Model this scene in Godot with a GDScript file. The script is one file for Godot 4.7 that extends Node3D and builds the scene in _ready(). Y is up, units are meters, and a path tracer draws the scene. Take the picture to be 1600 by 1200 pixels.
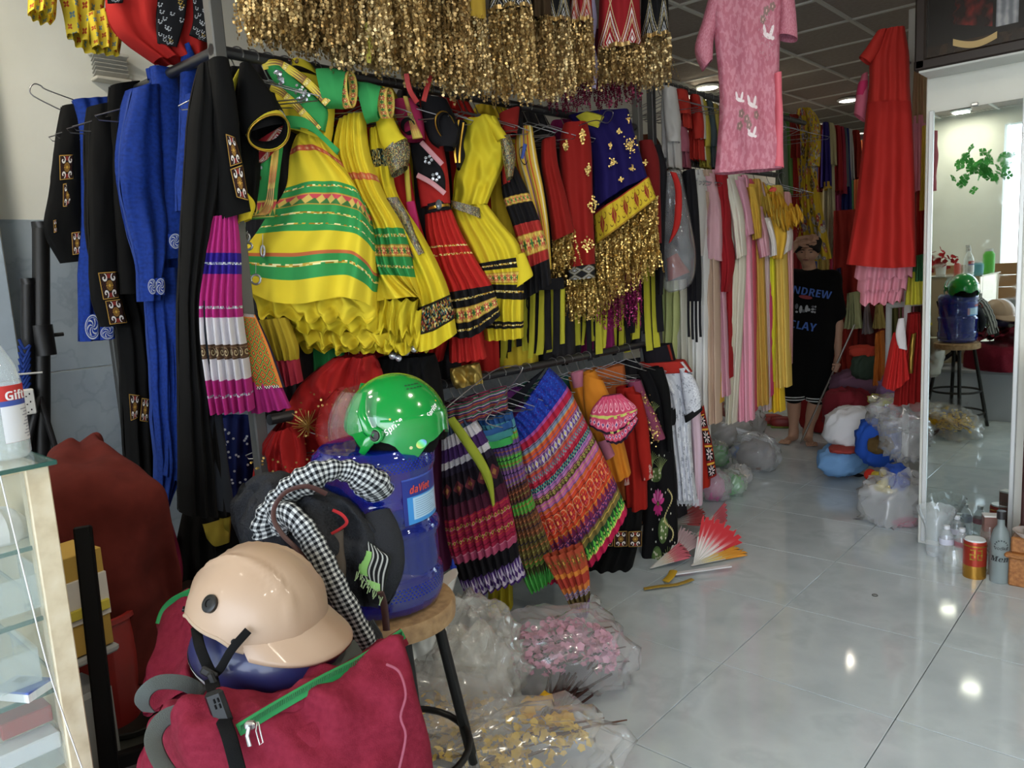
extends Node3D

const F := 1194.4
var CB := Basis.from_euler(Vector3(deg_to_rad(-8.330), deg_to_rad(42.107), deg_to_rad(-3.365)))
var CP := Vector3(1.25274, 1.48944, 1.8585)
var nz := FastNoiseLite.new()
var rng := RandomNumberGenerator.new()
var mats := {}
var taken := {}
var base := {}

# ---------- a pixel of the photograph turned into a point at a known plane or distance
func ray(u, v) -> Vector3:
	return CB * Vector3((u - 800.0) / F, (600.0 - v) / F, -1.0)
func W(u, v, d) -> Vector3:
	return CP + ray(u, v) * d
func onx(u, v, x) -> Vector3:
	var r := ray(u, v)
	return CP + r * ((x - CP.x) / r.x)
func ony(u, v, y) -> Vector3:
	var r := ray(u, v)
	return CP + r * ((y - CP.y) / r.y)
func onz(u, v, z) -> Vector3:
	var r := ray(u, v)
	return CP + r * ((z - CP.z) / r.z)
func pl(o: Vector3, yaw: float) -> Array:
	return [o, Vector3(sin(deg_to_rad(yaw)), 0, cos(deg_to_rad(yaw)))]
func hit(u, v, P) -> Vector3:
	var r := ray(u, v)
	var n: Vector3 = P[1]
	return CP + r * ((P[0] - CP).dot(n) / r.dot(n))

# ---------- mesh collecting
class MB:
	var V := PackedVector3Array()
	var U := PackedVector2Array()
	var I := PackedInt32Array()
	var N := PackedVector3Array()
	func v(p: Vector3, uv := Vector2.ZERO) -> int:
		V.append(p)
		U.append(uv)
		return V.size() - 1
	func tri(a: int, b: int, c: int) -> void:
		I.append(a)
		I.append(c)
		I.append(b)
	func quad(a: int, b: int, c: int, d: int) -> void:
		tri(a, b, c)
		tri(a, c, d)

func numbered(n: String) -> String:
	if not taken.has(n):
		taken[n] = 0
		return n
	taken[n] += 1
	return "%s_%03d" % [n, taken[n]]
func meta(o: Node, label := "", cat := "", group := "", kind := "") -> void:
	if label: o.set_meta("label", label)
	if cat: o.set_meta("category", cat)
	if group: o.set_meta("group", group)
	if kind: o.set_meta("kind", kind)
func thing(called: String, label: String, cat: String, at: Vector3, group := "", kind := "") -> Node3D:
	var o := Node3D.new()
	o.name = numbered(called)
	add_child(o)
	o.position = at
	base[o] = at
	meta(o, label, cat, group, kind)
	return o
func mesh_of(mb: MB, off := Vector3.ZERO) -> ArrayMesh:
	var n := mb.V.size()
	var nn := mb.N
	if nn.size() != n:
		nn = PackedVector3Array()
		nn.resize(n)
		for k in range(0, mb.I.size(), 3):
			var a := mb.I[k]
			var b := mb.I[k + 1]
			var c := mb.I[k + 2]
			var q := (mb.V[c] - mb.V[a]).cross(mb.V[b] - mb.V[a])
			nn[a] += q
			nn[b] += q
			nn[c] += q
		for k in n:
			nn[k] = nn[k].normalized() if nn[k].length_squared() > 1e-20 else Vector3.UP
	var vv := mb.V
	if off != Vector3.ZERO:
		vv = PackedVector3Array()
		vv.resize(n)
		for k in n: vv[k] = mb.V[k] - off
	var ar := []
	ar.resize(Mesh.ARRAY_MAX)
	ar[Mesh.ARRAY_VERTEX] = vv
	ar[Mesh.ARRAY_NORMAL] = nn
	ar[Mesh.ARRAY_TEX_UV] = mb.U
	ar[Mesh.ARRAY_INDEX] = mb.I
	var m := ArrayMesh.new()
	m.add_surface_from_arrays(Mesh.PRIMITIVE_TRIANGLES, ar)
	return m
# vertices are given in the room's frame; the part is stored in its thing's frame
func put(mb: MB, called: String, mat: Material, parent: Node, label := "", kind := "") -> MeshInstance3D:
	var o := MeshInstance3D.new()
	var off: Vector3 = base.get(parent, Vector3.ZERO)
	o.mesh = mesh_of(mb, off)
	o.material_override = mat
	o.name = called
	parent.add_child(o, true)
	base[o] = off
	meta(o, label, "", "", kind)
	return o
# a thing that is one mesh
func solo(mb: MB, called: String, mat: Material, label: String, cat: String, group := "", kind := "", at = null) -> MeshInstance3D:
	var o := MeshInstance3D.new()
	var p: Vector3
	if at == null:
		var lo := Vector3.INF
		var hi := -Vector3.INF
		for q in mb.V:
			lo = lo.min(q)
			hi = hi.max(q)
		p = (lo + hi) / 2
		p.y = lo.y
	else: p = at
	o.mesh = mesh_of(mb, p)
	o.material_override = mat
	o.name = numbered(called)
	add_child(o)
	o.position = p
	base[o] = p
	meta(o, label, cat, group, kind)
	return o
func struct(mb: MB, called: String, mat: Material) -> MeshInstance3D:
	return solo(mb, called, mat, "", "", "", "structure")

# ---------- materials
func M(c: Color, rough := 0.85, metal := 0.0, o := {}) -> StandardMaterial3D:
	var key := str(c) + str(rough) + str(metal) + str(o)
	if mats.has(key): return mats[key]
	var m := StandardMaterial3D.new()
	m.albedo_color = c
	m.roughness = rough
	m.metallic = metal
	if o.has("tex"):
		m.albedo_texture = o.tex
	if o.has("tri"):
		m.uv1_triplanar = true
		m.uv1_world_triplanar = true
		m.uv1_scale = Vector3.ONE * o.tri
	if o.has("uv"): m.uv1_scale = o.uv
	if o.has("nrm"):
		m.normal_enabled = true
		m.normal_texture = o.nrm
		m.normal_scale = o.get("ns", 1.0)
	if o.has("rtex"): m.roughness_texture = o.rtex
	if o.has("rim"):
		m.rim_enabled = true
		m.rim = o.rim
		m.rim_tint = 0.7
	if o.has("coat"):
		m.clearcoat_enabled = true
		m.clearcoat = o.coat
		m.clearcoat_roughness = 0.08
	if o.has("alpha"):
		m.transparency = BaseMaterial3D.TRANSPARENCY_ALPHA
		m.albedo_color.a = o.alpha
	if o.has("back"):
		m.backlight_enabled = true
		m.backlight = o.back
	if o.has("spec"): m.metallic_specular = o.spec
	elif rough >= 0.7 and metal == 0.0: m.metallic_specular = 0.3
	m.cull_mode = BaseMaterial3D.CULL_DISABLED
	mats[key] = m
	return m
func hx(s: String) -> Color:
	var c := Color(s)   # haze put into the colour: greyer than the swatch, blacks lifted
	return c.lerp(Color(1, 1, 1) * c.get_luminance(), 0.10).lerp(Color(0.55, 0.55, 0.54), 0.035)
func noise_tex(freq: float, ramp: Array, size := 512, oct := 4, normal := false, sd := 1, bump := 4.0) -> NoiseTexture2D:
	var f := FastNoiseLite.new()
	f.seed = sd
	f.frequency = freq
	f.fractal_octaves = oct
	var t := NoiseTexture2D.new()
	t.width = size
	t.height = size
	t.seamless = true
	t.noise = f
	if normal:
		t.as_normal_map = true
		t.bump_strength = bump
	if ramp.size():
		var g := Gradient.new()
		var offs := PackedFloat32Array()
		var cols := PackedColorArray()
		for r in ramp:
			offs.append(r[0])
			cols.append(r[1])
		g.offsets = offs
		g.colors = cols
		t.color_ramp = g
	return t

# ---------- shapes
func face(mb: MB, pts: Array, c: Vector3, uvs := []) -> void:
	var q: Vector3 = (pts[1] - pts[0]).cross(pts[2] - pts[0])
	var mid := Vector3.ZERO
	for p in pts: mid += p
	mid /= pts.size()
	var ix := []
	for k in pts.size(): ix.append(mb.v(pts[k], uvs[k] if uvs else Vector2.ZERO))
	if q.dot(mid - c) < 0: ix.reverse()
	for k in range(1, ix.size() - 1): mb.tri(ix[0], ix[k], ix[k + 1])
func box(mb: MB, c: Vector3, s: Vector3, b := Basis(), e := 0.0) -> void:
	var h := s / 2
	e = min(e, min(h.x, min(h.y, h.z)) * 0.9)
	var quad_uv := [Vector2(0, 0), Vector2(1, 0), Vector2(1, 1), Vector2(0, 1)]
	for a in 3:
		var i := (a + 1) % 3
		var j := (a + 2) % 3
		for sg in [-1.0, 1.0]:
			var pts := []
			for w in [[-1, -1], [1, -1], [1, 1], [-1, 1]]:
				var p := Vector3.ZERO
				p[a] = sg * h[a]
				p[i] = w[0] * (h[i] - e)
				p[j] = w[1] * (h[j] - e)
				pts.append(c + b * p)
			face(mb, pts, c, quad_uv)
		if e > 0:
			for s1 in [-1.0, 1.0]:
				for s2 in [-1.0, 1.0]:
					var pts := []
					for w in [[0, -1], [0, 1], [1, 1], [1, -1]]:
						var p := Vector3.ZERO
						p[i] = s1 * (h[i] if w[0] == 0 else h[i] - e)
						p[j] = s2 * (h[j] - e if w[0] == 0 else h[j])
						p[a] = w[1] * (h[a] - e)
						pts.append(c + b * p)
					face(mb, pts, c, quad_uv)
	if e > 0:
		for sx in [-1.0, 1.0]:
			for sy in [-1.0, 1.0]:
				for sz in [-1.0, 1.0]:
					var g := Vector3(sx, sy, sz)
					var pts := []
					for a in 3:
						var p := (h - Vector3.ONE * e) * g
						p[a] = h[a] * g[a]
						pts.append(c + b * p)
					face(mb, pts, c)
func bar(mb: MB, a: Vector3, b: Vector3, w: float, d: float, up := Vector3.UP, e := 0.0) -> void:
	var z := (b - a).normalized()
	var x := up.cross(z)
	if x.length() < 0.01: x = Vector3.RIGHT
	x = x.normalized()
	box(mb, (a + b) / 2, Vector3(w, d, a.distance_to(b)), Basis(x, z.cross(x), z), e)
func smooth_path(pts: Array, n: int) -> Array:
	var out := []
	var m := pts.size()
	for i in m - 1:
		var p0: Vector3 = pts[max(i - 1, 0)]
		var p1: Vector3 = pts[i]
		var p2: Vector3 = pts[i + 1]
		var p3: Vector3 = pts[min(i + 2, m - 1)]
		for k in n: out.append(p1.cubic_interpolate(p2, p0, p3, float(k) / n))
	out.append(pts[m - 1])
	return out
# swept tube; r is one radius or one per point; flat squeezes it along the second axis
func tube(mb: MB, pts: Array, r, seg := 8, flat := 1.0, up := Vector3.UP, cap := true) -> void:
	var n := pts.size()
	var first := mb.V.size()
	var len_all := 0.0
	for i in n - 1: len_all += (pts[i + 1] - pts[i]).length()
	var acc := 0.0
	var px := up
	for i in n:
		var t: Vector3 = pts[min(i + 1, n - 1)] - pts[max(i - 1, 0)]
		if t.length() < 1e-9: t = Vector3.UP
		t = t.normalized()
		var x := px - t * px.dot(t)
		if x.length() < 0.05: x = Vector3(0.3, 0.5, 0.8) - t * Vector3(0.3, 0.5, 0.8).dot(t)
		x = x.normalized()
		px = x
		var y := t.cross(x)
		if i > 0: acc += (pts[i] - pts[i - 1]).length()
		var rr: float = r[i] if r is Array else r
		for k in seg + 1:
			var a := TAU * k / seg
			mb.v(pts[i] + (y * cos(a) + x * sin(a) * flat) * rr, Vector2(float(k) / seg, acc / max(len_all, 1e-6)))
	var w := seg + 1
	for i in n - 1:
		for k in seg:
			var a := first + i * w + k
			mb.quad(a, a + 1, a + w + 1, a + w)
	if cap:
		for e in [0, n - 1]:
			var c := mb.v(pts[e])
			for k in seg:
				var a: int = mb.v(mb.V[first + e * w + k])
				var b2: int = mb.v(mb.V[first + e * w + k + 1])
				if e == 0: mb.tri(c, b2, a)
				else: mb.tri(c, a, b2)
# turned profile: pr = [[radius, height], ...] from bottom to top
func lathe(mb: MB, pr: Array, c: Vector3, b := Basis(), seg := 28, soft := 40.0) -> void:
	var prev := -1
	var n := pr.size()
	var y0: float = pr[0][1]
	var y1: float = pr[n - 1][1]
	for i in n - 1:
		var a := Vector2(pr[i][0], pr[i][1])
		var d := Vector2(pr[i + 1][0], pr[i + 1][1])
		var share := false
		if i > 0:
			var z := Vector2(pr[i - 1][0], pr[i - 1][1])
			share = absf(rad_to_deg((a - z).angle_to(d - a))) < soft
		var r0 := prev
		if not share:
			r0 = mb.V.size()
			for k in seg + 1:
				var t := TAU * k / seg
				mb.v(c + b * Vector3(a.x * cos(t), a.y, a.x * sin(t)), Vector2(float(k) / seg, (a.y - y0) / (y1 - y0 + 1e-6)))
		var r1 := mb.V.size()
		for k in seg + 1:
			var t := TAU * k / seg
			mb.v(c + b * Vector3(d.x * cos(t), d.y, d.x * sin(t)), Vector2(float(k) / seg, (d.y - y0) / (y1 - y0 + 1e-6)))
		for k in seg:
			mb.quad(r0 + k, r1 + k, r1 + k + 1, r0 + k + 1)
		prev = r1
func blob(mb: MB, c: Vector3, r: Vector3, b := Basis(), amp := 0.12, freq := 2.0, sd := 0.0, seg := 22, pw := 1.0, floor_y := -INF) -> void:
	var first := mb.V.size()
	var rows := seg / 2
	for i in rows + 1:
		var th := PI * i / rows
		for k in seg + 1:
			var ph := TAU * k / seg
			var d := Vector3(sin(th) * cos(ph), cos(th), sin(th) * sin(ph))
			var q := Vector3(signf(d.x) * pow(absf(d.x), pw), signf(d.y) * pow(absf(d.y), pw), signf(d.z) * pow(absf(d.z), pw))
			var s := 1.0 + amp * (nz.get_noise_3dv(d * freq * 60.0 + Vector3.ONE * sd * 37.0) + 0.5 * absf(nz.get_noise_3dv(d * freq * 150.0 + Vector3.ONE * sd * 91.0)) + 0.4 * absf(nz.get_noise_3dv(d * freq * 330.0 + Vector3.ONE * sd * 53.0)))
			var p := c + b * (q * r * s)
			p.y = max(p.y, floor_y)
			mb.v(p, Vector2(float(k) / seg, float(i) / rows))
	var w := seg + 1
	for i in rows:
		for k in seg:
			var a := first + i * w + k
			mb.quad(a, a + w, a + w + 1, a + 1) if false else mb.quad(a, a + 1, a + w + 1, a + w)
func row_at(pts: Array, s: float) -> Vector3:
	var n := pts.size()
	if n == 2: return (pts[0] as Vector3).lerp(pts[1], s)
	var f := s * (n - 1)
	var i := mini(int(f), n - 2)
	return (pts[i] as Vector3).cubic_interpolate(pts[i + 1], pts[max(i - 1, 0)], pts[min(i + 2, n - 1)], f - i)
# cloth with a front and a back: each row runs across it, rows go from top to hem
# rows hold pixels u,v on plane P, or u,v,depth when P is null; o: th half depth (one or per row), pl pleats, pa pleat depth at hem, p0 share of it at the top, cr crumple, lift
func cloth(mb: MB, rows: Array, P, o := {}) -> void:
	var R := []
	for rw in rows:
		var pts := []
		if P == null:
			for k in range(0, rw.size(), 3): pts.append(W(rw[k], rw[k + 1], rw[k + 2]))
		elif P is String:
			pts = rw
		else:
			for k in range(0, rw.size(), 2): pts.append(hit(rw[k], rw[k + 1], P))
		R.append(pts)
	var nr: int = o.get("nr", 22)
	var nc: int = o.get("nc", 24)
	var m := R.size()
	var cum := [0.0]
	for i in range(1, m):
		cum.append(cum[i - 1] + (row_at(R[i], 0.5) - row_at(R[i - 1], 0.5)).length() + 1e-5)
	var nrm: Vector3
	if P is Array: nrm = P[1]
	else:
		nrm = (row_at(R[m / 2], 1) - row_at(R[m / 2], 0)).cross(row_at(R[m - 1], 0.5) - row_at(R[0], 0.5)).normalized()
		if nrm.dot(CP - row_at(R[m / 2], 0.5)) < 0: nrm = -nrm
	if nrm.dot(CP - row_at(R[m / 2], 0.5)) < 0: nrm = -nrm
	var th = o.get("th", 0.04)
	var pn: float = o.get("pl", 0)
	var pa: float = o.get("pa", 0.0)
	var p0: float = o.get("p0", 0.3)
	var cr: float = o.get("cr", 0.008)
	var fq: float = o.get("fq", 7.0) * 2.2
	var sd: float = o.get("sd", rng.randf() * 50.0)
	var lift: float = o.get("lift", 0.0)
	var wob: float = o.get("wob", 0.0)
	var knife: float = o.get("knife", 0.0)
	var first := mb.V.size()
	var cols := 2 * nc
	for i in nr + 1:
		var t := float(i) / nr
		var g: float = t * cum[m - 1]
		var k := 0
		while k < m - 2 and cum[k + 1] < g: k += 1
		var f: float = clampf((g - cum[k]) / (cum[k + 1] - cum[k]), 0, 1)
		var tt: float = th if not (th is Array) else lerpf(th[min(k, th.size() - 1)], th[min(k + 1, th.size() - 1)], f)
		for j in cols + 1:
			var s := float(j) / nc if j <= nc else 2.0 - float(j) / nc
			var a := row_at(R[k], s)
			var b2 := row_at(R[k + 1], s)
			var p := a.cubic_interpolate(b2, row_at(R[max(k - 1, 0)], s), row_at(R[min(k + 2, m - 1)], s), f) if m > 2 else a.lerp(b2, f)
			var side := 1.0 if j <= nc else -1.0
			var e := sqrt(max(0.0, 1.0 - pow(2 * s - 1, 2)))
			var d := lift + side * tt * pow(e, 0.7)
			if pn > 0:
				var ph := TAU * (pn * s + wob * nz.get_noise_2d(s * 90 + sd * 11, t * 40)) + sd
				var wv := sin(ph) + 0.35 * sin(2.0 * ph + 0.8) * knife + 0.25 * sin(ph * 0.53 + sd)
				d += pa * (p0 + (1 - p0) * t) * wv * (0.35 + 0.65 * e)
			if cr > 0:
				d += cr * 2.0 * nz.get_noise_3d(p.x * fq * 22 + sd * 19, p.y * fq * 14, p.z * fq * 22 + side * 9)
			mb.v(p + nrm * d, Vector2(s, t))
	var w := cols + 1
	for i in nr:
		for j in cols:
			var q := first + i * w + j
			mb.quad(q, q + w, q + w + 1, q + 1)
	if o.get("cap", 0) & 1: ring_cap(mb, first, nc)
	if o.get("cap", 0) & 2: ring_cap(mb, first + nr * w, nc)
func ring_cap(mb: MB, at: int, nc: int) -> void:
	for j in nc:
		var a := at + j
		var b2 := at + 2 * nc - j
		mb.quad(a, a + 1, b2 - 1, b2)
func garm(parent: Node, called: String, rows: Array, P, mat: Material, o := {}, label := "") -> MeshInstance3D:
	var mb := MB.new()
	cloth(mb, rows, P, o)
	return put(mb, called, mat, parent, label)
func at_rows(rows: Array, P) -> Vector3:
	var q: Array = rows[rows.size() - 1]
	var h := q.size()
	if P == null: return (W(q[0], q[1], q[2]) + W(q[h - 3], q[h - 2], q[h - 1])) / 2
	return (hit(q[0], q[1], P) + hit(q[h - 2], q[h - 1], P)) / 2
# lettering bent onto a surface: place(Vector2 in metres from the middle, out) -> point
func letters(text: String, size: float, place: Callable, mat: Material, parent: Node, bold := true, called := "lettering", serif := false, italic := false, depth := 0.0008) -> MeshInstance3D:
	var t := TextMesh.new()
	var f := SystemFont.new()
	f.font_names = PackedStringArray(["Droid Serif" if serif else "Droid Sans"])
	f.font_weight = 700 if bold else 400
	f.font_italic = italic
	t.font = f
	t.text = text
	t.font_size = 64
	t.pixel_size = size / 46.0
	t.depth = depth
	t.curve_step = 2.0
	var ar := t.get_mesh_arrays()
	var mb := MB.new()
	var vs: PackedVector3Array = ar[Mesh.ARRAY_VERTEX]
	for p in vs:
		mb.v(place.call(Vector2(p.x + (p.y * 0.22 if italic else 0.0), p.y), p.z + depth))
	mb.I = ar[Mesh.ARRAY_INDEX]
	if mb.I.size() == 0:
		for k in vs.size(): mb.I.append(k)
	return put(mb, called, mat, parent)
# many small sequins: one six-sided disc each, tilted at random
func sequin(mb: MB, c: Vector3, r: float, n: Vector3) -> void:
	var x := n.cross(Vector3.UP)
	if x.length() < 0.1: x = Vector3.RIGHT
	x = x.normalized()
	var y := n.cross(x)
	var a := mb.V.size()
	for k in 5:
		var t := TAU * k / 5
		mb.V.append(c + (x * cos(t) + y * sin(t)) * r)
		mb.U.append(Vector2.ZERO)
		mb.N.append(n)
	for k in 3: mb.tri(a, a + k + 1, a + k + 2)
# strands of sequins hung along a line of points, lengths given in metres
func strands(mb: MB, edge: Array, length: float, n: int, depth: float, r := 0.0045, vary := 0.3, layers := 2, step := 0.0085, nrm := Vector3.BACK) -> void:
	for l in layers:
		for k in n:
			var s := (k + rng.randf()) / n
			var p := row_at(edge, s) + nrm * (rng.randf_range(-1, 1) * depth)
			var ll := length * (1.0 - vary * rng.randf())
			var cnt := int(ll / step)
			var sway := Vector3(rng.randfn() * 0.012, 0, rng.randfn() * 0.012)
			var turn := rng.randf() * TAU
			for q in cnt:
				if rng.randf() < 0.08: continue
				turn += rng.randfn() * 0.5
				var nn := Vector3(cos(turn), rng.randfn() * 0.3, sin(turn)).normalized()
				var f := float(q) / cnt
				sequin(mb, p + Vector3(0, -q * step, 0) + sway * f * f + Vector3(rng.randfn(), 0, rng.randfn()) * 0.0015, r * rng.randf_range(0.8, 1.15), nn)

# ---------- woven and printed patterns, painted row by row
func img(w: int, h: int, c: Color) -> Image:
	var i := Image.create(w, h, false, Image.FORMAT_RGB8)
	i.fill(c)
	return i
func tx(i: Image) -> ImageTexture:
	return ImageTexture.create_from_image(i)
func band(i: Image, a: float, b: float, c: Color) -> void:
	var h := i.get_height()
	i.fill_rect(Rect2i(0, int(a * h), i.get_width(), max(1, int(b * h) - int(a * h))), c)
func glit(i: Image, a: float, b: float, cs: Array, dens := 0.8) -> void:
	var h := i.get_height()
	var y0 := int(a * h)
	var y1: int = max(y0 + 1, int(b * h))
	for y in range(y0, y1, 4):
		for x in range(0, i.get_width(), 5):
			if rng.randf() < dens: i.fill_rect(Rect2i(x, y, 5, min(4, y1 - y)), cs[rng.randi() % cs.size()])
# repeat fn(x01, y01) -> Color or null over n cells across a band
func cells(i: Image, a: float, b: float, n: int, fn: Callable) -> void:
	var h := i.get_height()
	var w := i.get_width()
	var y0 := int(a * h)
	var y1: int = max(y0 + 1, int(b * h))
	var cw := int(ceil(float(w) / n))
	for y in range(y0, min(y1, h)):
		for x in cw:
			var c = fn.call(float(x) / cw, float(y - y0) / (y1 - y0))
			if c == null: continue
			for k in n:
				if x + k * cw < w: i.set_pixel(x + k * cw, y, c)
func zig(i: Image, a: float, b: float, n: int, c: Color, up := true) -> void:
	cells(i, a, b, n, func(x, y):
		var t: float = absf(x * 2 - 1)
		return c if ((y > t) if up else (y < 1.0 - t)) else null)
func rings(i: Image, a: float, b: float, n: int, c: Color, c2 = null) -> void:
	cells(i, a, b, n, func(x, y):
		var r: float = Vector2(x - 0.5, y - 0.5).length()
		if r < 0.16: return c2
		return c if r > 0.26 and r < 0.42 else null)
func rosettes(i: Image, a: float, b: float, n: int, c: Color, c2: Color, c3 = null) -> void:
	cells(i, a, b, n, func(x, y):
		var p := Vector2(x - 0.5, y - 0.5)
		var r := p.length()
		if r < 0.12: return c2
		if r < 0.28 + 0.13 * cos(8 * p.angle()): return c
		return c3 if (r > 0.47 and r < 0.55) else null)
func diam(i: Image, a: float, b: float, n: int, c: Color, c2 = null) -> void:
	cells(i, a, b, n, func(x, y):
		var t: float = absf(x - 0.5) + absf(y - 0.5)
		if t < 0.2: return c2
		return c if t < 0.44 else null)
func scroll(i: Image, a: float, b: float, n: int, c: Color, c2: Color) -> void:
	cells(i, a, b, n, func(x, y):
		var p := Vector2(x - 0.5, y - 0.5)
		var t := p.angle() / TAU + p.length() * 3.2
		if p.length() < 0.42 and fposmod(t, 1.0) < 0.4: return c
		return c2 if absf(y - 0.5) > 0.44 else null)
func checks(i: Image, a: float, b: float, n: int, c: Color) -> void:
	cells(i, a, b, n, func(x, y): return c if (x < 0.5) != (y < 0.5) else null)
func weave(i: Image, amt := 0.06) -> void:
	for y in i.get_height():
		for x in i.get_width():
			var k := 1.0 + amt * (rng.randf() - 0.5) * 2.0
			var c := i.get_pixel(x, y)
			i.set_pixel(x, y, Color(c.r * k, c.g * k, c.b * k))
func paint(i: Image, fn: Callable) -> void:
	var w := i.get_width()
	var h := i.get_height()
	for y in h:
		for x in w:
			var c = fn.call(float(x) / w, float(y) / h)
			if c != null: i.set_pixel(x, y, c)
func dab(i: Image, cx: float, cy: float, rx: float, ry: float, c: Color, ang := 0.0) -> void:
	var w := i.get_width()
	var h := i.get_height()
	var rr: float = max(rx, ry)
	for y in range(max(0, int(cy - rr)), min(h, int(cy + rr) + 1)):
		for x in range(max(0, int(cx - rr)), min(w, int(cx + rr) + 1)):
			var p := Vector2(x - cx, y - cy).rotated(-ang)
			if (p / Vector2(rx, ry)).length_squared() < 1: i.set_pixel(x, y, c)
func cfab(tex: Texture2D, rough := 0.9, o := {}) -> StandardMaterial3D:
	var d := o.duplicate()
	d["tex"] = tex
	return M(Color.WHITE, rough, 0.0, d)

# ====================================================================
func _ready() -> void:
	nz.seed = 7
	nz.frequency = 0.02
	nz.fractal_octaves = 3
	rng.seed = 20
	# camera
	var cam := Camera3D.new()
	cam.name = "camera"
	cam.position = CP
	cam.basis = CB
	cam.fov = rad_to_deg(2 * atan(600.0 / F))
	cam.near = 0.05
	cam.far = 200.0
	add_child(cam)
	cam.current = true
	# daylight outside the open shop front, a hazy bright sky
	var env := Environment.new()
	env.background_mode = Environment.BG_SKY
	var sk := ProceduralSkyMaterial.new()
	sk.sky_top_color = Color(0.80, 0.88, 0.97)
	sk.sky_horizon_color = Color(0.97, 0.98, 1.0)
	sk.ground_horizon_color = Color(0.80, 0.79, 0.76)
	sk.ground_bottom_color = Color(0.55, 0.54, 0.52)
	sk.sky_energy_multiplier = 1.0
	var sky := Sky.new()
	sky.sky_material = sk
	env.sky = sky
	env.background_energy_multiplier = 8.5
	env.tonemap_mode = Environment.TONE_MAPPER_LINEAR
	env.tonemap_exposure = 0.94
	env.sdfgi_enabled = true
	env.ssao_enabled = true
	env.ssil_enabled = true
	var we := WorldEnvironment.new()
	we.name = "world_environment"
	we.environment = env
	add_child(we)
	patterns()
	room()
	ceiling_lamps()
	foreground()
	left_corner()
	robes()
	upper_rack()
	gold_row()
	lower_rack()
	between()
	far_rack()
	aisle_end()
	right_side()
	boy()
	hangers()
	front_of_shop()

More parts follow.
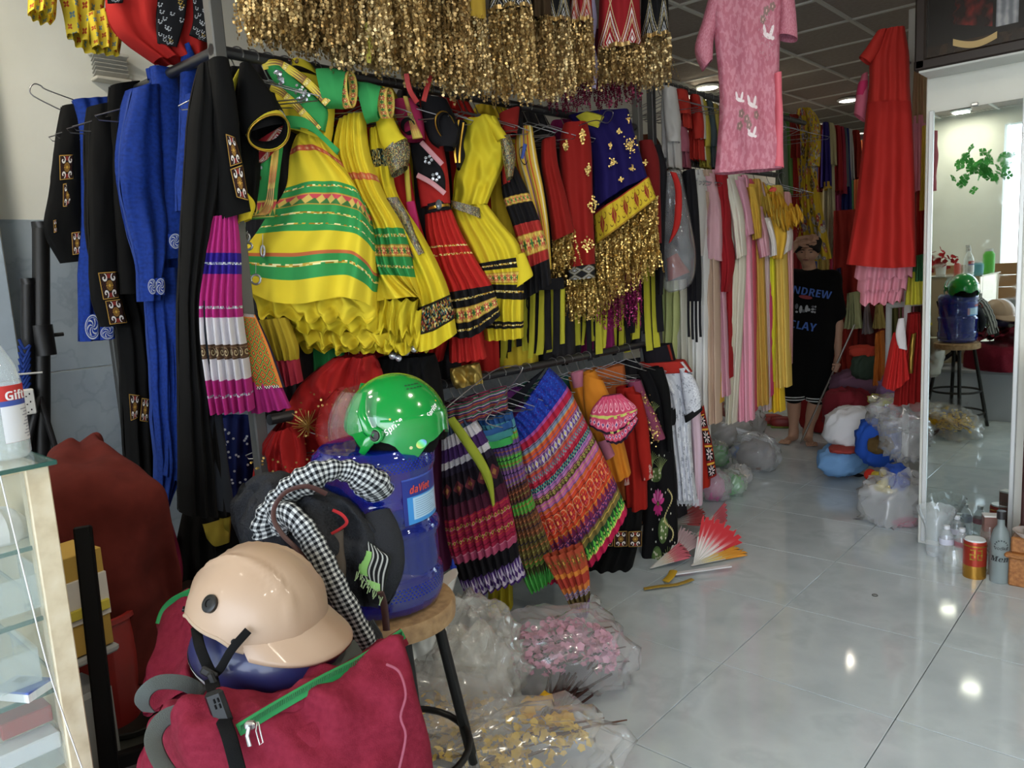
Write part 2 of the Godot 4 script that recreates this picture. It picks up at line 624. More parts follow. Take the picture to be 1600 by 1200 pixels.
func room() -> void:
	var wall_t := noise_tex(0.006, [[0.0, Color(0.88, 0.88, 0.855)], [0.45, Color(0.92, 0.92, 0.90)], [1.0, Color(0.95, 0.95, 0.93)]], 512, 5)
	var wall_m := M(Color(0.97, 0.97, 0.95), 0.75, 0, {"tex": wall_t, "tri": 0.4})
	# floor: a bed of grout and single glossy tiles, 0.6 m
	var mb := MB.new()
	box(mb, Vector3(0.9, -0.06, -2.45), Vector3(6.2, 0.1, 13.5))
	var fl := struct(mb, "floor", M(Color(0.36, 0.37, 0.37), 0.8))
	var ft := noise_tex(0.0045, [[0.0, hx("ccd1d3")], [0.4, hx("dbdfe0")], [0.6, hx("e1e5e5")], [0.78, hx("d4d9da")], [1.0, hx("ecefee")]], 1024, 6, false, 4)
	var fm := M(Color(0.90, 0.935, 0.955), 0.07, 0, {"tex": ft, "tri": 0.55, "spec": 0.6})
	var tm := []
	for vr in 4:
		mb = MB.new()
		box(mb, Vector3.ZERO, Vector3(0.597, 0.012, 0.597), Basis(), 0.0012)
		tm.append(mesh_of(mb))
	for i in range(-4, 7):
		for j in range(-7, 16):
			var t := MeshInstance3D.new()
			t.mesh = tm[(i * 5 + j * 3 + 80) % 4]
			t.material_override = fm
			t.name = "tile"
			fl.add_child(t, true)
			t.position = Vector3(0.3 + 0.6 * i, -0.006, -0.3 - 0.6 * j) - fl.position
	# ceiling: mineral panels in a light metal grid
	mb = MB.new()
	box(mb, Vector3(0.9, 3.16, -2.45), Vector3(6.4, 0.2, 13.7))
	var ce := struct(mb, "ceiling", M(Color(0.5, 0.48, 0.46), 0.9))
	var ct := noise_tex(0.05, [[0.0, Color(0.60, 0.555, 0.52)], [0.5, Color(0.63, 0.585, 0.55)], [1.0, Color(0.66, 0.615, 0.58)]], 512, 4, false, 9)
	var cm := M(Color.WHITE, 0.9, 0, {"tex": ct, "tri": 1.0})
	mb = MB.new()
	box(mb, Vector3.ZERO, Vector3(0.585, 0.02, 0.585), Basis(), 0.003)
	var pm := mesh_of(mb)
	for i in range(-2, 9):
		for j in range(-12, 11):
			var t := MeshInstance3D.new()
			t.mesh = pm
			t.material_override = cm
			t.name = "panel"
			ce.add_child(t, true)
			t.position = Vector3(-0.86 + 0.6 * i, 3.022, -2.8 - 0.6 * j) - ce.position
	var gm := M(Color(0.82, 0.81, 0.78), 0.5)
	var long_b := MB.new()
	box(long_b, Vector3.ZERO, Vector3(0.024, 0.02, 13.5))
	var lm := mesh_of(long_b)
	for i in range(-2, 9):
		var t := MeshInstance3D.new()
		t.mesh = lm
		t.material_override = gm
		t.name = "grid_bar"
		ce.add_child(t, true)
		t.position = Vector3(-1.16 + 0.6 * i, 3.01, -2.45) - ce.position
	var cross_b := MB.new()
	box(cross_b, Vector3.ZERO, Vector3(6.2, 0.018, 0.024))
	var cbm := mesh_of(cross_b)
	for j in range(-12, 11):
		var t := MeshInstance3D.new()
		t.mesh = cbm
		t.material_override = gm
		t.name = "grid_bar"
		ce.add_child(t, true)
		t.position = Vector3(0.9, 3.011, -2.5 - 0.6 * j) - ce.position
	# walls
	mb = MB.new()
	box(mb, Vector3(-2.24, 1.5, -2.45), Vector3(0.18, 3.1, 13.7))
	var wl := struct(mb, "wall_left", wall_m)
	mb = MB.new()
	box(mb, Vector3(-2.08, 1.5, 1.62), Vector3(0.16, 3.1, 1.3), Basis(), 0.008)
	put(mb, "pillar", wall_m, wl)
	# the grey marbled tiles of the lower wall, a course of them at the left
	var mt := noise_tex(0.01, [[0.0, hx("b3b9be")], [0.42, hx("bcc2c6")], [0.5, hx("b0b7bc")], [0.56, hx("bfc5c8")], [1.0, hx("c9ced0")]], 512, 5, false, 14)
	var mm := M(Color(0.86, 0.90, 0.94), 0.3, 0, {"tex": mt, "tri": 0.8})
	for k in 8:
		for r in 3:
			mb = MB.new()
			box(mb, Vector3(-2.145, 0.3 + 0.6 * r, 0.66 - 0.6 * (k - 1)), Vector3(0.012, 0.596, 0.596), Basis(), 0.002)
			put(mb, "wall_tile", mm, wl)
	for k in 3:
		for r in 3:
			mb = MB.new()
			box(mb, Vector3(-1.994, 0.3 + 0.6 * r, 1.19 + 0.43 * k), Vector3(0.012, 0.596, 0.426), Basis(), 0.002)
			put(mb, "wall_tile", mm, wl)
	mb = MB.new()
	box(mb, Vector3(-1.6, 1.5, -9.3), Vector3(12.0, 3.1, 0.2))
	struct(mb, "wall_back", wall_m)
	mb = MB.new()
	box(mb, Vector3(4.1, 1.5, -2.45), Vector3(0.18, 3.1, 13.7))
	struct(mb, "wall_right", wall_m)
	mb = MB.new()
	box(mb, Vector3(-1.42, 1.5, 4.3), Vector3(1.84, 3.1, 0.18))
	box(mb, Vector3(1.76, 2.95, 4.3), Vector3(4.52, 0.24, 0.18))
	struct(mb, "wall_front", wall_m)
	# partition that carries the mirror
	mb = MB.new()
	box(mb, Vector3(1.06, 1.5, -2.345), Vector3(1.62, 3.0, 0.15), Basis(), 0.004)
	struct(mb, "wall_partition", wall_m)
	# pavement and the house opposite, out in the daylight
	mb = MB.new()
	box(mb, Vector3(1, -0.1, 10.5), Vector3(16, 0.12, 12.2))
	solo(mb, "pavement", M(Color(0.62, 0.61, 0.58), 0.9), "pale concrete pavement outside the open shop front", "pavement", "", "structure")

func ceiling_lamps() -> void:
	var glow := StandardMaterial3D.new()
	glow.albedo_color = Color(1, 1, 0.97)
	glow.emission_enabled = true
	glow.emission = Color(1.0, 0.98, 0.92)
	glow.emission_energy_multiplier = 7.0
	var rimm := M(Color(0.93, 0.93, 0.92), 0.4)
	var spots := [[-2.06, -4.6], [-1.46, -6.4], [-0.26, 2.0], [0.94, -4.6], [-0.86, 3.8], [0.94, -7.6], [0.94, 0.2], [2.14, 2.0], [2.14, -0.4], [-1.46, 1.4]]  # last four are unseen lamps added to brighten the floor and left wall
	var where := ["beyond the upper rail of long gowns", "above the yellow floral gown", "above the glass display case", "behind the white partition", "by the shop entrance wall", "behind the framed picture", "added out of view above the open floor of the shop", "added out of view above the right side of the entrance", "added out of view above the right of the open floor", "added out of view above the velvet robes and the white pillar"]
	for k in spots.size():
		var p := Vector3(spots[k][0], 2.996, spots[k][1])
		var t := thing("ceiling_lamp", "round white flush ceiling lamp " + where[k], "lamp", p, "round lamps in the panel ceiling")
		var mb := MB.new()
		lathe(mb, [[0.0, -0.012], [0.092, -0.012], [0.105, -0.006], [0.108, 0.004]], p, Basis(), 28)
		put(mb, "rim", rimm, t)
		mb = MB.new()
		lathe(mb, [[0.0, -0.017], [0.07, -0.017], [0.086, -0.0125]], p, Basis(), 28)
		put(mb, "diffuser", glow, t)
		var l := AreaLight3D.new()
		l.name = "lamp_light"
		l.area_size = Vector2(0.15, 0.15)
		l.light_energy = 0.6 if spots[k][1] < -3.0 or k == 2 else 1.5
		l.light_color = Color(1.0, 0.96, 0.88)
		l.shadow_enabled = true
		l.area_range = 12.0
		t.add_child(l)
		l.position = Vector3(0, -0.022, 0)
		l.rotation_degrees.x = -90

func table_rim(tab: Array, deg: float) -> float:
	for k in tab.size() - 1:
		if deg <= tab[k + 1][0]:
			var f: float = (deg - tab[k][0]) / (tab[k + 1][0] - tab[k][0])
			f = f * f * (3 - 2 * f)
			return lerpf(tab[k][1], tab[k + 1][1], f)
	return tab[tab.size() - 1][1]
func dome_pt(H: Dictionary, phi: float, a: float, s := 1.0) -> Vector3:
	return H.c + H.fw * (H.r.x * s * sin(a) * cos(phi)) + H.up * (H.r.y * s * cos(a)) + H.sd * (H.r.z * s * sin(a) * sin(phi))
func dome(H: Dictionary, rim: Array, ridge := 0.0, thick := 0.93) -> MB:
	var mb := MB.new()
	var n := 56
	var rows := 22
	for shell in 2:
		for i in rows + 1:
			for k in n + 1:
				var phi := TAU * k / n
				var deg: float = absf(rad_to_deg(wrapf(phi, -PI, PI)))
				var a := deg_to_rad(table_rim(rim, deg)) * i / rows
				var s := 1.0 if shell == 0 else thick
				if shell == 0 and ridge > 0:
					var lat := sin(a) * sin(phi)
					s += ridge * exp(-pow((absf(lat) - 0.5 * (0.35 + 0.65 * absf(sin(a) * cos(phi) * 0.5 + 0.5))) / 0.045, 2)) * smoothstep(0.15, 0.5, a)
				mb.v(dome_pt(H, phi, a, s), Vector2(float(k) / n, float(i) / rows))
	var w := n + 1
	for i in rows:
		for k in n:
			var q := i * w + k
			mb.quad(q, q + 1, q + w + 1, q + w)
			var p := (rows + 1) * w + q
			mb.quad(p, p + w, p + w + 1, p + 1)
	for k in n:
		var q := rows * w + k
		var p := (rows + 1) * w + q
		var a := mb.v(mb.V[q])
		var b := mb.v(mb.V[q + 1])
		var c := mb.v(mb.V[p + 1])
		var d := mb.v(mb.V[p])
		mb.quad(a, b, c, d)
	return mb
func knob(mb: MB, H: Dictionary, phi: float, a: float, r: float, h: float) -> void:
	var p := dome_pt(H, phi, a)
	var n := (dome_pt(H, phi, a, 1.05) - p).normalized()
	var x := n.cross(H.fw).normalized()
	lathe(mb, [[r, -0.004], [r, h * 0.7], [r * 0.85, h], [r * 0.45, h], [r * 0.4, h * 0.6], [0, h * 0.6]], p, Basis(x, n, x.cross(n)), 20)
func on_dome(H: Dictionary, phi: float, a: float, roll := 0.0, lift := 1.004) -> Callable:
	var p := dome_pt(H, phi, a, lift)
	var n: Vector3 = (p - H.c).normalized()
	var x: Vector3 = H.up.cross(n).normalized()
	var y := n.cross(x)
	var c := cos(roll)
	var s := sin(roll)
	return func(q: Vector2, z: float) -> Vector3:
		var w: Vector3 = p + x * (q.x * c - q.y * s) + y * (q.x * s + q.y * c) - H.c
		var e := Vector3(w.dot(H.fw) / H.r.x, w.dot(H.up) / H.r.y, w.dot(H.sd) / H.r.z)
		return H.c + w / e.length() * (lift + z * 6.0)
func disc_on(mb: MB, place: Callable, rx: float, ry: float, n := 20) -> void:
	var c := mb.v(place.call(Vector2.ZERO, 0.0), Vector2(0.5, 0.5))
	var first := mb.V.size()
	for ring in 3:
		for k in n:
			var t := TAU * k / n
			var f := (ring + 1) / 3.0
			mb.v(place.call(Vector2(cos(t) * rx, sin(t) * ry) * f, 0.0), Vector2(0.5 + 0.5 * f * cos(t), 0.5 + 0.5 * f * sin(t)))
	for k in n:
		var k2 := (k + 1) % n
		mb.tri(c, first + k, first + k2)
		for ring in 2:
			mb.quad(first + ring * n + k, first + ring * n + n + k, first + ring * n + n + k2, first + ring * n + k2)
func px_path(a: Array, d = null) -> Array:
	var out := []
	if d == null:
		for k in range(0, a.size(), 3): out.append(W(a[k], a[k + 1], a[k + 2]))
	else:
		for k in range(0, a.size(), 2): out.append(W(a[k], a[k + 1], d))
	return out
func ribbon(parent: Node, called: String, path: Array, w: float, mat: Material, flat := 0.14, face_to = null, n := 5) -> MeshInstance3D:
	var mb := MB.new()
	var p := smooth_path(path, n)
	var f: Vector3 = (CP - p[p.size() / 2]).normalized() if face_to == null else face_to
	tube(mb, p, w / 2, 10, flat, f)
	return put(mb, called, mat, parent)

func foreground() -> void:
	var black := M(Color(0.028, 0.028, 0.03), 0.55)
	var steel := M(Color(0.72, 0.72, 0.72), 0.3, 0.9)
	# ---------------- stool
	var S := W(603, 938, 1.9)
	var seat_y: float = S.y
	var base_s := Vector3(S.x, 0, S.z)
	var st := thing("bar_stool", "round wooden stool with black metal legs under the blue water bottle", "stool", base_s)
	var wood_t := noise_tex(0.02, [[0.0, hx("8a6a48")], [0.5, hx("a98458")], [1.0, hx("bd9a6c")]], 512, 5, false, 21)
	var wood := M(Color.WHITE, 0.6, 0, {"tex": wood_t, "tri": 3.0})
	var mb := MB.new()
	lathe(mb, [[0.0, -0.05], [0.158, -0.05], [0.17, -0.044], [0.172, -0.012], [0.166, -0.002], [0.158, 0.0], [0.0, 0.0]], S, Basis(), 40)
	put(mb, "seat", wood, st)
	for k in 4:
		var t := deg_to_rad(20 + 90 * k)
		var d := Vector3(cos(t), 0, sin(t))
		mb = MB.new()
		tube(mb, [S + d * 0.125 + Vector3(0, -0.05, 0), base_s + d * 0.235 + Vector3(0, 0.0, 0)], 0.0145, 10)
		put(mb, "leg", black, st)
	for hh in [0.3, 0.12]:
		var ring := []
		var rr := lerpf(0.235, 0.125, hh / (seat_y - 0.05)) * 0.98
		for k in 33: ring.append(base_s + Vector3(cos(TAU * k / 32) * rr, hh, sin(TAU * k / 32) * rr))
		mb = MB.new()
		tube(mb, ring, 0.009, 8)
		put(mb, "foot_ring", black, st)
	# ---------------- water bottle
	var bt := thing("water_bottle", "large transparent blue water cooler bottle standing on the round stool", "bottle", S)
	var R := 0.146
	var pr := [[0.0, 0.003], [R * 0.80, 0.003], [R * 0.93, 0.012], [R * 0.985, 0.03], [R, 0.05], [R, 0.085], [R * 0.955, 0.092], [R * 0.945, 0.10], [R * 0.965, 0.112], [R * 0.965, 0.175], [R, 0.186], [R * 1.01, 0.2], [R * 0.98, 0.21], [R * 0.925, 0.216], [R * 0.92, 0.228], [R * 0.955, 0.24], [R * 0.955, 0.275], [R * 0.935, 0.28], [R * 0.935, 0.29], [R * 0.955, 0.296], [R * 0.955, 0.33], [R * 0.985, 0.342], [R, 0.352], [R, 0.372], [R * 0.98, 0.385], [R * 0.9, 0.392], [R * 0.89, 0.397], [R * 0.86, 0.40], [R * 0.5, 0.402], [0.0, 0.399]]
	mb = MB.new()
	lathe(mb, pr, S, Basis(), 48, 60.0)
	var dimple := noise_tex(0.09, [], 256, 1, true, 3, 3.0)
	put(mb, "shell", M(Color(0.015, 0.14, 0.56), 0.05, 0, {"alpha": 0.62, "spec": 0.7}), bt)
	# knurled band of small bumps
	mb = MB.new()
	for row in 5:
		for k in 90:
			var t := TAU * (k + 0.5 * (row % 2)) / 90
			var o := Vector3(cos(t), 0, sin(t))
			if o.dot(CP - S) < -0.3: continue
			for e in [[0.354 + row * 0.0055, R], [0.052 + row * 0.0065, R]]:
				var c: Vector3 = S + o * e[1] + Vector3(0, e[0], 0)
				var x := Vector3(-o.z, 0, o.x) * 0.0034
				face(mb, [c - x, c + Vector3(0, -0.002, 0) + o * 0.0012, c + x, c + Vector3(0, 0.002, 0) + o * 0.0012], S)
	put(mb, "knurling", M(Color(0.05, 0.16, 0.55), 0.12), bt, "", "stuff")
	# printed label wrapped on the front right
	var li := img(192, 192, hx("1d2f8f"))
	li.fill_rect(Rect2i(0, 0, 192, 8), hx("3b56b8"))
	li.fill_rect(Rect2i(14, 78, 178, 114), hx("2f8fe0"))
	li.fill_rect(Rect2i(34, 84, 130, 92), hx("a8d2f0"))
	for k in 9: li.fill_rect(Rect2i(42, 94 + 9 * k, 110 - (k * 29) % 40, 2), hx("6f8fb4"))
	li.fill_rect(Rect2i(166, 84, 26, 100), hx("b08aa0"))
	var lab := MB.new()
	var view := CP - S
	var az0 := atan2(view.z, view.x)
	var label_at := func(t: float, h: float, out := 0.0) -> Vector3: return S + Vector3(cos(az0 - t) * (R * 0.962 + out), h, sin(az0 - t) * (R * 0.962 + out))
	for i in 7:
		for k in 19:
			lab.v(label_at.call(lerpf(0.42, 1.5, k / 18.0), lerpf(0.334, 0.225, i / 6.0)), Vector2(k / 18.0, i / 6.0))
	for i in 6:
		for k in 18:
			var q := i * 19 + k
			lab.quad(q, q + 19, q + 20, q + 1)
	put(lab, "paper_label", M(Color.WHITE, 0.35, 0, {"tex": tx(li)}), bt, "blue and white printed label")
	letters("daViet", 0.017, func(q: Vector2, z: float): return label_at.call(0.80 + q.x / R, 0.306 + q.y, 0.001 + z), M(hx("d8453a"), 0.5), bt, true, "lettering", false, true)
	# ---------------- green helmet
	var right := CB.x
	var back := CB.z
	var gh := {"c": W(620, 668, 1.84), "r": Vector3(0.125, 0.132, 0.112)}
	gh.fw = (-right * 0.97 + back * 0.22).normalized()
	gh.fw = (gh.fw - Vector3.UP * (gh.fw.dot(Vector3.UP) + 0.03)).normalized()
	gh.sd = Vector3.UP.cross(gh.fw).normalized()
	if gh.sd.dot(back) < 0: gh.sd = -gh.sd
	gh.up = (gh.fw.cross(gh.sd)).normalized()
	if gh.up.y < 0: gh.up = -gh.up
	var green := M(Color(0.035, 0.56, 0.22), 0.16, 0, {"coat": 0.8})
	var g := thing("green_helmet", "glossy green half helmet with clear visor sitting on the blue bottle", "helmet", Vector3(gh.c.x, S.y + 0.40, gh.c.z))
	put(dome(gh, [[0, 82], [32, 88], [46, 103], [62, 92], [78, 96], [100, 121], [125, 101], [150, 93], [180, 102]]), "shell", green, g)
	# raised lower band of the shell
	mb = MB.new()
	for i in 3:
		for k in 37:
			var phi := lerpf(deg_to_rad(70), deg_to_rad(290), k / 36.0)
			mb.v(dome_pt(gh, phi, deg_to_rad([72, 76, 84][i]), [1.003, 1.025, 1.006][i]))
	for i in 2:
		for k in 36:
			var q := i * 37 + k
			mb.quad(q, q + 37, q + 38, q + 1)
	put(mb, "shell_band", green, g)
	var liner := MB.new()
	blob(liner, gh.c + Vector3(0, -0.005, 0), Vector3(0.104, 0.1, 0.104), Basis(), 0.03, 1.0, 3.0)
	put(liner, "lining", M(Color(0.04, 0.045, 0.04), 0.9), g)
	# visor: clear shield with a green arm and a round black pivot
	var sv := {"c": gh.c, "fw": gh.fw, "sd": gh.sd, "up": gh.up, "r": Vector3(0.163, 0.15, 0.128)}
	mb = MB.new()
	for i in 9:
		for k in 25:
			var phi := lerpf(-1.25, 1.25, k / 24.0)
			mb.v(dome_pt(sv, phi, lerpf(deg_to_rad(46), deg_to_rad(96) - 0.25 * absf(phi), i / 8.0), 1.0))
	for i in 8:
		for k in 24:
			var q := i * 25 + k
			mb.quad(q, q + 25, q + 26, q + 1)
	put(mb, "visor", M(Color(0.85, 0.9, 0.9), 0.04, 0, {"alpha": 0.07}), g, "clear plastic visor")
	for sg in [1.0, -1.0]:
		mb = MB.new()
		var p0 := dome_pt(gh, sg * deg_to_rad(66), deg_to_rad(86), 1.05)
		tube(mb, [p0, dome_pt(sv, sg * 1.12, deg_to_rad(80), 1.0), dome_pt(sv, sg * 1.02, deg_to_rad(66), 1.005), dome_pt(sv, sg * 0.98, deg_to_rad(46), 1.01)], [0.017, 0.013, 0.011, 0.006], 8, 0.4, gh.sd)
		tube(mb, [p0, dome_pt(sv, sg * 1.1, deg_to_rad(92), 1.0), dome_pt(sv, sg * 0.98, deg_to_rad(101), 1.0)], [0.013, 0.012, 0.008], 8, 0.4, gh.sd)
		put(mb, "visor_arm", green, g)
		mb = MB.new()
		knob(mb, {"c": gh.c, "fw": gh.fw, "sd": gh.sd, "up": gh.up, "r": gh.r * 1.05}, sg * deg_to_rad(66), deg_to_rad(86), 0.0185, 0.01)
		var ring_p := put(mb, "pivot_ring", green, g)
		mb = MB.new()
		knob(mb, {"c": gh.c, "fw": gh.fw, "sd": gh.sd, "up": gh.up, "r": gh.r * 1.085}, sg * deg_to_rad(66), deg_to_rad(86), 0.0135, 0.009)
		put(mb, "pivot_cap", M(Color(0.03, 0.035, 0.035), 0.35), ring_p)
	mb = MB.new()
	for v in [[46, 98, 0.0035], [98, 116, 0.004]]: knob(mb, gh, deg_to_rad(v[0]), deg_to_rad(v[1]), v[2], 0.003)
	put(mb, "rivet", M(Color(0.3, 0.2, 0.12), 0.4, 0.7), g)
	mb = MB.new()
	for k in 10:
		disc_on(mb, on_dome(gh, deg_to_rad(112 + 7 * (k % 5)), deg_to_rad(36 + 5 * (k / 5))), 0.0035, 0.002, 10)
	put(mb, "vent_slot", M(Color(0.01, 0.16, 0.07), 0.5), g)
	var white := M(Color(0.93, 0.95, 0.93), 0.4)
	letters("Sprite", 0.013, on_dome(gh, deg_to_rad(84), deg_to_rad(79), 0.62, 1.012), white, g, true, "lettering", false, true)
	letters("Sprite", 0.011, on_dome(gh, deg_to_rad(133), deg_to_rad(70), 0.5, 1.012), white, g, true, "lettering", false, true)
	mb = MB.new()
	disc_on(mb, on_dome(gh, deg_to_rad(81), deg_to_rad(72), 0.0, 1.014), 0.0026, 0.0026, 10)
	disc_on(mb, on_dome(gh, deg_to_rad(147), deg_to_rad(62), 0.0, 1.014), 0.0022, 0.0022, 10)
	put(mb, "yellow_dot", M(hx("e8c52e"), 0.4), g)
	var hi := img(64, 64, hx("e8e0d8"))
	paint(hi, func(x, y): return Color.from_hsv(fposmod(0.02 + 0.55 * (x * 0.8 + y * 0.5), 1.0), 0.45, 0.95))
	mb = MB.new()
	disc_on(mb, on_dome(gh, deg_to_rad(112), deg_to_rad(101), 0.1, 1.008), 0.0135, 0.011)
	put(mb, "hologram_sticker", M(Color.WHITE, 0.15, 0.2, {"tex": tx(hi)}), g, "round rainbow hologram sticker")
	mb = MB.new()
	disc_on(mb, on_dome(gh, deg_to_rad(100), deg_to_rad(103), 0.1, 1.008), 0.004, 0.004)
	put(mb, "small_sticker", M(hx("dfe6a0"), 0.15, 0.2), g)
	# ---------------- bench, bag
	mb = MB.new()
	var bench := thing("low_bench", "low white bench carrying the crimson sports bag", "bench", Vector3(-0.02, 0, 1.33))
	box(mb, Vector3(-0.02, 0.415, 1.36), Vector3(1.0, 0.03, 0.62), Basis(), 0.004)
	put(mb, "top", M(Color(0.62, 0.63, 0.65), 0.5), bench)
	mb = MB.new()
	box(mb, Vector3(-0.02, 0.2, 1.36), Vector3(0.96, 0.4, 0.58), Basis(), 0.004)
	put(mb, "body", M(Color(0.72, 0.74, 0.78), 0.5), bench)
	var crimson_t := noise_tex(0.03, [[0.0, hx("8d1630")], [0.5, hx("a01f3a")], [0.9, hx("ad2a45")], [1.0, hx("b8485c")]], 512, 5, false, 31)
	var weave_n := noise_tex(0.35, [], 256, 2, true, 5, 2.0)
	var crimson := M(Color(0.80, 0.80, 0.80), 0.85, 0, {"tex": crimson_t, "tri": 4.0, "nrm": weave_n, "ns": 0.5})
	var bg := thing("sports_bag", "crimson canvas sports bag with open green zip and grey straps", "bag", Vector3(0.08, 0.43, 1.2))
	mb = MB.new()
	cloth(mb, [
		[285, 1085, 1.50, 380, 1075, 1.52, 500, 1050, 1.54, 632, 992, 1.5],
		[250, 1105, 1.40, 345, 1096, 1.34, 480, 1066, 1.36, 634, 1000, 1.40],
		[226, 1120, 1.33, 330, 1112, 1.24, 470, 1092, 1.25, 640, 1022, 1.33],
		[216, 1165, 1.31, 330, 1165, 1.18, 480, 1150, 1.18, 655, 1085, 1.28],
		[214, 1240, 1.31, 335, 1250, 1.17, 490, 1250, 1.16, 674, 1180, 1.27],
		[218, 1380, 1.32, 340, 1400, 1.20, 490, 1410, 1.18, 685, 1340, 1.28]], null, {"th": 0.02, "cr": 0.034, "fq": 5.5, "nr": 70, "nc": 60, "sd": 4.0})
	put(mb, "front_panel", crimson, bg)
	mb = MB.new()
	blob(mb, W(440, 1235, 1.48) + Vector3(0, -0.04, 0), Vector3(0.25, 0.17, 0.15), Basis(Vector3.UP, deg_to_rad(42)), 0.1, 1.3, 6.0, 36, 0.6, 0.432)
	put(mb, "bag_body", crimson, bg)
	mb = MB.new()
	cloth(mb, [[248, 985, 1.62, 262, 950, 1.64, 300, 922, 1.62], [246, 1010, 1.56, 262, 990, 1.58, 300, 960, 1.58], [222, 1060, 1.5, 262, 1048, 1.5, 305, 1030, 1.5], [216, 1110, 1.45, 262, 1110, 1.42, 310, 1080, 1.42]], null, {"th": 0.012, "cr": 0.02, "fq": 5.0, "nr": 24, "nc": 18})
	put(mb, "back_flap", crimson, bg)
	var zip_green := M(Color(0.06, 0.50, 0.25), 0.6)
	var zp := ribbon(bg, "zip", px_path([372, 1141, 1.17, 430, 1106, 1.195, 500, 1066, 1.23, 565, 1032, 1.29, 630, 990, 1.37]), 0.019, zip_green, 0.2)
	ribbon(zp, "zip_tape", px_path([366, 1146, 1.178, 430, 1112, 1.20, 500, 1072, 1.235, 565, 1038, 1.295, 632, 994, 1.375]), 0.032, crimson, 0.12)
	mb = MB.new()
	var coil := smooth_path(px_path([376, 1138, 1.158, 430, 1104, 1.185, 500, 1064, 1.22, 565, 1030, 1.28, 629, 989, 1.36]), 24)
	for k in coil.size() - 1:
		tube(mb, [coil[k] + CB.y * 0.004, coil[k] - CB.y * 0.004], 0.0011, 4)
	put(mb, "zip_teeth", M(Color(0.03, 0.34, 0.16), 0.4), zp, "", "stuff")
	ribbon(bg, "zip_edge", px_path([249, 975, 1.60, 256, 955, 1.61, 272, 938, 1.61, 300, 924, 1.6]), 0.016, zip_green, 0.3)
	mb = MB.new()
	box(mb, W(391, 1133, 1.14), Vector3(0.016, 0.012, 0.012), CB, 0.003)
	tube(mb, px_path([389, 1136, 1.13, 386, 1150, 1.125, 390, 1166, 1.125]), 0.0035, 6, 0.4)
	tube(mb, px_path([402, 1128, 1.14, 400, 1142, 1.13, 406, 1164, 1.125, 411, 1160, 1.125, 406, 1140, 1.13, 404, 1128, 1.14]), 0.0011, 6)
	put(mb, "zip_pull", steel, bg)
	var web := M(hx("545a56"), 0.8, 0, {"nrm": weave_n})
	for s in [[[318, 1084, 1.29, 288, 1068, 1.265, 250, 1066, 1.24, 228, 1080, 1.23, 222, 1098, 1.25, 232, 1112, 1.30], 0.024], [[296, 1110, 1.22, 258, 1122, 1.2, 240, 1150, 1.18, 246, 1180, 1.16, 268, 1215, 1.14], 0.027], [[514, 1040, 1.35, 535, 1022, 1.4, 560, 1010, 1.45], 0.03]]:
		ribbon(bg, "webbing_strap", px_path(s[0]), s[1], web, 0.1)
	ribbon(bg, "seam", px_path([604, 1038, 1.255, 624, 1050, 1.235, 634, 1085, 1.21, 626, 1120, 1.2, 634, 1150, 1.19, 624, 1200, 1.185]), 0.0045, M(hx("96485a"), 0.9), 0.6)
	# ---------------- tan helmet on a navy helmet
	var nh := {"c": W(416, 1008, 1.40), "r": Vector3(0.14, 0.078, 0.118)}
	nh.fw = (right * 0.96 + back * 0.26 - Vector3.UP * 0.05).normalized()
	nh.sd = nh.fw.cross(Vector3.UP).normalized()
	if nh.sd.dot(back) < 0: nh.sd = -nh.sd
	nh.up = nh.sd.cross(nh.fw)
	if nh.up.y < 0: nh.up = -nh.up
	var nv := thing("navy_helmet", "navy blue helmet with white side flash beneath the tan helmet", "helmet", nh.c + Vector3(0, -0.08, 0))
	put(dome(nh, [[0, 120], [60, 118], [120, 124], [180, 128]]), "shell", M(hx("1c2358"), 0.4, 0, {"coat": 0.3}), nv)
	mb = MB.new()
	for i in 11:
		for k in 21:
			var f := k / 20.0
			var phi := deg_to_rad(lerpf(196, 84, f))
			var lo := lerpf(121, 120, f)
			var hi2 := lerpf(62, 113, pow(f, 0.6)) 
			mb.v(dome_pt(nh, phi, deg_to_rad(lerpf(hi2, lo, i / 10.0)), 1.015))
	for i in 10:
		for k in 20:
			var q := i * 21 + k
			mb.quad(q, q + 21, q + 22, q + 1)
	put(mb, "white_flash", M(hx("dfe6e6"), 0.35), nv)
	mb = MB.new()
	for i in 3:
		for k in 31:
			var phi := deg_to_rad(lerpf(215, 60, k / 30.0))
			mb.v(dome_pt(nh, phi, deg_to_rad([116, 121, 126][i]), [1.004, 1.03, 1.0][i]))
	for i in 2:
		for k in 30:
			var q := i * 31 + k
			mb.quad(q, q + 31, q + 32, q + 1)
	put(mb, "rim_trim", M(hx("14172e"), 0.5), nv)
	var th := {"c": W(402, 962, 1.40), "r": Vector3(0.128, 0.132, 0.116)}
	th.fw = (right * 0.955 + back * 0.24 - Vector3.UP * 0.16).normalized()
	th.sd = th.fw.cross(Vector3.UP).normalized()
	if th.sd.dot(back) < 0: th.sd = -th.sd
	th.up = th.sd.cross(th.fw)
	if th.up.y < 0: th.up = -th.up
	var tan_m := M(hx("b7987c"), 0.45, 0, {"coat": 0.12})
	var tn := thing("tan_helmet", "matt tan cap-style helmet with peak lying on the navy helmet", "helmet", th.c + Vector3(0, -0.03, 0))
	put(dome(th, [[0, 84], [40, 88], [70, 92], [95, 84], [130, 82], [165, 94], [180, 96]], 0.042), "shell", tan_m, tn)
	mb = MB.new()
	var np := 33
